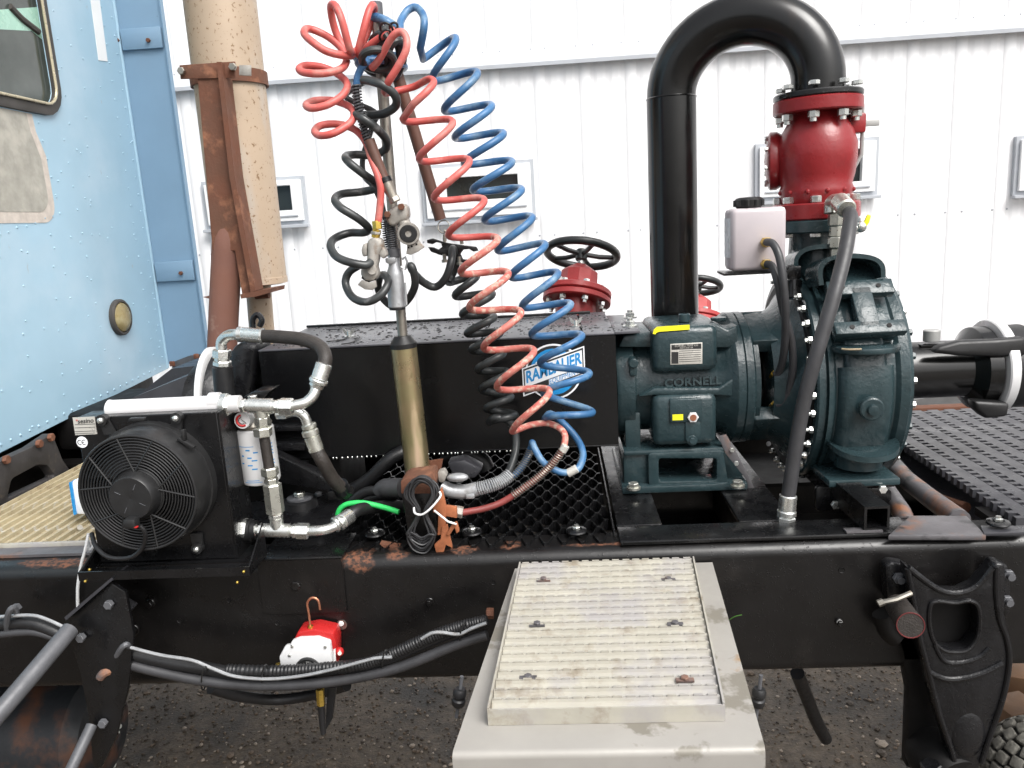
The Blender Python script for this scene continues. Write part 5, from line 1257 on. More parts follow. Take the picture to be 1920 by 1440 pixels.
# lower spring / grey elbow into socket
sk = thing('trailer_socket', 'grey cable socket with open oval lid beside the post base', 'socket', at(840, 925, 1.6))
e_ = path([(957, 890, 1.62), (940, 903, 1.61), (915, 912, 1.60), (892, 917, 1.60)], sub=6)
m_ = MB(); coil_around(e_, .0135, .0046, .0018, m_); build('spring_guard', m_, M['plug'], sk)
build('sleeve', MB().tube(path([(894, 917, 1.60), (870, 922, 1.60), (845, 920, 1.60), (826, 912, 1.60)], sub=6), .0155, n=18), M['plug'], sk)
build('clamp_screw', MB().box(at(882, 930, 1.585), (.018, .010, .010), bev=.002), M['plug'], sk)
build('lid', MB().sphere(at(858, 895, 1.585), .022, 20, 10, (1.05, .6, .42)), M['plug'], sk)
build('hinge', MB().prism([at(a, b, 1.58) for a, b in ((820, 886), (832, 882), (838, 892), (832, 906), (822, 904))], (0, .025, 0), bev=.003), M['castal'], sk)
# black lower coil
bc_ = thing('black_coil_cable', 'black coiled cable left of the worn red coil', 'cable', at(930, 850, 1.74), 'coiled air hoses')
bt2 = [(841, 529), (893, 516), (854, 555), (923, 551), (867, 589), (926, 594), (876, 625), (938, 623), (885, 656), (944, 661), (896, 693), (952, 698), (903, 730), (958, 744), (912, 766), (966, 778), (918, 791)]
hp = helix_pts(False, bt2, 1.72, .03, 10)
tail = path([(918, 791, 1.71), (930, 783, 1.69), (955, 790, 1.70), (967, 815, 1.70), (966, 850, 1.68), (955, 882, 1.65), (944, 896, 1.63)], sub=6)
build('cable', MB().tube(hp[:-1]+tail, 7.4*mpp(1.7), n=12), M['blackhose'], bc_)
ub_ = path([(695, 491, 1.575), (686, 497, 1.565), (660, 493, 1.56), (632, 482, 1.57), (620, 462, 1.60), (628, 447, 1.63), (655, 437, 1.65), (682, 436, 1.64), (691, 428, 1.62), (672, 410, 1.595), (640, 390, 1.59), (628, 375, 1.62), (640, 364, 1.65), (675, 360, 1.67), (703, 354, 1.66), (704, 343, 1.635), (680, 325, 1.605), (655, 305, 1.60), (648, 294, 1.63), (665, 290, 1.66), (700, 291, 1.67), (722, 280, 1.65), (724, 262, 1.62), (705, 240, 1.59), (680, 222, 1.58), (668, 215, 1.60), (690, 216, 1.615), (720, 213, 1.60), (742, 198, 1.585), (740, 178, 1.57), (718, 160, 1.56), (695, 152, 1.57), (680, 150, 1.58)], sub=7)
ucoil = single('black_coil_cable', MB().tube(ub_, 7.6*mpp(1.6), n=12), M['blackhose'], 'black coiled cable hanging left of the steel rod down to the gladhand', 'cable', 'coiled air hoses')
lp_ = path([(690, 150, 1.70), (665, 165, 1.72), (648, 180, 1.70), (665, 192, 1.70), (705, 212, 1.70), (700, 232, 1.70), (690, 262, 1.70), (680, 300, 1.70), (683, 330, 1.70), (700, 350, 1.69), (715, 380, 1.68), (722, 410, 1.66)], sub=6)
single('black_cable', MB().tube(lp_, 5*mpp(1.7), n=10), M['blackhose'], 'thin black cable running down behind the steel rod', 'cable')
lo_ = path([(678, 495, 1.60), (655, 510, 1.62), (648, 532, 1.62), (662, 558, 1.60), (688, 566, 1.58), (714, 553, 1.58), (728, 530, 1.60), (722, 516, 1.63), (712, 520, 1.66), (710, 545, 1.68), (726, 568, 1.68), (745, 575, 1.68), (765, 562, 1.67), (778, 535, 1.64), (775, 508, 1.62), (770, 498, 1.62), (775, 510, 1.63), (795, 530, 1.66), (817, 538, 1.67), (836, 520, 1.66), (846, 490, 1.66), (849, 466, 1.69), (856, 490, 1.72), (848, 515, 1.73), (841, 529, 1.72)], sub=6)
single('black_cable', MB().tube(lo_, 7.4*mpp(1.62), n=12), M['blackhose'], 'slack black cable looping behind the grey plug to the clamp plate', 'cable')
# red left (flower)
rl_ = path([(740, 57, 1.60), (715, 70, 1.61), (690, 88, 1.62), (676, 103, 1.63), (672, 96, 1.61), (682, 55, 1.60), (692, 20, 1.61), (699, 10, 1.63), (701, 22, 1.65), (690, 58, 1.655), (675, 88, 1.64), (662, 98, 1.61), (655, 90, 1.58), (640, 35, 1.565), (628, 10, 1.58), (620, 15, 1.61), (628, 55, 1.63), (645, 90, 1.63), (660, 103, 1.61), (645, 104, 1.585), (610, 95, 1.565), (578, 72, 1.57), (570, 60, 1.59), (580, 54, 1.62), (610, 66, 1.63), (635, 85, 1.63), (648, 104, 1.62), (647, 122, 1.60), (630, 133, 1.58), (600, 138, 1.565), (570, 136, 1.575), (561, 129, 1.59), (574, 123, 1.61), (605, 126, 1.63), (635, 140, 1.63), (651, 158, 1.61), (643, 178, 1.59), (615, 196, 1.57), (585, 203, 1.57), (574, 197, 1.59), (590, 189, 1.62), (625, 189, 1.63), (655, 200, 1.62), (664, 215, 1.60), (655, 232, 1.58), (625, 250, 1.56), (600, 254, 1.57), (590, 246, 1.59), (603, 235, 1.61), (635, 233, 1.62), (665, 243, 1.62), (685, 265, 1.61), (697, 300, 1.60), (710, 335, 1.59), (714, 365, 1.59), (709, 416, 1.592)], sub=7)
single('red_coil_hose', MB().tube(rl_, 6.6*mpp(1.6), n=12), M['redhose'], 'red coiled air hose looping out left of the steel rod', 'air hose', 'coiled air hoses')
# top knot
def loop(c, rx_, ry_, Y, dy, tilt=0, n_=28, turns=1., ph=0):
    out = []
    for k in range(int(n_*turns)+1):
        a = 2*pi*k/n_+ph; x = rx_*cos(a); y = ry_*sin(a)
        X_ = x*cos(tilt)-y*sin(tilt); Y_ = x*sin(tilt)+y*cos(tilt)
        out.append(at(c[0]+X_, c[1]+Y_, Y+dy*sin(a+.6)))
    return out
tk = thing('hose_knot', 'tangle of black and blue hose turns tied round the rod top', 'hose bundle', at(715, 180, 1.66))
for c, a, b, Y, dy, t, m in (((708, 112), 30, 19, 1.60, .03, .1, 'blackhose'), ((712, 118), 34, 22, 1.66, .04, .3, 'blackhose'), ((722, 96), 34, 26, 1.66, .04, 1.2, 'blackhose'), ((733, 100), 20, 48, 1.66, .05, -.1, 'blackhose'), ((740, 112), 16, 36, 1.64, .04, .2, 'blackhose')):
    build('hose_turn', MB().tube(loop(c, a, b, Y, dy, t), 6.6*mpp(1.65), n=10), M[m], tk)
for c, a, b, Y, dy, t in (((712, 110), 44, 8, 1.69, .04, .02), ((715, 122), 44, 9, 1.66, .05, .08), ((722, 48), 30, 10, 1.68, .04, .5)):
    build('blue_turn', MB().tube(loop(c, a, b, Y, dy, t), 6.4*mpp(1.65), n=10), M['bluehose'], tk)
build('blue_lead', MB().tube(path([(700, 110, 1.62), (682, 122, 1.60), (672, 140, 1.60), (668, 160, 1.60)], sub=6), 6.4*mpp(1.62), n=10), M['bluehose'], tk)
for c, a, b in (((725, 55), 14, 10), ((722, 66), 8, 12), ((738, 50), 7, 8)):
    build('cable_tie', MB().tube(loop(c, a, b, 1.59, .02, .8), .0022, n=6), M['ink'], tk)
build('cable_tie', MB().cyl(at(722, 64, 1.575), at(728, 72, 1.575), .006, n=8), M['ink'], tk)
# black sprung hose + brown tube to the gladhand
sg = thing('sprung_hose', 'rusty brown hose end with black spring guard above the facing gladhand', 'hose', at(735, 380, 1.62))
s_p = path([(668, 158, 1.60), (670, 185, 1.60), (677, 215, 1.60), (688, 255, 1.60), (695, 275, 1.60)], sub=6)
build('core', MB().tube(s_p, .0055, n=10), M['rubber'], sg)
m_ = MB(); coil_around(s_p, .0085, .0058, .0016, m_); build('spring_guard', m_, M['strapgrey'], sg)
build('tube', MB().tube([at(692, 262, 1.60), at(706, 300, 1.60), at(722, 340, 1.60)], .0108, n=16), M['brownrod'], sg)
build('band', MB().cyl(at(720, 334, 1.60), at(724, 343, 1.60), .014, n=18), M['cast'], sg)
build('crimp', MB().cyl(at(723, 341, 1.60), at(738, 372, 1.60), .0125, .010, n=18), M['steel'], sg)
build('nut', MB().hexa(at(737, 369, 1.60), at(742, 379, 1.60), .0115), M['steel'], sg)

# wire coil on post base
wb = thing('wire_coil', 'hank of thin black wire tied on the front of the post base', 'wire', at(790, 1040, 1.50))
random.seed(5)
m_ = MB()
for k in range(16):
    w_ = random.uniform(17, 30); cx = 789+random.uniform(-5, 5); top = 895+random.uniform(-3, 10); mid = 962; cw = 9
    bot = 1012+random.uniform(-6, 26); w2 = random.uniform(8, 22); Yq = 1.515+random.uniform(-.006, .012)
    pts = [(cx-w_, 930), (cx-w_*.7, top+8), (cx, top), (cx+w_*.8, top+9), (cx+w_, 930), (cx+cw*.8, mid), (795+w2, 1000), (792+w2*.6, bot-6), (792-2, bot), (788-w2*.8, bot-10), (785-w2, 1000), (cx-cw*.6, mid)]
    c3 = crom([at(a, b, Yq+random.uniform(-.003, .003)) for a, b in pts], 5, closed=True)
    build('strand', MB().tube(c3, .0021, n=7, closed=True), M['wire'], wb)
build('tie', MB().tube(path([(776, 952, 1.508), (778, 962, 1.50), (790, 965, 1.50), (802, 958, 1.50), (815, 945, 1.505), (826, 930, 1.51), (824, 922, 1.515)], sub=5), .0022, n=7), M['tie'], wb)
build('tie', MB().tube([at(814, 957, 1.51), at(840, 978, 1.51), at(856, 983, 1.51)], .0022, n=7), M['tie'], wb)

# hoses behind the post base
single('green_hose', MB().tube(path([(632, 972, 1.60), (637, 955, 1.60), (652, 945, 1.60), (680, 943, 1.60), (715, 950, 1.60), (748, 960, 1.59)], sub=7), .0058, n=12), M['green'], 'short bright green hose left of the post base', 'hose')
bp_ = thing('battery_cables', 'thick black cables with a boot disappearing behind the post base', 'cable', at(700, 930, 1.65))
build('boot', MB().tube(path([(705, 925, 1.66), (722, 915, 1.66), (755, 915, 1.64)], sub=5), .021, n=18, rf=lambda t: .6+.4*min(1, 2*t)), M['rubber_grey'], bp_)
build('cable', MB().tube(path([(600, 1000, 1.68), (640, 960, 1.68), (680, 925, 1.67), (710, 920, 1.66)], sub=6), .011, n=12), M['rubber'], bp_)
build('cable', MB().tube(path([(640, 930, 1.80), (690, 900, 1.78), (730, 862, 1.78), (760, 845, 1.8)], sub=6), .016, n=12), M['rubber'], bp_)
build('cable', MB().tube(path([(650, 955, 1.70), (700, 935, 1.70), (745, 930, 1.68)], sub=6), .009, n=12), M['rubber'], bp_)
single('curved_duct', MB().tube(path([(830, 858, 1.88), (870, 850, 1.88), (900, 862, 1.88), (912, 880, 1.88)], sub=6), .022, n=14), M['matte'], 'black curved pipe in the shade under the guard right of the post', 'pipe')
single('dark_bracket', MB().prism([at(a, b, 1.75) for a, b in ((838, 868), (870, 862), (905, 880), (890, 898), (850, 895))], (0, .05, 0), bev=.006), M['greydeck'], 'dark wet bracket with bolt between post and honeycomb grating', 'bracket')

# ---------------------------------------------------------------- oil cooler with fan
oc = thing('oil_cooler', 'black oil cooler with round fan grille on an angle stand', 'oil cooler', (-.8, 1.48, .99))
cy0 = 1.46
x0_, x1_ = at(140, 780, cy0).x, at(407, 780, cy0).x
zt_, zb_ = at(275, 777, cy0).z, at(275, 1052, cy0).z
zt_ = (at(140, 783, cy0).z+at(405, 773, cy0).z)/2
hsz = build('housing', MB().span((x0_, cy0, zb_), (x1_, cy0+.06, zt_), bev=.002), M['black'], oc, ang=20)
build('header_tube', MB().lathe([(0, .012), (.006, .020), (.012, .019), (x1_-x0_-.045, .019), (x1_-x0_-.043, .017), (x1_-x0_-.01, .017)], (x0_+.04, cy0+.045, zt_+.004), ax, 28), M['lid_white'], oc)
build('core', MB().span((x0_+.01, cy0+.062, zb_+.005), (x1_-.01, cy0+.10, zt_-.005)), M['void'], oc)
build('side_flange', MB().span((x1_+.0005, cy0+.0, zb_-.0), (x1_+.004, cy0+.095, zt_-.001)), M['black'], oc)
FY = 1.385
fc = at(258, 925, FY); fR = 119*mpp(FY)*1.0
hc = V(fc.x+.0, cy0, fc.z-.0)
# shroud frustum
build('shroud', MB().lathe([(0, fR*1.08), (-.02, fR*1.08), (-.0205, fR*1.05), (FY-cy0+.004, fR*1.03), (FY-cy0, fR*1.02), (FY-cy0+.004, fR*.985), (-.004, fR*.985)], hc, (0, 1, 0), 64, capped=False), M['fan'], oc)
gr = build('grille_rim', MB().tube([fc+V(fR*cos(a), 0, fR*sin(a)) for a in [2*pi*k/72 for k in range(72)]], .0028, n=8, closed=True), M['fan'], oc)
for k in range(1, 12):
    r_ = fR*(.40+.60*k/12)
    build('grille_ring', MB().tube([fc+V(r_*cos(a), .0, r_*sin(a)) for a in [2*pi*j/64 for j in range(64)]], .00145, n=6, closed=True), M['fan'], gr)
hubc = fc+V(-.004, 0, -.003); hr = .040
for k in range(5):
    a = radians(90+72*k-6)
    s_ = hubc+V(cos(a)*fR*.40, .0, sin(a)*fR*.40); f_ = s_+(fc-hubc)
    h_ = hubc+V(cos(a)*hr, 0, sin(a)*hr)
    build('spoke', MB().tube([h_, s_], .0024, n=6), M['fan'], gr)
    for da in (-.32, .32):
        e_ = fc+V(cos(a+da)*fR, 0, sin(a+da)*fR); build('spoke', MB().tube([s_, e_], .0020, n=6), M['fan'], gr)
hub = build('motor_hub', MB().lathe([(-.05, .052), (-.004, .052), (-.002, .048), (.004, .046), (.018, .0425), (.021, .040), (.0215, .012), (.020, 0)], hubc, (0, -1, 0), 48), M['fan'], oc)
for k in range(4):
    a = pi/4+pi/2*k+.3; q_ = hubc+V(cos(a)*.025, -.0216, sin(a)*.025)
    build('hub_mark', MB().box(q_, (.012, .0006, .001), rot=Matrix.Rotation(-a, 3, 'Y')), M['strapgrey'], hub)
for k in range(8):          # fan blades
    a = 2*pi*k/8; m_ = MB(); n_ = 5
    for i in range(n_+1):
        r_ = .045+(fR*.95-.045)*i/n_; wd = .022+.012*i/n_; a2 = a+.28*(i/n_)**1.3
        d_ = V(cos(a2), 0, sin(a2)); t_ = V(-sin(a2), 0, cos(a2))
        m_.v += [V(fc.x, cy0-.035, fc.z)+d_*r_-t_*wd+V(0, .010, 0), V(fc.x, cy0-.035, fc.z)+d_*r_+t_*wd-V(0, .012, 0)]
    for i in range(n_): m_.face((2*i, 2*i+2, 2*i+3, 2*i+1))
    build('fan_blade', m_, M['matte'], oc)
build('fin_pack', MB().lathe([(0, fR*.98), (.001, fR*.98)], hc-V(0, .001, 0), (0, -1, 0), 48), M['void'], oc)
build('motor_cable', MB().tube(path([(262, 985, 1.355), (272, 1000, 1.36), (268, 1025, 1.375), (245, 1045, 1.38), (205, 1045, 1.385), (180, 1025, 1.40), (172, 1000, 1.42)], sub=7), .0042, n=10), M['rubber'], oc)
build('cable_boot', MB().box(at(247, 980, 1.355), (.024, .022, .020), bev=.005), M['fan'], oc)
build('red_seal', MB().box(at(254, 988, 1.348), (.009, .006, .003), bev=.001), M['hred'], oc)
def fan_lug(px_, py_, dpx, dpy):
    p = at(px_, py_, cy0-.012)
    build('mount_lug', MB().cyl(p+V(0, .012, 0), p-V(0, .002, 0), .011, n=16).prism([p+V(-.010, .010, 0), p+V(.010, .010, 0), p+V(.012+dpx, .010, dpy), p+V(-.012+dpx, .010, dpy)], (0, -.006, 0)), M['fan'], oc)
    build('screw', MB().lathe([(0, .0062), (.004, .0058), (.007, .003), (.0075, 0)], p-V(0, .002, 0), (0, -1, 0), 14), M['zinc'], oc)
fan_lug(190, 788, .01, -.03); fan_lug(330, 784, -.008, -.03); fan_lug(369, 1029, -.0, .03)
build('latch', MB().box(at(350, 830, 1.42), (.035, .012, .006), rot=Matrix.Rotation(radians(35), 3, 'Y'), bev=.001).box(at(345, 815, 1.42), (.006, .012, .02), bev=.001), M['fan'], oc)
build('latch', MB().box(at(258, 786, 1.42), (.03, .01, .006), bev=.001), M['fan'], oc)
Yl = cy0-.001
lab = build('rating_plate', MB().prism([at(a, b, Yl) for a, b in ((136, 783), (177, 781), (182, 814), (141, 816))], (0, .001, 0)), M['label'], oc)
text_part('lettering', 'sesino', 13*mpp(Yl), at(160, 789.5, Yl-.0006), (1, 0, .03), (0, 0, 1), .0001, M['ink'], lab, shear=.2, bold=.0002)
text_part('lettering', '®', 5*mpp(Yl), at(144, 788.5, Yl-.0006), (1, 0, .03), (0, 0, 1), .0001, M['sred'], lab)
m_ = MB()
for y_ in (795, 801, 808, 812): m_.prism([at(a, b, Yl-.0005) for a, b in ((140, y_+1), (178, y_-.5), (178, y_+.2), (140, y_+1.8))], (0, .0003, 0))
build('plate_rule', m_, M['ink'], lab)
p = at(154, 829, Yl)
ces = build('approval_sticker', MB().lathe([(0, 11.5*mpp(Yl)), (.0005, 11.5*mpp(Yl))], p, (0, -1, 0), 28), M['dwhite'], oc)
for cxx in (-4, 4.5):
    c_ = p+V(cxx*mpp(Yl), -.0008, 0); R__ = 4.6*mpp(Yl)
    build('ce_mark', MB().tube([c_+V(R__*cos(a), 0, R__*sin(a)) for a in [radians(60+240*k/10) for k in range(11)]], .0007, n=5), M['ink'], ces)
build('ce_mark', MB().tube([p+V(.2*mpp(Yl), -.0008, 0), p+V(4*mpp(Yl), -.0008, 0)], .0006, n=5), M['ink'], ces)
# stand
sx0, sx1 = at(147, 1075, 1.40).x, at(470, 1080, 1.40).x; sz = at(300, 1073, 1.40).z
build('stand_bar', MB().span((sx0, 1.398, sz-.012), (sx1, 1.402, sz+.006)).span((sx0, 1.403, sz-.012), (sx1, 1.45, sz-.009)), M['black'], oc)
build('stand_arm', MB().tube([V(sx0+.002, 1.402, sz+.002), V(sx0+.006, 1.50, sz+.045)], .004, n=6), M['black'], oc)
build('stand_arm', MB().prism([V(sx0, 1.403, sz-.010), V(sx0, 1.403, sz+.006), V(sx0, 1.492, zb_+.03), V(sx0, 1.492, sz-.010)], (.003, 0, 0)), M['black'], oc)
build('stand_arm', MB().prism([V(sx1-.003, 1.403, sz-.010), V(sx1-.003, 1.403, sz+.006), V(sx1-.003, 1.492, zb_+.06), V(sx1-.003, 1.492, sz-.010)], (.003, 0, 0)), M['black'], oc)
build('stand_bar', MB().span((sx0+.004, 1.455, zb_-.012), (sx1-.004, 1.492, zb_-.001)), M['black'], oc)
for a, b in ((168, 1068), (457, 1072), (160, 1090), (445, 1092)): p = at(a, b, 1.397); build('weld_spot', MB().sphere(p, .003, 8, 6), M['brass'], oc)
build('lower_port', MB().lathe([(0, .024), (.02, .024), (.022, .020), (.03, .020)], (x1_-.002, cy0+.05, at(448, 995, cy0+.05).z), ax, 20), M['matte'], oc)
build('upper_port', MB().lathe([(0, .019), (.02, .019)], (x1_-.03, cy0+.045, zt_+.010), ax, 20), M['lid_white'], oc)

# white/blue plastic jug edge behind the fan
single('white_jug', MB().prism([at(a, b, 1.72) for a, b in ((131, 905), (140, 900), (190, 905), (190, 965), (141, 965))], (0, .08, 0), bev=.005), [M['dwhite']][0], 'white plastic jug with blue edge peeking out left of the fan', 'jug')
o_ = single('jug_handle', MB().prism([at(a, b, 1.715) for a, b in ((129, 905), (133, 903), (142, 965), (138, 966))], (0, .02, 0)), M['dblue'], 'blue strip on the side of the white jug left of the fan', 'label strip')
single('white_cable', MB().tube(path([(166, 1000, 1.50), (160, 1030, 1.49), (152, 1060, 1.488), (146, 1100, 1.488), (146, 1140, 1.488)], sub=6), .0032, n=8), M['tie'], 'thin white cable dropping left of the cooler stand', 'cable')
single('white_cable', MB().tube(path([(172, 1000, 1.52), (175, 1022, 1.51), (168, 1030, 1.51), (165, 1015, 1.51)], sub=6), .003, n=8), M['tie'], 'short looped white cable end beside the fan', 'cable')

# ---------------------------------------------------------------- filter and fittings
Y1 = 1.505
def axis_fit(name, t, seq, y, Y, y2=None, m='zinc'):
    """seq: list of (px0,px1,r,kind) along a nearly horizontal photo line"""
    for a, b, r_, kd in seq:
        A_, B_ = at(a, y(a), Y), at(b, y(b), Y); mm = MB()
        (mm.hexa if kd == 'h' else (lambda p, q, r: mm.cyl(p, q, r, n=20, ch=.001)))(A_, B_, r_)
        build('hex_nut' if kd == 'h' else 'barrel', mm, M[m], t)
tee = thing('upper_tee', 'bright steel tee fitting at the top of the oil filter', 'fitting', at(500, 765, Y1))
yl = lambda x: 760+(x-430)*.02
axis_fit('upper', tee, [(416, 427, .0235, 'c'), (424, 432, .022, 'h'), (432, 445, .013, 'h'), (445, 452, .010, 'c'), (452, 460, .0145, 'h'), (460, 472, .0125, 'c'), (466, 512, .0155, 'c'), (511, 518, .0125, 'c'), (517, 524, .0145, 'h'), (524, 549, .0175, 'h')], yl, Y1)
build('tee_branch', MB().cyl(at(488, 762, Y1), at(492, 782, Y1), .0135, n=20).hexa(at(491, 781, Y1), at(492, 798, Y1), .0150).hexa(at(492, 801, Y1), at(494, 818, Y1), .0185).cyl(at(492, 797, Y1), at(492, 802, Y1), .0125), M['zincy'], tee)
li = thing('check_valve_line', 'upright steel check valve line between the two tees', 'fitting', at(520, 985, Y1))
build('black_tube', MB().cyl(at(495, 817, Y1), at(505, 878, Y1), .0105, n=16), M['hose_brown'], li)
build('hex_nut', MB().hexa(at(505, 876, Y1), at(507, 892, Y1), .0175), M['zincy'], li)
build('hex_nut', MB().hexa(at(508, 896, Y1), at(509, 905, Y1), .014).cyl(at(507, 890, Y1), at(508, 897, Y1), .0125), M['zincy'], li)
build('valve_barrel', MB().hexa(at(510, 907, Y1), at(517, 962, Y1), .0185), M['zincy'], li)
build('barrel', MB().cyl(at(509, 903, Y1), at(510, 909, Y1), .012), M['zinc'], li)
build('hex_nut', MB().hexa(at(517, 963, Y1), at(518, 972, Y1), .0145).cyl(at(518, 971, Y1), at(520, 990, Y1), .0135), M['zinc'], li)
te2 = thing('lower_tee', 'bright steel tee fitting at the bottom right of the cooler', 'fitting', at(520, 1000, Y1))
yl2 = lambda x: 993+(x-450)*.022
axis_fit('lower', te2, [(447, 452, .020, 'c'), (450, 465, .0235, 'h'), (465, 481, .013, 'h'), (481, 487, .010, 'c'), (486, 494, .0145, 'h'), (494, 544, .0145, 'c'), (544, 549, .012, 'c'), (548, 555, .0145, 'h'), (555, 579, .0165, 'h')], yl2, Y1)
lh = thing('lower_hydraulic_hose', 'black hydraulic hose with bright elbow leaving the lower tee', 'hydraulic hose', at(600, 1000, 1.55))
build('elbow', MB().tube(path([(578, 996, Y1), (605, 994, Y1), (625, 988, 1.52), (645, 975, 1.54)], sub=6), .0105, n=16), M['zinc'], lh)
build('crimp', MB().cyl(at(626, 985, 1.525), at(632, 982, 1.53), .0165, n=18, ch=.002).cyl(at(634, 982, 1.53), at(640, 978, 1.535), .0175, n=18, ch=.002).cyl(at(640, 978, 1.535), at(657, 966, 1.56), .0160, n=18, ch=.002), M['zinc'], lh)
build('hose', MB().tube(path([(655, 968, 1.555), (675, 955, 1.58), (720, 950, 1.65), (760, 950, 1.7)], sub=6), .0135, n=14), M['rubber'], lh)
# top return hose
th_ = thing('hydraulic_hose', 'braided hydraulic hose arching above the oil filter with bright ends', 'hydraulic hose', at(520, 720, 1.55))
build('union', MB().hexa(at(416, 655, 1.66), at(416, 672, 1.66), .0195).hexa(at(417, 676, 1.66), at(417, 687, 1.66), .0195).cyl(at(416, 670, 1.66), at(417, 677, 1.66), .016), M['zinc'], th_)
build('elbow', MB().tube(path([(415, 655, 1.66), (416, 640, 1.66), (428, 629, 1.65), (445, 627, 1.64), (460, 628, 1.64)], sub=6), .0115, n=16), M['zinc'], th_)
build('crimp', MB().cyl(at(446, 627, 1.64), at(455, 627, 1.64), .0165, n=18, ch=.001).cyl(at(455, 627, 1.64), at(492, 630, 1.63), .0155, n=18, ch=.001).cyl(at(490, 630, 1.63), at(494, 630, 1.63), .017, n=18), M['zinc'], th_)
build('hose', MB().tube(path([(490, 630, 1.63), (530, 632, 1.61), (570, 637, 1.59), (600, 650, 1.57), (610, 670, 1.55), (606, 690, 1.54)], sub=8), .0140, n=16), M['hose_brown'], th_)
build('crimp', MB().cyl(at(608, 682, 1.54), at(598, 712, 1.53), .0165, n=18, ch=.002).cyl(at(599, 710, 1.53), at(596, 718, 1.53), .019, n=18, ch=.002).cyl(at(596, 718, 1.53), at(592, 726, 1.53), .015, n=18, ch=.002), M['zinc'], th_)
build('elbow', MB().tube(path([(594, 720, 1.53), (588, 740, 1.52), (572, 755, 1.51), (547, 761, Y1)], sub=6), .0105, n=16), M['zinc'], th_)
# lower branch hose from filter head
h2 = thing('hydraulic_hose', 'braided hydraulic hose running down right of the oil filter', 'hydraulic hose', at(640, 930, 1.6))
build('hex_nut', MB().hexa(at(518, 776, 1.56), at(538, 776, 1.56), .011), M['zinc'], h2)
build('elbow', MB().tube(path([(536, 775, 1.56), (555, 772, 1.56), (570, 780, 1.56), (578, 800, 1.56), (580, 808, 1.56)], sub=6), .0105, n=14), M['zinc'], h2)
build('crimp', MB().cyl(at(578, 795, 1.56), at(581, 804, 1.56), .0155, n=18, ch=.002).cyl(at(580, 805, 1.56), at(584, 818, 1.56), .0175, n=18, ch=.003).cyl(at(584, 818, 1.56), at(594, 846, 1.56), .0160, n=18, ch=.002), M['zincy'], h2)
build('hose', MB().tube(path([(592, 842, 1.56), (605, 865, 1.56), (622, 895, 1.58), (640, 915, 1.60)], sub=6), .0145, n=14), M['hose_brown'], h2)
build('end_nut', MB().cyl(at(636, 908, 1.60), at(644, 922, 1.61), .018, n=18).hexa(at(643, 918, 1.61), at(655, 925, 1.62), .018), M['cast'], h2)
build('end_block', MB().box(at(632, 925, 1.62), (.035, .03, .02), bev=.003), M['cast'], h2)
# upper port stub under the return hose
st_ = thing('hose_stub', 'black rubber sleeve under the bright union left of the guard', 'fitting', at(418, 740, 1.66))
build('sleeve', MB().cyl(at(417, 688, 1.66), at(422, 745, 1.66), .0215, n=20), M['rubber'], st_)
# filter
fi = thing('oil_filter', 'white spin-on oil filter canister with blue print', 'oil filter', at(482, 905, 1.56))
F0, F1 = at(492, 903, 1.56), at(477, 800, 1.56); fd = (F1-F0).normalized(); fl_ = (F1-F0).length; rf_ = .0385
build('canister', MB().lathe([(0, rf_-.008), (.003, rf_-.002), (.008, rf_), (fl_-.003, rf_), (fl_, rf_-.002)], F0, fd, 40), M['wplastic'], fi)
build('filter_head', MB().lathe([(0, rf_-.004), (.006, rf_-.002), (.016, rf_*.8), (.034, rf_*.72), (.036, .02)], F1+fd*.001, fd, 32), M['steel'], fi)
gg = at(455, 788, 1.515)
gz = build('pressure_gauge', MB().lathe([(-.02, .016), (0, .0165), (.003, .0165), (.003, .0145), (.0015, .0145), (.001, 0)], gg, (-.1, -1, .05), 28), M['wplastic'], fi)
build('gauge_band', MB().tube([gg+V(.011*cos(a), -.003, .011*sin(a)) for a in [radians(100+200*k/12) for k in range(13)]], .0022, n=6), M['sred'], gz)
build('gauge_band', MB().tube([gg+V(.007*cos(a), -.003, .007*sin(a)) for a in [radians(100+200*k/12) for k in range(13)]], .0007, n=6), M['ink'], gz)
build('gauge_needle', MB().tube([gg+V(-.002, -.004, .004), gg+V(.008, -.004, -.006)], .0006, n=5), M['ink'], gz)
m_ = MB()
fu = V(0, -1, 0); fu = (fu-fd*fu.dot(fd)).normalized(); fw = fd.cross(fu)
def fpt(ang_, h_): return F0+fd*h_+(fu*cos(ang_)+fw*sin(ang_))*(rf_+.0004)
def fmark(a0_, a1_, h0_, h1_):
    b0 = len(m_.v); n_ = 4
    for i in range(n_+1):
        a_ = a0_+(a1_-a0_)*i/n_; m_.v += [fpt(a_, h0_), fpt(a_, h1_)]
    for i in range(n_): m_.face((b0+2*i, b0+2*i+2, b0+2*i+3, b0+2*i+1))
for h_, a_, w_ in ((.078, -.15, .12), (.062, -.10, .12), (.046, -.12, .14), (.086, -.25, .45), (.0725, .25, .12), (.056, .15, .15), (.038, .1, .15), (.014, -.1, .35), (.010, -.1, .5), (.066, -.5, .08), (.05, -.55, .08)):
    fmark(a_-w_, a_+w_, h_, h_+(.0026 if w_ < .3 else .0011))
for h_ in (.085, .078, .071, .064, .05, .043, .036): fmark(.9, 1.25, h_, h_+.002)
fmark(.80, .86, .008, .10)
build('blue_print', m_, M['dblue'], fi)
build('filter_bracket', MB().prism([at(a, b, 1.60) for a, b in ((455, 745), (475, 735), (508, 732), (490, 752), (465, 762))], (0, .06, .0), bev=.002), M['black'], fi)
p = at(474, 750, 1.585); build('bolt', MB().hexa(p, p+V(0, 0, .010), .010), M['zinc'], fi)

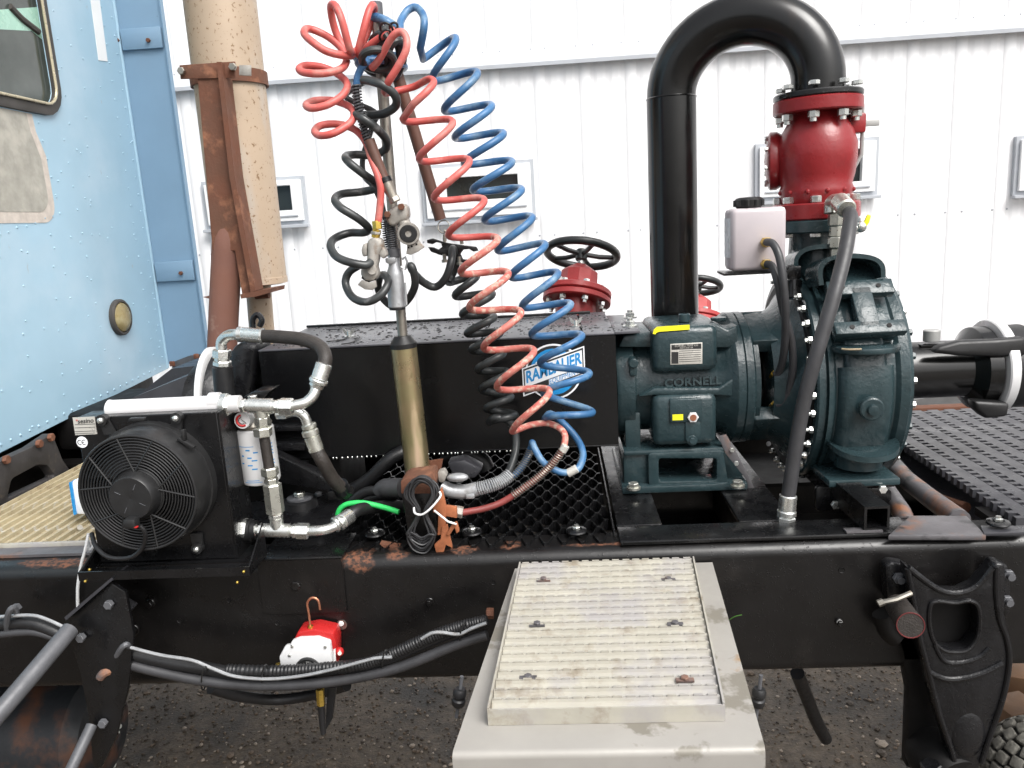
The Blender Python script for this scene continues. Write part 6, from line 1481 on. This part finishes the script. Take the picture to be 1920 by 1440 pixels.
# engine-like mount behind filter
mt = thing('gearbox_mount', 'wet black gearbox mount ears with a washered bolt behind the filter', 'mount', at(560, 980, 1.7))
zz_ = 1.02
build('ear', MB().prism(rnd([atz(a, b, zz_) for a, b in ((430, 985), (600, 988), (665, 955), (655, 925), (600, 922), (430, 945))], .012), (0, 0, -.022), bev=.004), M['cast'], mt, ang=40)
p = atz(563, 940, zz_+.012)
build('rubber_bushing', MB().lathe([(-.012, .040), (.004, .038), (.006, .034)], p, (0, 0, 1), 28), M['rubber'], mt)
build('washer_or_hole_light', MB().lathe([(.007, .030), (.011, .030), (.012, .028)], p, (0, 0, 1), 28), M['strapgrey'], mt)
build('bolt', MB().hexa(p+V(0, 0, .012), p+V(0, 0, .023), .013), M['zincy'], mt)
p = atz(597, 930, zz_+.001); build('bolt', MB().hexa(p, p+V(0, 0, .009), .009), M['strapgrey'], mt)
for k, (y0_, y1_) in enumerate(((798, 808), (830, 845), (868, 876))):
    build('bar', MB().prism([at(a, b, 1.78) for a, b in ((425, y0_+3), (572, y0_), (572, y1_), (425, y1_+3))], (0, .03, .0), bev=.002), M['cast'], mt)
build('wedge', MB().prism([at(a, b, 1.72) for a, b in ((510, 850), (630, 905), (640, 925), (520, 905))], (0, .04, 0), bev=.004), M['cast'], mt)
build('block', MB().span((at(425, 900, 1.85).x, 1.85, .95), (at(640, 900, 1.85).x, 2.1, 1.2), bev=.01), M['void'], mt)
p = at(445, 845, 1.72); build('knob', MB().cyl(p, p+V(0, .05, 0), .022, n=20, ch=.003), M['cast'], mt)

# ---------------------------------------------------------------- left under-rail: gusset, tubes, tank
gs = thing('hanger_plate', 'black triangular hanger plate with bolts below the cooler', 'bracket', at(200, 1300, 1.3))
build('plate', MB().prism([at(a, b, 1.40) for a, b in ((121, 1160), (203, 1090), (235, 1110), (250, 1190), (240, 1290), (218, 1380), (190, 1440), (175, 1440), (165, 1340), (150, 1260), (130, 1200))], (0, .01, 0), bev=.002), M['black'], gs)
build('edge_lip', MB().prism([at(a, b, 1.385) for a, b in ((120, 1158), (203, 1088), (206, 1092), (124, 1163))], (0, .10, 0)), M['greydeck'], gs)
for a, b in ((155, 1193), (196, 1353), (207, 1131)): p = at(a, b, 1.398); build('bolt', MB().hexa(p, p-V(0, .012, 0), .009), M['strapgrey'], gs)
build('bracket_fin', MB().prism([at(a, b, 1.47) for a, b in ((205, 1165), (228, 1127), (250, 1140), (240, 1152))], (0, .02, 0)), M['greydeck'], gs)
single('support_tube', MB().tube([at(-30, 1370, 1.20), at(60, 1265, 1.28), at(132, 1180, 1.38)], .0165, n=14), M['strapgrey'], 'grey tube running down-left from the black hanger plate', 'tube', 'grey tubes below the frame')
single('support_tube', MB().tube([at(120, 1470, 1.30), at(172, 1360, 1.39)], .011, n=12), M['strapgrey'], 'short grey tube at the bottom left behind the hanger plate', 'tube', 'grey tubes below the frame')
tk_ = thing('air_tank', 'rust-blotched black tank at the bottom left', 'tank', (-1.6, 1.9, .3))
tz = at(80, 1300, 1.8).z
build('shell', MB().lathe([(0, .05), (.01, .12), (.04, .15), (1.6, .15)], (at(178, 1370, 1.8).x, 1.85, tz-.15), (-1, 0, 0), 36), M['tankrust'], tk_)
for k, (a, b, r_) in enumerate(((222, 1362, .012), (216, 1373, .016), (212, 1425, .013), (210, 1434, .015))):
    single('white_pebble' if k > 1 else 'white_pebble', MB().sphere(at(a, b, 1.9), r_*.8, 10, 7, (1, .8, .8)), M['wplastic'] if False else mat('chalk_white', (.5, .52, .48), .7), ('pale stone scrap in the upper pair beside the hanger plate', 'larger pale stone scrap of the upper pair beside the hanger plate', 'pale stone scrap in the lower pair beside the hanger plate', 'lowest pale stone scrap beside the hanger plate')[k], 'stone', 'pale scraps beside the hanger plate')

# cable bundle
cbn = thing('cable_bundle', 'sagging bundle of black loom and grey cables under the frame rail', 'cable bundle', at(500, 1280, 1.42))
Yb = 1.42
main = [(-20, 1172), (20, 1168), (60, 1168), (100, 1182), (128, 1198)]
build('loom', MB().tube(path(main, Yb, 6), .013, n=14), M['rubber'], cbn)
build('cable', MB().tube(path([(-20, 1192), (30, 1186), (70, 1186), (110, 1198), (128, 1205)], Yb-.005, 6), .008, n=12), M['rubber_grey'], cbn)
build('thin_cable', MB().tube(path([(-20, 1158), (20, 1155), (62, 1154), (92, 1163), (128, 1180)], Yb-.012, 6), .0035, n=8), M['plug'], cbn)
build('loom', MB().tube(path([(190, 1218), (230, 1222), (300, 1238), (380, 1252), (440, 1262), (520, 1262), (600, 1255), (680, 1246), (740, 1228), (800, 1202), (860, 1180), (912, 1165)], Yb, 8), .0128, n=14), M['rubber'], cbn)
lm = path([(425, 1256), (520, 1258), (600, 1253), (680, 1245), (740, 1224), (800, 1197), (860, 1176), (914, 1163)], Yb-.008, 8)
m_ = MB(); tot = sum((lm[i+1]-lm[i]).length for i in range(len(lm)-1)); nn = int(tot/.0018)
den = crom(lm, 5); build('corrugated_loom', MB().tube(den, .0112, n=12, rf=lambda t: 1.0+.07*(1 if int(t*tot/.0032) % 2 else -1)), M['rubber'], cbn, ang=60)
build('cable', MB().tube(path([(190, 1240), (230, 1243), (300, 1260), (380, 1276), (480, 1285), (580, 1282), (660, 1272), (740, 1254), (800, 1232), (860, 1207), (914, 1190)], Yb-.006, 8), .0105, n=14), M['rubber_grey'], cbn)
build('thin_cable', MB().tube(path([(245, 1214), (300, 1228), (360, 1238), (400, 1254), (440, 1268), (500, 1273), (560, 1268), (620, 1256), (680, 1240), (705, 1234), (735, 1232)], Yb-.022, 8), .0034, n=8), M['plug'], cbn)
build('thin_cable', MB().tube(path([(790, 1198), (810, 1187), (830, 1186), (860, 1189), (885, 1178), (912, 1168)], Yb-.022, 8), .0034, n=8), M['plug'], cbn)
for a, b in ((383, 1272), (496, 1268), (722, 1240), (868, 1190)):
    build('cable_tie', MB().tube(loop((a, b), 5, 22, Yb-.01, .022, .12), .0016, n=6), M['ink'], cbn)
def pclamp(a, b, t_): return MB().tube(loop((a, b), 9, 26, Yb-.005, .020, t_), .0058, n=8)
build('rubber_clamp', pclamp(228, 1232, .45), M['strapgrey'], cbn); build('rubber_clamp', MB().tube(path([(212, 1255, 1.41), (195, 1262, 1.40), (188, 1270, 1.40)], sub=5), .009, n=10), M['greyrust'], cbn)
build('rubber_clamp', pclamp(22, 1165, .1), M['strapgrey'], cbn)
p = at(34, 1138, 1.47); build('clamp_bolt', MB().hexa(p, p-V(0, .012, 0), .010), M['strapgrey'], cbn)
single('slack_hose', MB().tube(path([(395, 1290, 1.50), (450, 1305, 1.55), (520, 1312, 1.6), (590, 1302, 1.6), (650, 1285, 1.55)], sub=6), .0125, n=12), M['rubber'], 'slack black hose hanging below the cable bundle', 'hose')
single('ground_hose', MB().tube(path([(1495, 1262, 1.7), (1510, 1300, 1.75), (1530, 1350, 1.8), (1548, 1385, 1.85)], sub=6), .016, n=12), M['rubber'], 'dark hose hanging under the rail left of the spring hanger', 'hose')

# ---------------------------------------------------------------- level gauge
lg = thing('level_switch_gauge', 'red and white gauge box with copper hook tube above the cables', 'gauge', at(580, 1250, 1.47))
Yg = 1.45
build('back_box', MB().prism([at(a, b, Yg) for a, b in ((548, 1205), (558, 1185), (590, 1180), (625, 1188), (630, 1205), (630, 1252), (548, 1252))], (0, .045, 0), bev=.004), M['hred'], lg, ang=40)
build('white_cover', MB().prism([at(a, b, Yg-.016) for a, b in ((526, 1252), (523, 1232), (533, 1214), (543, 1212), (546, 1204), (560, 1199), (595, 1198), (618, 1206), (624, 1252)) ], (0, .016, 0), bev=.003), M['wplastic'], lg, ang=40)
gd = build('dial', MB().lathe([(0, .026), (.004, .026), (.005, .023), (.002, .022), (.001, 0)], at(578, 1254, Yg-.016), (0, -1, 0), 32), M['ink'], lg)
text_part('dial_print', 'PSI', .008, at(578, 1243, Yg-.019), (1, 0, 0), (0, 0, 1), .0001, M['grey'], gd)
for a, b in ((548, 1212), (610, 1213), (543, 1229)): p = at(a, b, Yg-.016); build('screw', MB().lathe([(0, .0038), (.002, .003), (.0025, 0)], p, (0, -1, 0), 10), M['zinc'], lg)
build('brass_nut', MB().hexa(at(583, 1188, Yg+.01), at(583, 1180, Yg+.01), .008).cyl(at(583, 1181, Yg+.01), at(582, 1173, Yg+.01), .0055), M['brass'], lg)
build('copper_tube', MB().tube(path([(582, 1176), (579, 1150), (576, 1132), (581, 1123), (589, 1121), (597, 1127), (600, 1143)], Yg+.01, 7), .0024, n=10), M['copper'], lg)
build('side_knob', MB().sphere(at(636, 1222, Yg+.01), .010, 12, 8).cyl(at(626, 1218, Yg+.01), at(636, 1222, Yg+.01), .006), M['hred'], lg)
build('brass_plug', MB().cyl(at(637, 1225, Yg), at(637, 1225, Yg-.004), .004), M['steel'], lg)
build('side_label', MB().prism([at(a, b, Yg-.0008) for a, b in ((625, 1218), (629, 1216), (630, 1248), (626, 1248))], (0, .001, 0)), M['wplastic'], lg)
build('outlet', MB().hexa(at(518, 1250, Yg+.01), at(527, 1248, Yg+.01), .007), M['brass'], lg)
build('drop_tube', MB().hexa(at(600, 1293, Yg+.01), at(602, 1324, Yg+.01), .008).cyl(at(602, 1323, Yg+.01), at(606, 1375, Yg+.01), .0075, .006), M['brass'] if False else M['rubber'], lg)
build('brass_tube', MB().hexa(at(600, 1292, Yg+.008), at(602, 1322, Yg+.008), .0085), M['brass'], lg)
build('drain_flap', MB().prism([at(a, b, Yg+.03) for a, b in ((614, 1290), (630, 1290), (622, 1350), (610, 1370))], (0, .01, 0)), M['rubber'], lg)

# ---------------------------------------------------------------- step
PZs = .960
st = thing('step', 'pale metal step plate with ridged tread grating hung on the rail', 'step', (0.06, 1.15, .93))
c_bl, c_br = atz(967, 1052, PZs), atz(1332, 1046, PZs)
c_fl, c_fr = atz(848, 1410, PZs), atz(1437, 1408, PZs)
mid = (c_bl+c_br)/2; midf = (c_fl+c_fr)/2
yb_, yf_ = (c_bl.y+c_br.y)/2, (c_fl.y+c_fr.y)/2
yb_ = min(yb_, 1.494)
rd_ = .010
bm = MB()
lipz = PZs-.09
prof_e = [(yb_, PZs), (yf_+rd_, PZs)]+[(yf_+rd_-rd_*sin(a), PZs-rd_+rd_*cos(a)) for a in [pi/2*k/5 for k in range(1, 6)]]+[(yf_, lipz)]
xl = lambda y: c_fl.x+(c_bl.x-c_fl.x)*(y-yf_)/(yb_-yf_); xr = lambda y: c_fr.x+(c_br.x-c_fr.x)*(y-yf_)/(yb_-yf_)
def sheet(prof_, xl_, xr_, t):
    m_ = MB(); n_ = len(prof_)
    for s_ in (0, 1):
        for y_, z_ in prof_:
            yy_ = y_+(t if s_ else 0)*(1 if z_ < PZs-.002 else 0); zz2 = z_-(t if s_ else 0)*(1 if z_ > PZs-.02 else 0)
            m_.v += [V(xl_(y_), yy_, zz2), V(xr_(y_), yy_, zz2)]
    for s_ in (0, 1):
        for i in range(n_-1):
            b0 = s_*2*n_+2*i; m_.face((b0, b0+1, b0+3, b0+2))
    for i in range(n_-1):
        for e in (0, 1): m_.face((2*i+e, 2*i+2+e, 2*n_+2*i+2+e, 2*n_+2*i+e))
    m_.face((0, 1, 2*n_+1, 2*n_)); m_.face((2*n_-2, 2*n_-1, 4*n_-1, 4*n_-2))
    return m_
build('plate', sheet(prof_e, xl, xr, .004), M['step'], st, ang=30)
for f_, s_ in ((xl, 1), (xr, -1)):
    build('side_flange', MB().prism([V(f_(yf_)+s_*.001, yf_+.012, PZs-.0045), V(f_(yb_)+s_*.001, yb_, PZs-.0045), V(f_(yb_)+s_*.001, yb_, PZs-.06), V(f_(yf_)+s_*.001, yf_+.012, lipz)], (s_*.004, 0, 0)), M['step'], st)
GZ = .986
g_bl, g_br, g_fl, g_fr = atz(974, 1051, GZ), atz(1303, 1049, GZ), atz(914, 1324, GZ), atz(1362, 1327, GZ)
gyb, gyf = (g_bl.y+g_br.y)/2, (g_fl.y+g_fr.y)/2
gxl = lambda y: g_fl.x+(g_bl.x-g_fl.x)*(y-gyf)/(gyb-gyf); gxr = lambda y: g_fr.x+(g_br.x-g_fr.x)*(y-gyf)/(gyb-gyf)
tr = build('tread_frame', MB().prism([V(gxl(gyf), gyf, PZs+.0005), V(gxr(gyf), gyf, PZs+.0005), V(gxr(gyf), gyf, GZ-.001), V(gxl(gyf), gyf, GZ-.001)], (0, .003, 0)), M['beige'], st)
for f_, s_ in ((gxl, 1), (gxr, -1)):
    build('side_bar', MB().prism([V(f_(gyf), gyf+.001, PZs+.0006), V(f_(gyb), gyb, PZs+.0006), V(f_(gyb), gyb, GZ+.002), V(f_(gyf), gyf+.001, GZ+.002)], (s_*.003, 0, 0)), M['beige'], tr)
NS = 20
for k in range(NS):
    y0_ = gyf+.003+(gyb-gyf-.003)*k/NS; y1_ = gyf+.003+(gyb-gyf-.003)*(k+1)/NS; W_ = y1_-y0_
    xa, xb = gxl((y0_+y1_)/2)+.004, gxr((y0_+y1_)/2)-.004
    m_ = MB().sweep([(y0_+.0060, PZs+.001), (y1_-.0004, PZs+.001), (y1_-.0004, GZ-.001), (y1_-.0055, GZ-.0005), (y1_-.0070, GZ-.0045), (y0_+.0115, GZ-.006), (y0_+.0075, GZ-.010), (y0_+.0060, GZ-.016)], xa, xb)
    nt_ = 17; dd = (xb-xa)/nt_
    for j in range(nt_):
        off_ = random.uniform(-.001, .001)
        m_.span((xa+dd*(j+.12)+off_, y1_-.0055, GZ-.0006), (xa+dd*(j+.80)+off_, y1_-.0013, GZ+.0018))
    build('tread_slat', m_, M['beige'], st, ang=30)
for a, b in ((1019, 1087), (1253, 1087), (1007, 1171), (1266, 1170), (990, 1271), (1284, 1274)):
    p = atz(a, b, GZ-.002)
    build('screw', MB().span(p+V(-.013, -.005, -.002), p+V(.013, .005, .001)).hexa(p+V(0, 0, .0005), p+V(0, 0, .005), .0062), M['greyrust'], st)
# rubber buffers either side
def buffer(px, py0, py1, lab):
    Y = 1.10 if px < 1000 else 1.10
    a_, b_ = at(px+6, py0, Y), at(px-4, py1, Y); d = b_-a_
    t = thing('threaded_stud', lab, 'stud', b_, 'studs with rubber grommets beside the step')
    build('rod', MB().cyl(a_, b_, .003, n=10), M['strapgrey'], t)
    build('grommet', MB().lathe([(0, .008), (.004, .0105), (.011, .0105), (.013, .008), (.017, .008), (.019, .0105), (.026, .0105), (.030, .008)], a_+d*.30, d, 18), M['rubber'], t)
buffer(860, 1268, 1345, 'threaded stud with black grommet left of the step')
buffer(1421, 1266, 1348, 'threaded stud with black grommet right of the step')
for a, b, c in ((916, 1146, 'upper'), (914, 1110, 'x')):
    pass
single('rusty_bolt', MB().hexa(at(912, 1150, 1.47), at(926, 1150, 1.47), .011), M['rust'], 'rusty bolt head half hidden by the step left edge', 'bolt')
single('grass_sprig', MB().tube(path([(1368, 1162, 1.49), (1378, 1156, 1.485), (1391, 1153, 1.48)], sub=4), .0012, n=5), mat('grass_green', (.06, .16, .03), .6), 'single green grass blade on the rail right of the step', 'grass blade')

# ---------------------------------------------------------------- spring hanger
sh = thing('spring_hanger', 'black cast spring hanger with square window bolted to the right rail', 'spring hanger', at(1790, 1440, 1.42))
Yh = 1.42
outl = [(1700, 1062), (1708, 1066), (1740, 1095), (1775, 1112), (1805, 1112), (1832, 1100), (1858, 1068), (1868, 1056), (1884, 1058), (1887, 1090), (1884, 1150), (1893, 1190), (1894, 1240), (1884, 1290), (1868, 1345), (1845, 1400), (1835, 1450), (1790, 1450), (1776, 1390), (1756, 1330), (1740, 1260), (1727, 1205), (1716, 1150), (1706, 1100)]
hole = [(1745, 1133), (1760, 1127), (1790, 1130), (1815, 1126), (1832, 1134), (1837, 1160), (1833, 1195), (1815, 1218), (1790, 1222), (1768, 1218), (1750, 1200), (1742, 1165)]
build('casting', MB().prism([at(a, b, Yh) for a, b in outl], (0, .035, 0), holes=[[at(a, b, Yh) for a, b in hole]], bev=.004), M['cast'], sh, ang=50)
def ridge(spec, r_, dy=0, name='ridge'): build(name, MB().tube(path(spec, Yh+dy, 6), r_, n=10), M['cast'], sh)
ridge([(1703, 1064), (1740, 1093), (1772, 1110), (1805, 1110), (1834, 1096), (1860, 1064)], .006)
ridge([(1702, 1066), (1712, 1120), (1725, 1195), (1742, 1262), (1762, 1340), (1785, 1410), (1792, 1450)], .0055)
ridge([(1868, 1062), (1868, 1110), (1874, 1160), (1888, 1200), (1892, 1245), (1880, 1310), (1856, 1380), (1840, 1430)], .0055)
ridge([(1742, 1260), (1770, 1272), (1800, 1272), (1840, 1262), (1880, 1243)], .006)
ridge([(1752, 1207), (1770, 1238), (1800, 1242), (1835, 1232), (1855, 1215)], .005)
build('window_rim', MB().tube(crom([at(a, b, Yh) for a, b in hole], 4, closed=True), .0045, n=8, closed=True), M['cast'], sh)
build('belly', MB().sphere(at(1812, 1375, Yh+.008), .034, 20, 12, (1.1, .45, 1.7)), M['cast'], sh)
build('window_floor', MB().prism([at(a, b, Yh+.036) for a, b in ((1735, 1120), (1842, 1120), (1842, 1228), (1735, 1228))], (0, .004, 0)), M['void'], sh)
for pts in (((1660, 1062), (1672, 1054), (1700, 1058), (1704, 1130), (1690, 1150), (1664, 1128)), ((1862, 1058), (1890, 1060), (1896, 1090), (1896, 1150), (1884, 1158), (1868, 1130))):
    build('mounting_ear', MB().prism([at(a, b, Yh+.04) for a, b in pts], (0, .03, 0), bev=.005), M['cast'], sh)
for a, b in ((1683, 1082), (1888, 1076), (1885, 1124)):
    p = at(a, b, Yh+.038); build('bolt', MB().hexa(p, p-V(0, .010, 0), .011).cyl(p-V(0, .009, 0), p-V(0, .018, 0), .007, n=12), M['strapgrey'], sh)
build('lower_bush', MB().lathe([(0, .05), (.03, .058), (.08, .058), (.1, .05)], at(1735, 1390, 1.52), (.2, -1, -.2), 28), M['void'], sh)
build('shackle_arm', MB().prism([at(a, b, 1.5) for a, b in ((1660, 1140), (1715, 1200), (1760, 1330), (1790, 1440), (1700, 1440), (1705, 1300), (1690, 1220))], (0, .03, 0), bev=.004), M['void'], sh)
build('u_bolt_nut', MB().hexa(at(1745, 1432, 1.42), at(1748, 1450, 1.42), .02), M['cast'], sh)
gr_ = thing('grease_hose_stub', 'black hose stub with red rim clamped to the spring hanger', 'hose', at(1700, 1190, 1.36))
build('stub', MB().cyl(at(1682, 1135, 1.42), at(1707, 1172, 1.33), .0215, .0235, n=24), M['hose_brown'], gr_)
build('red_rim', MB().lathe([(0, .0238), (.001, .0242), (.0022, .0238), (.0022, .0225), (.001, .022)], at(1707, 1172, 1.331), at(1707, 1172, 1.331)-at(1682, 1135, 1.42), 28, capped=False), mat('faded_red_edge', (.12, .02, .02), .5), gr_)
build('hose_clamp', MB().tube([at(1651, 1130, 1.375), at(1680, 1124, 1.37), at(1708, 1112, 1.38)], .005, n=8).cyl(at(1646, 1132, 1.375), at(1656, 1128, 1.375), .007, n=10), M['steel'], gr_)
build('hose_body', MB().tube(path([(1655, 1150, 1.46), (1665, 1180, 1.46), (1680, 1195, 1.46)], sub=5), .02, n=12), M['void'], gr_)

# timber and tyre at bottom right
single('timber_block', MB().box(atz(1905, 1300, .06)+V(.1, 0, .02), (.34, .10, .09), rot=Matrix.Rotation(radians(-20), 3, 'Z'), bev=.004), M['wood'], 'wet brown timber block lying right of the spring hanger', 'timber')
single('timber_block', MB().box(atz(1880, 1370, .06)+V(.06, .05, .0), (.12, .10, .12), rot=Matrix.Rotation(radians(15), 3, 'Z'), bev=.004), M['wood'], 'upright brown timber end behind the spring hanger foot', 'timber')
ty = thing('lugged_tyre', 'grey muddy lugged tyre tread in the bottom right corner', 'tyre', at(1920, 1440, 1.5))
tc_ = at(1980, 1480, 1.5); 
build('carcass', MB().sphere(tc_+V(0, .05, 0), .105, 24, 14), M['matte'], ty)
for i in range(7):
    for j in range(7):
        a = radians(95+16*i+(8 if j % 2 else 0)); e_ = radians(-50+16*j)
        d_ = V(cos(a)*cos(e_), -sin(e_)-.2, sin(a)*cos(e_)).normalized()
        p = tc_+V(0, .05, 0)+d_*.108
        build('lug', MB().box(p, (.024, .024, .014), rot=d_.to_track_quat('Z', 'Y').to_matrix(), bev=.004), M['tread'], ty)
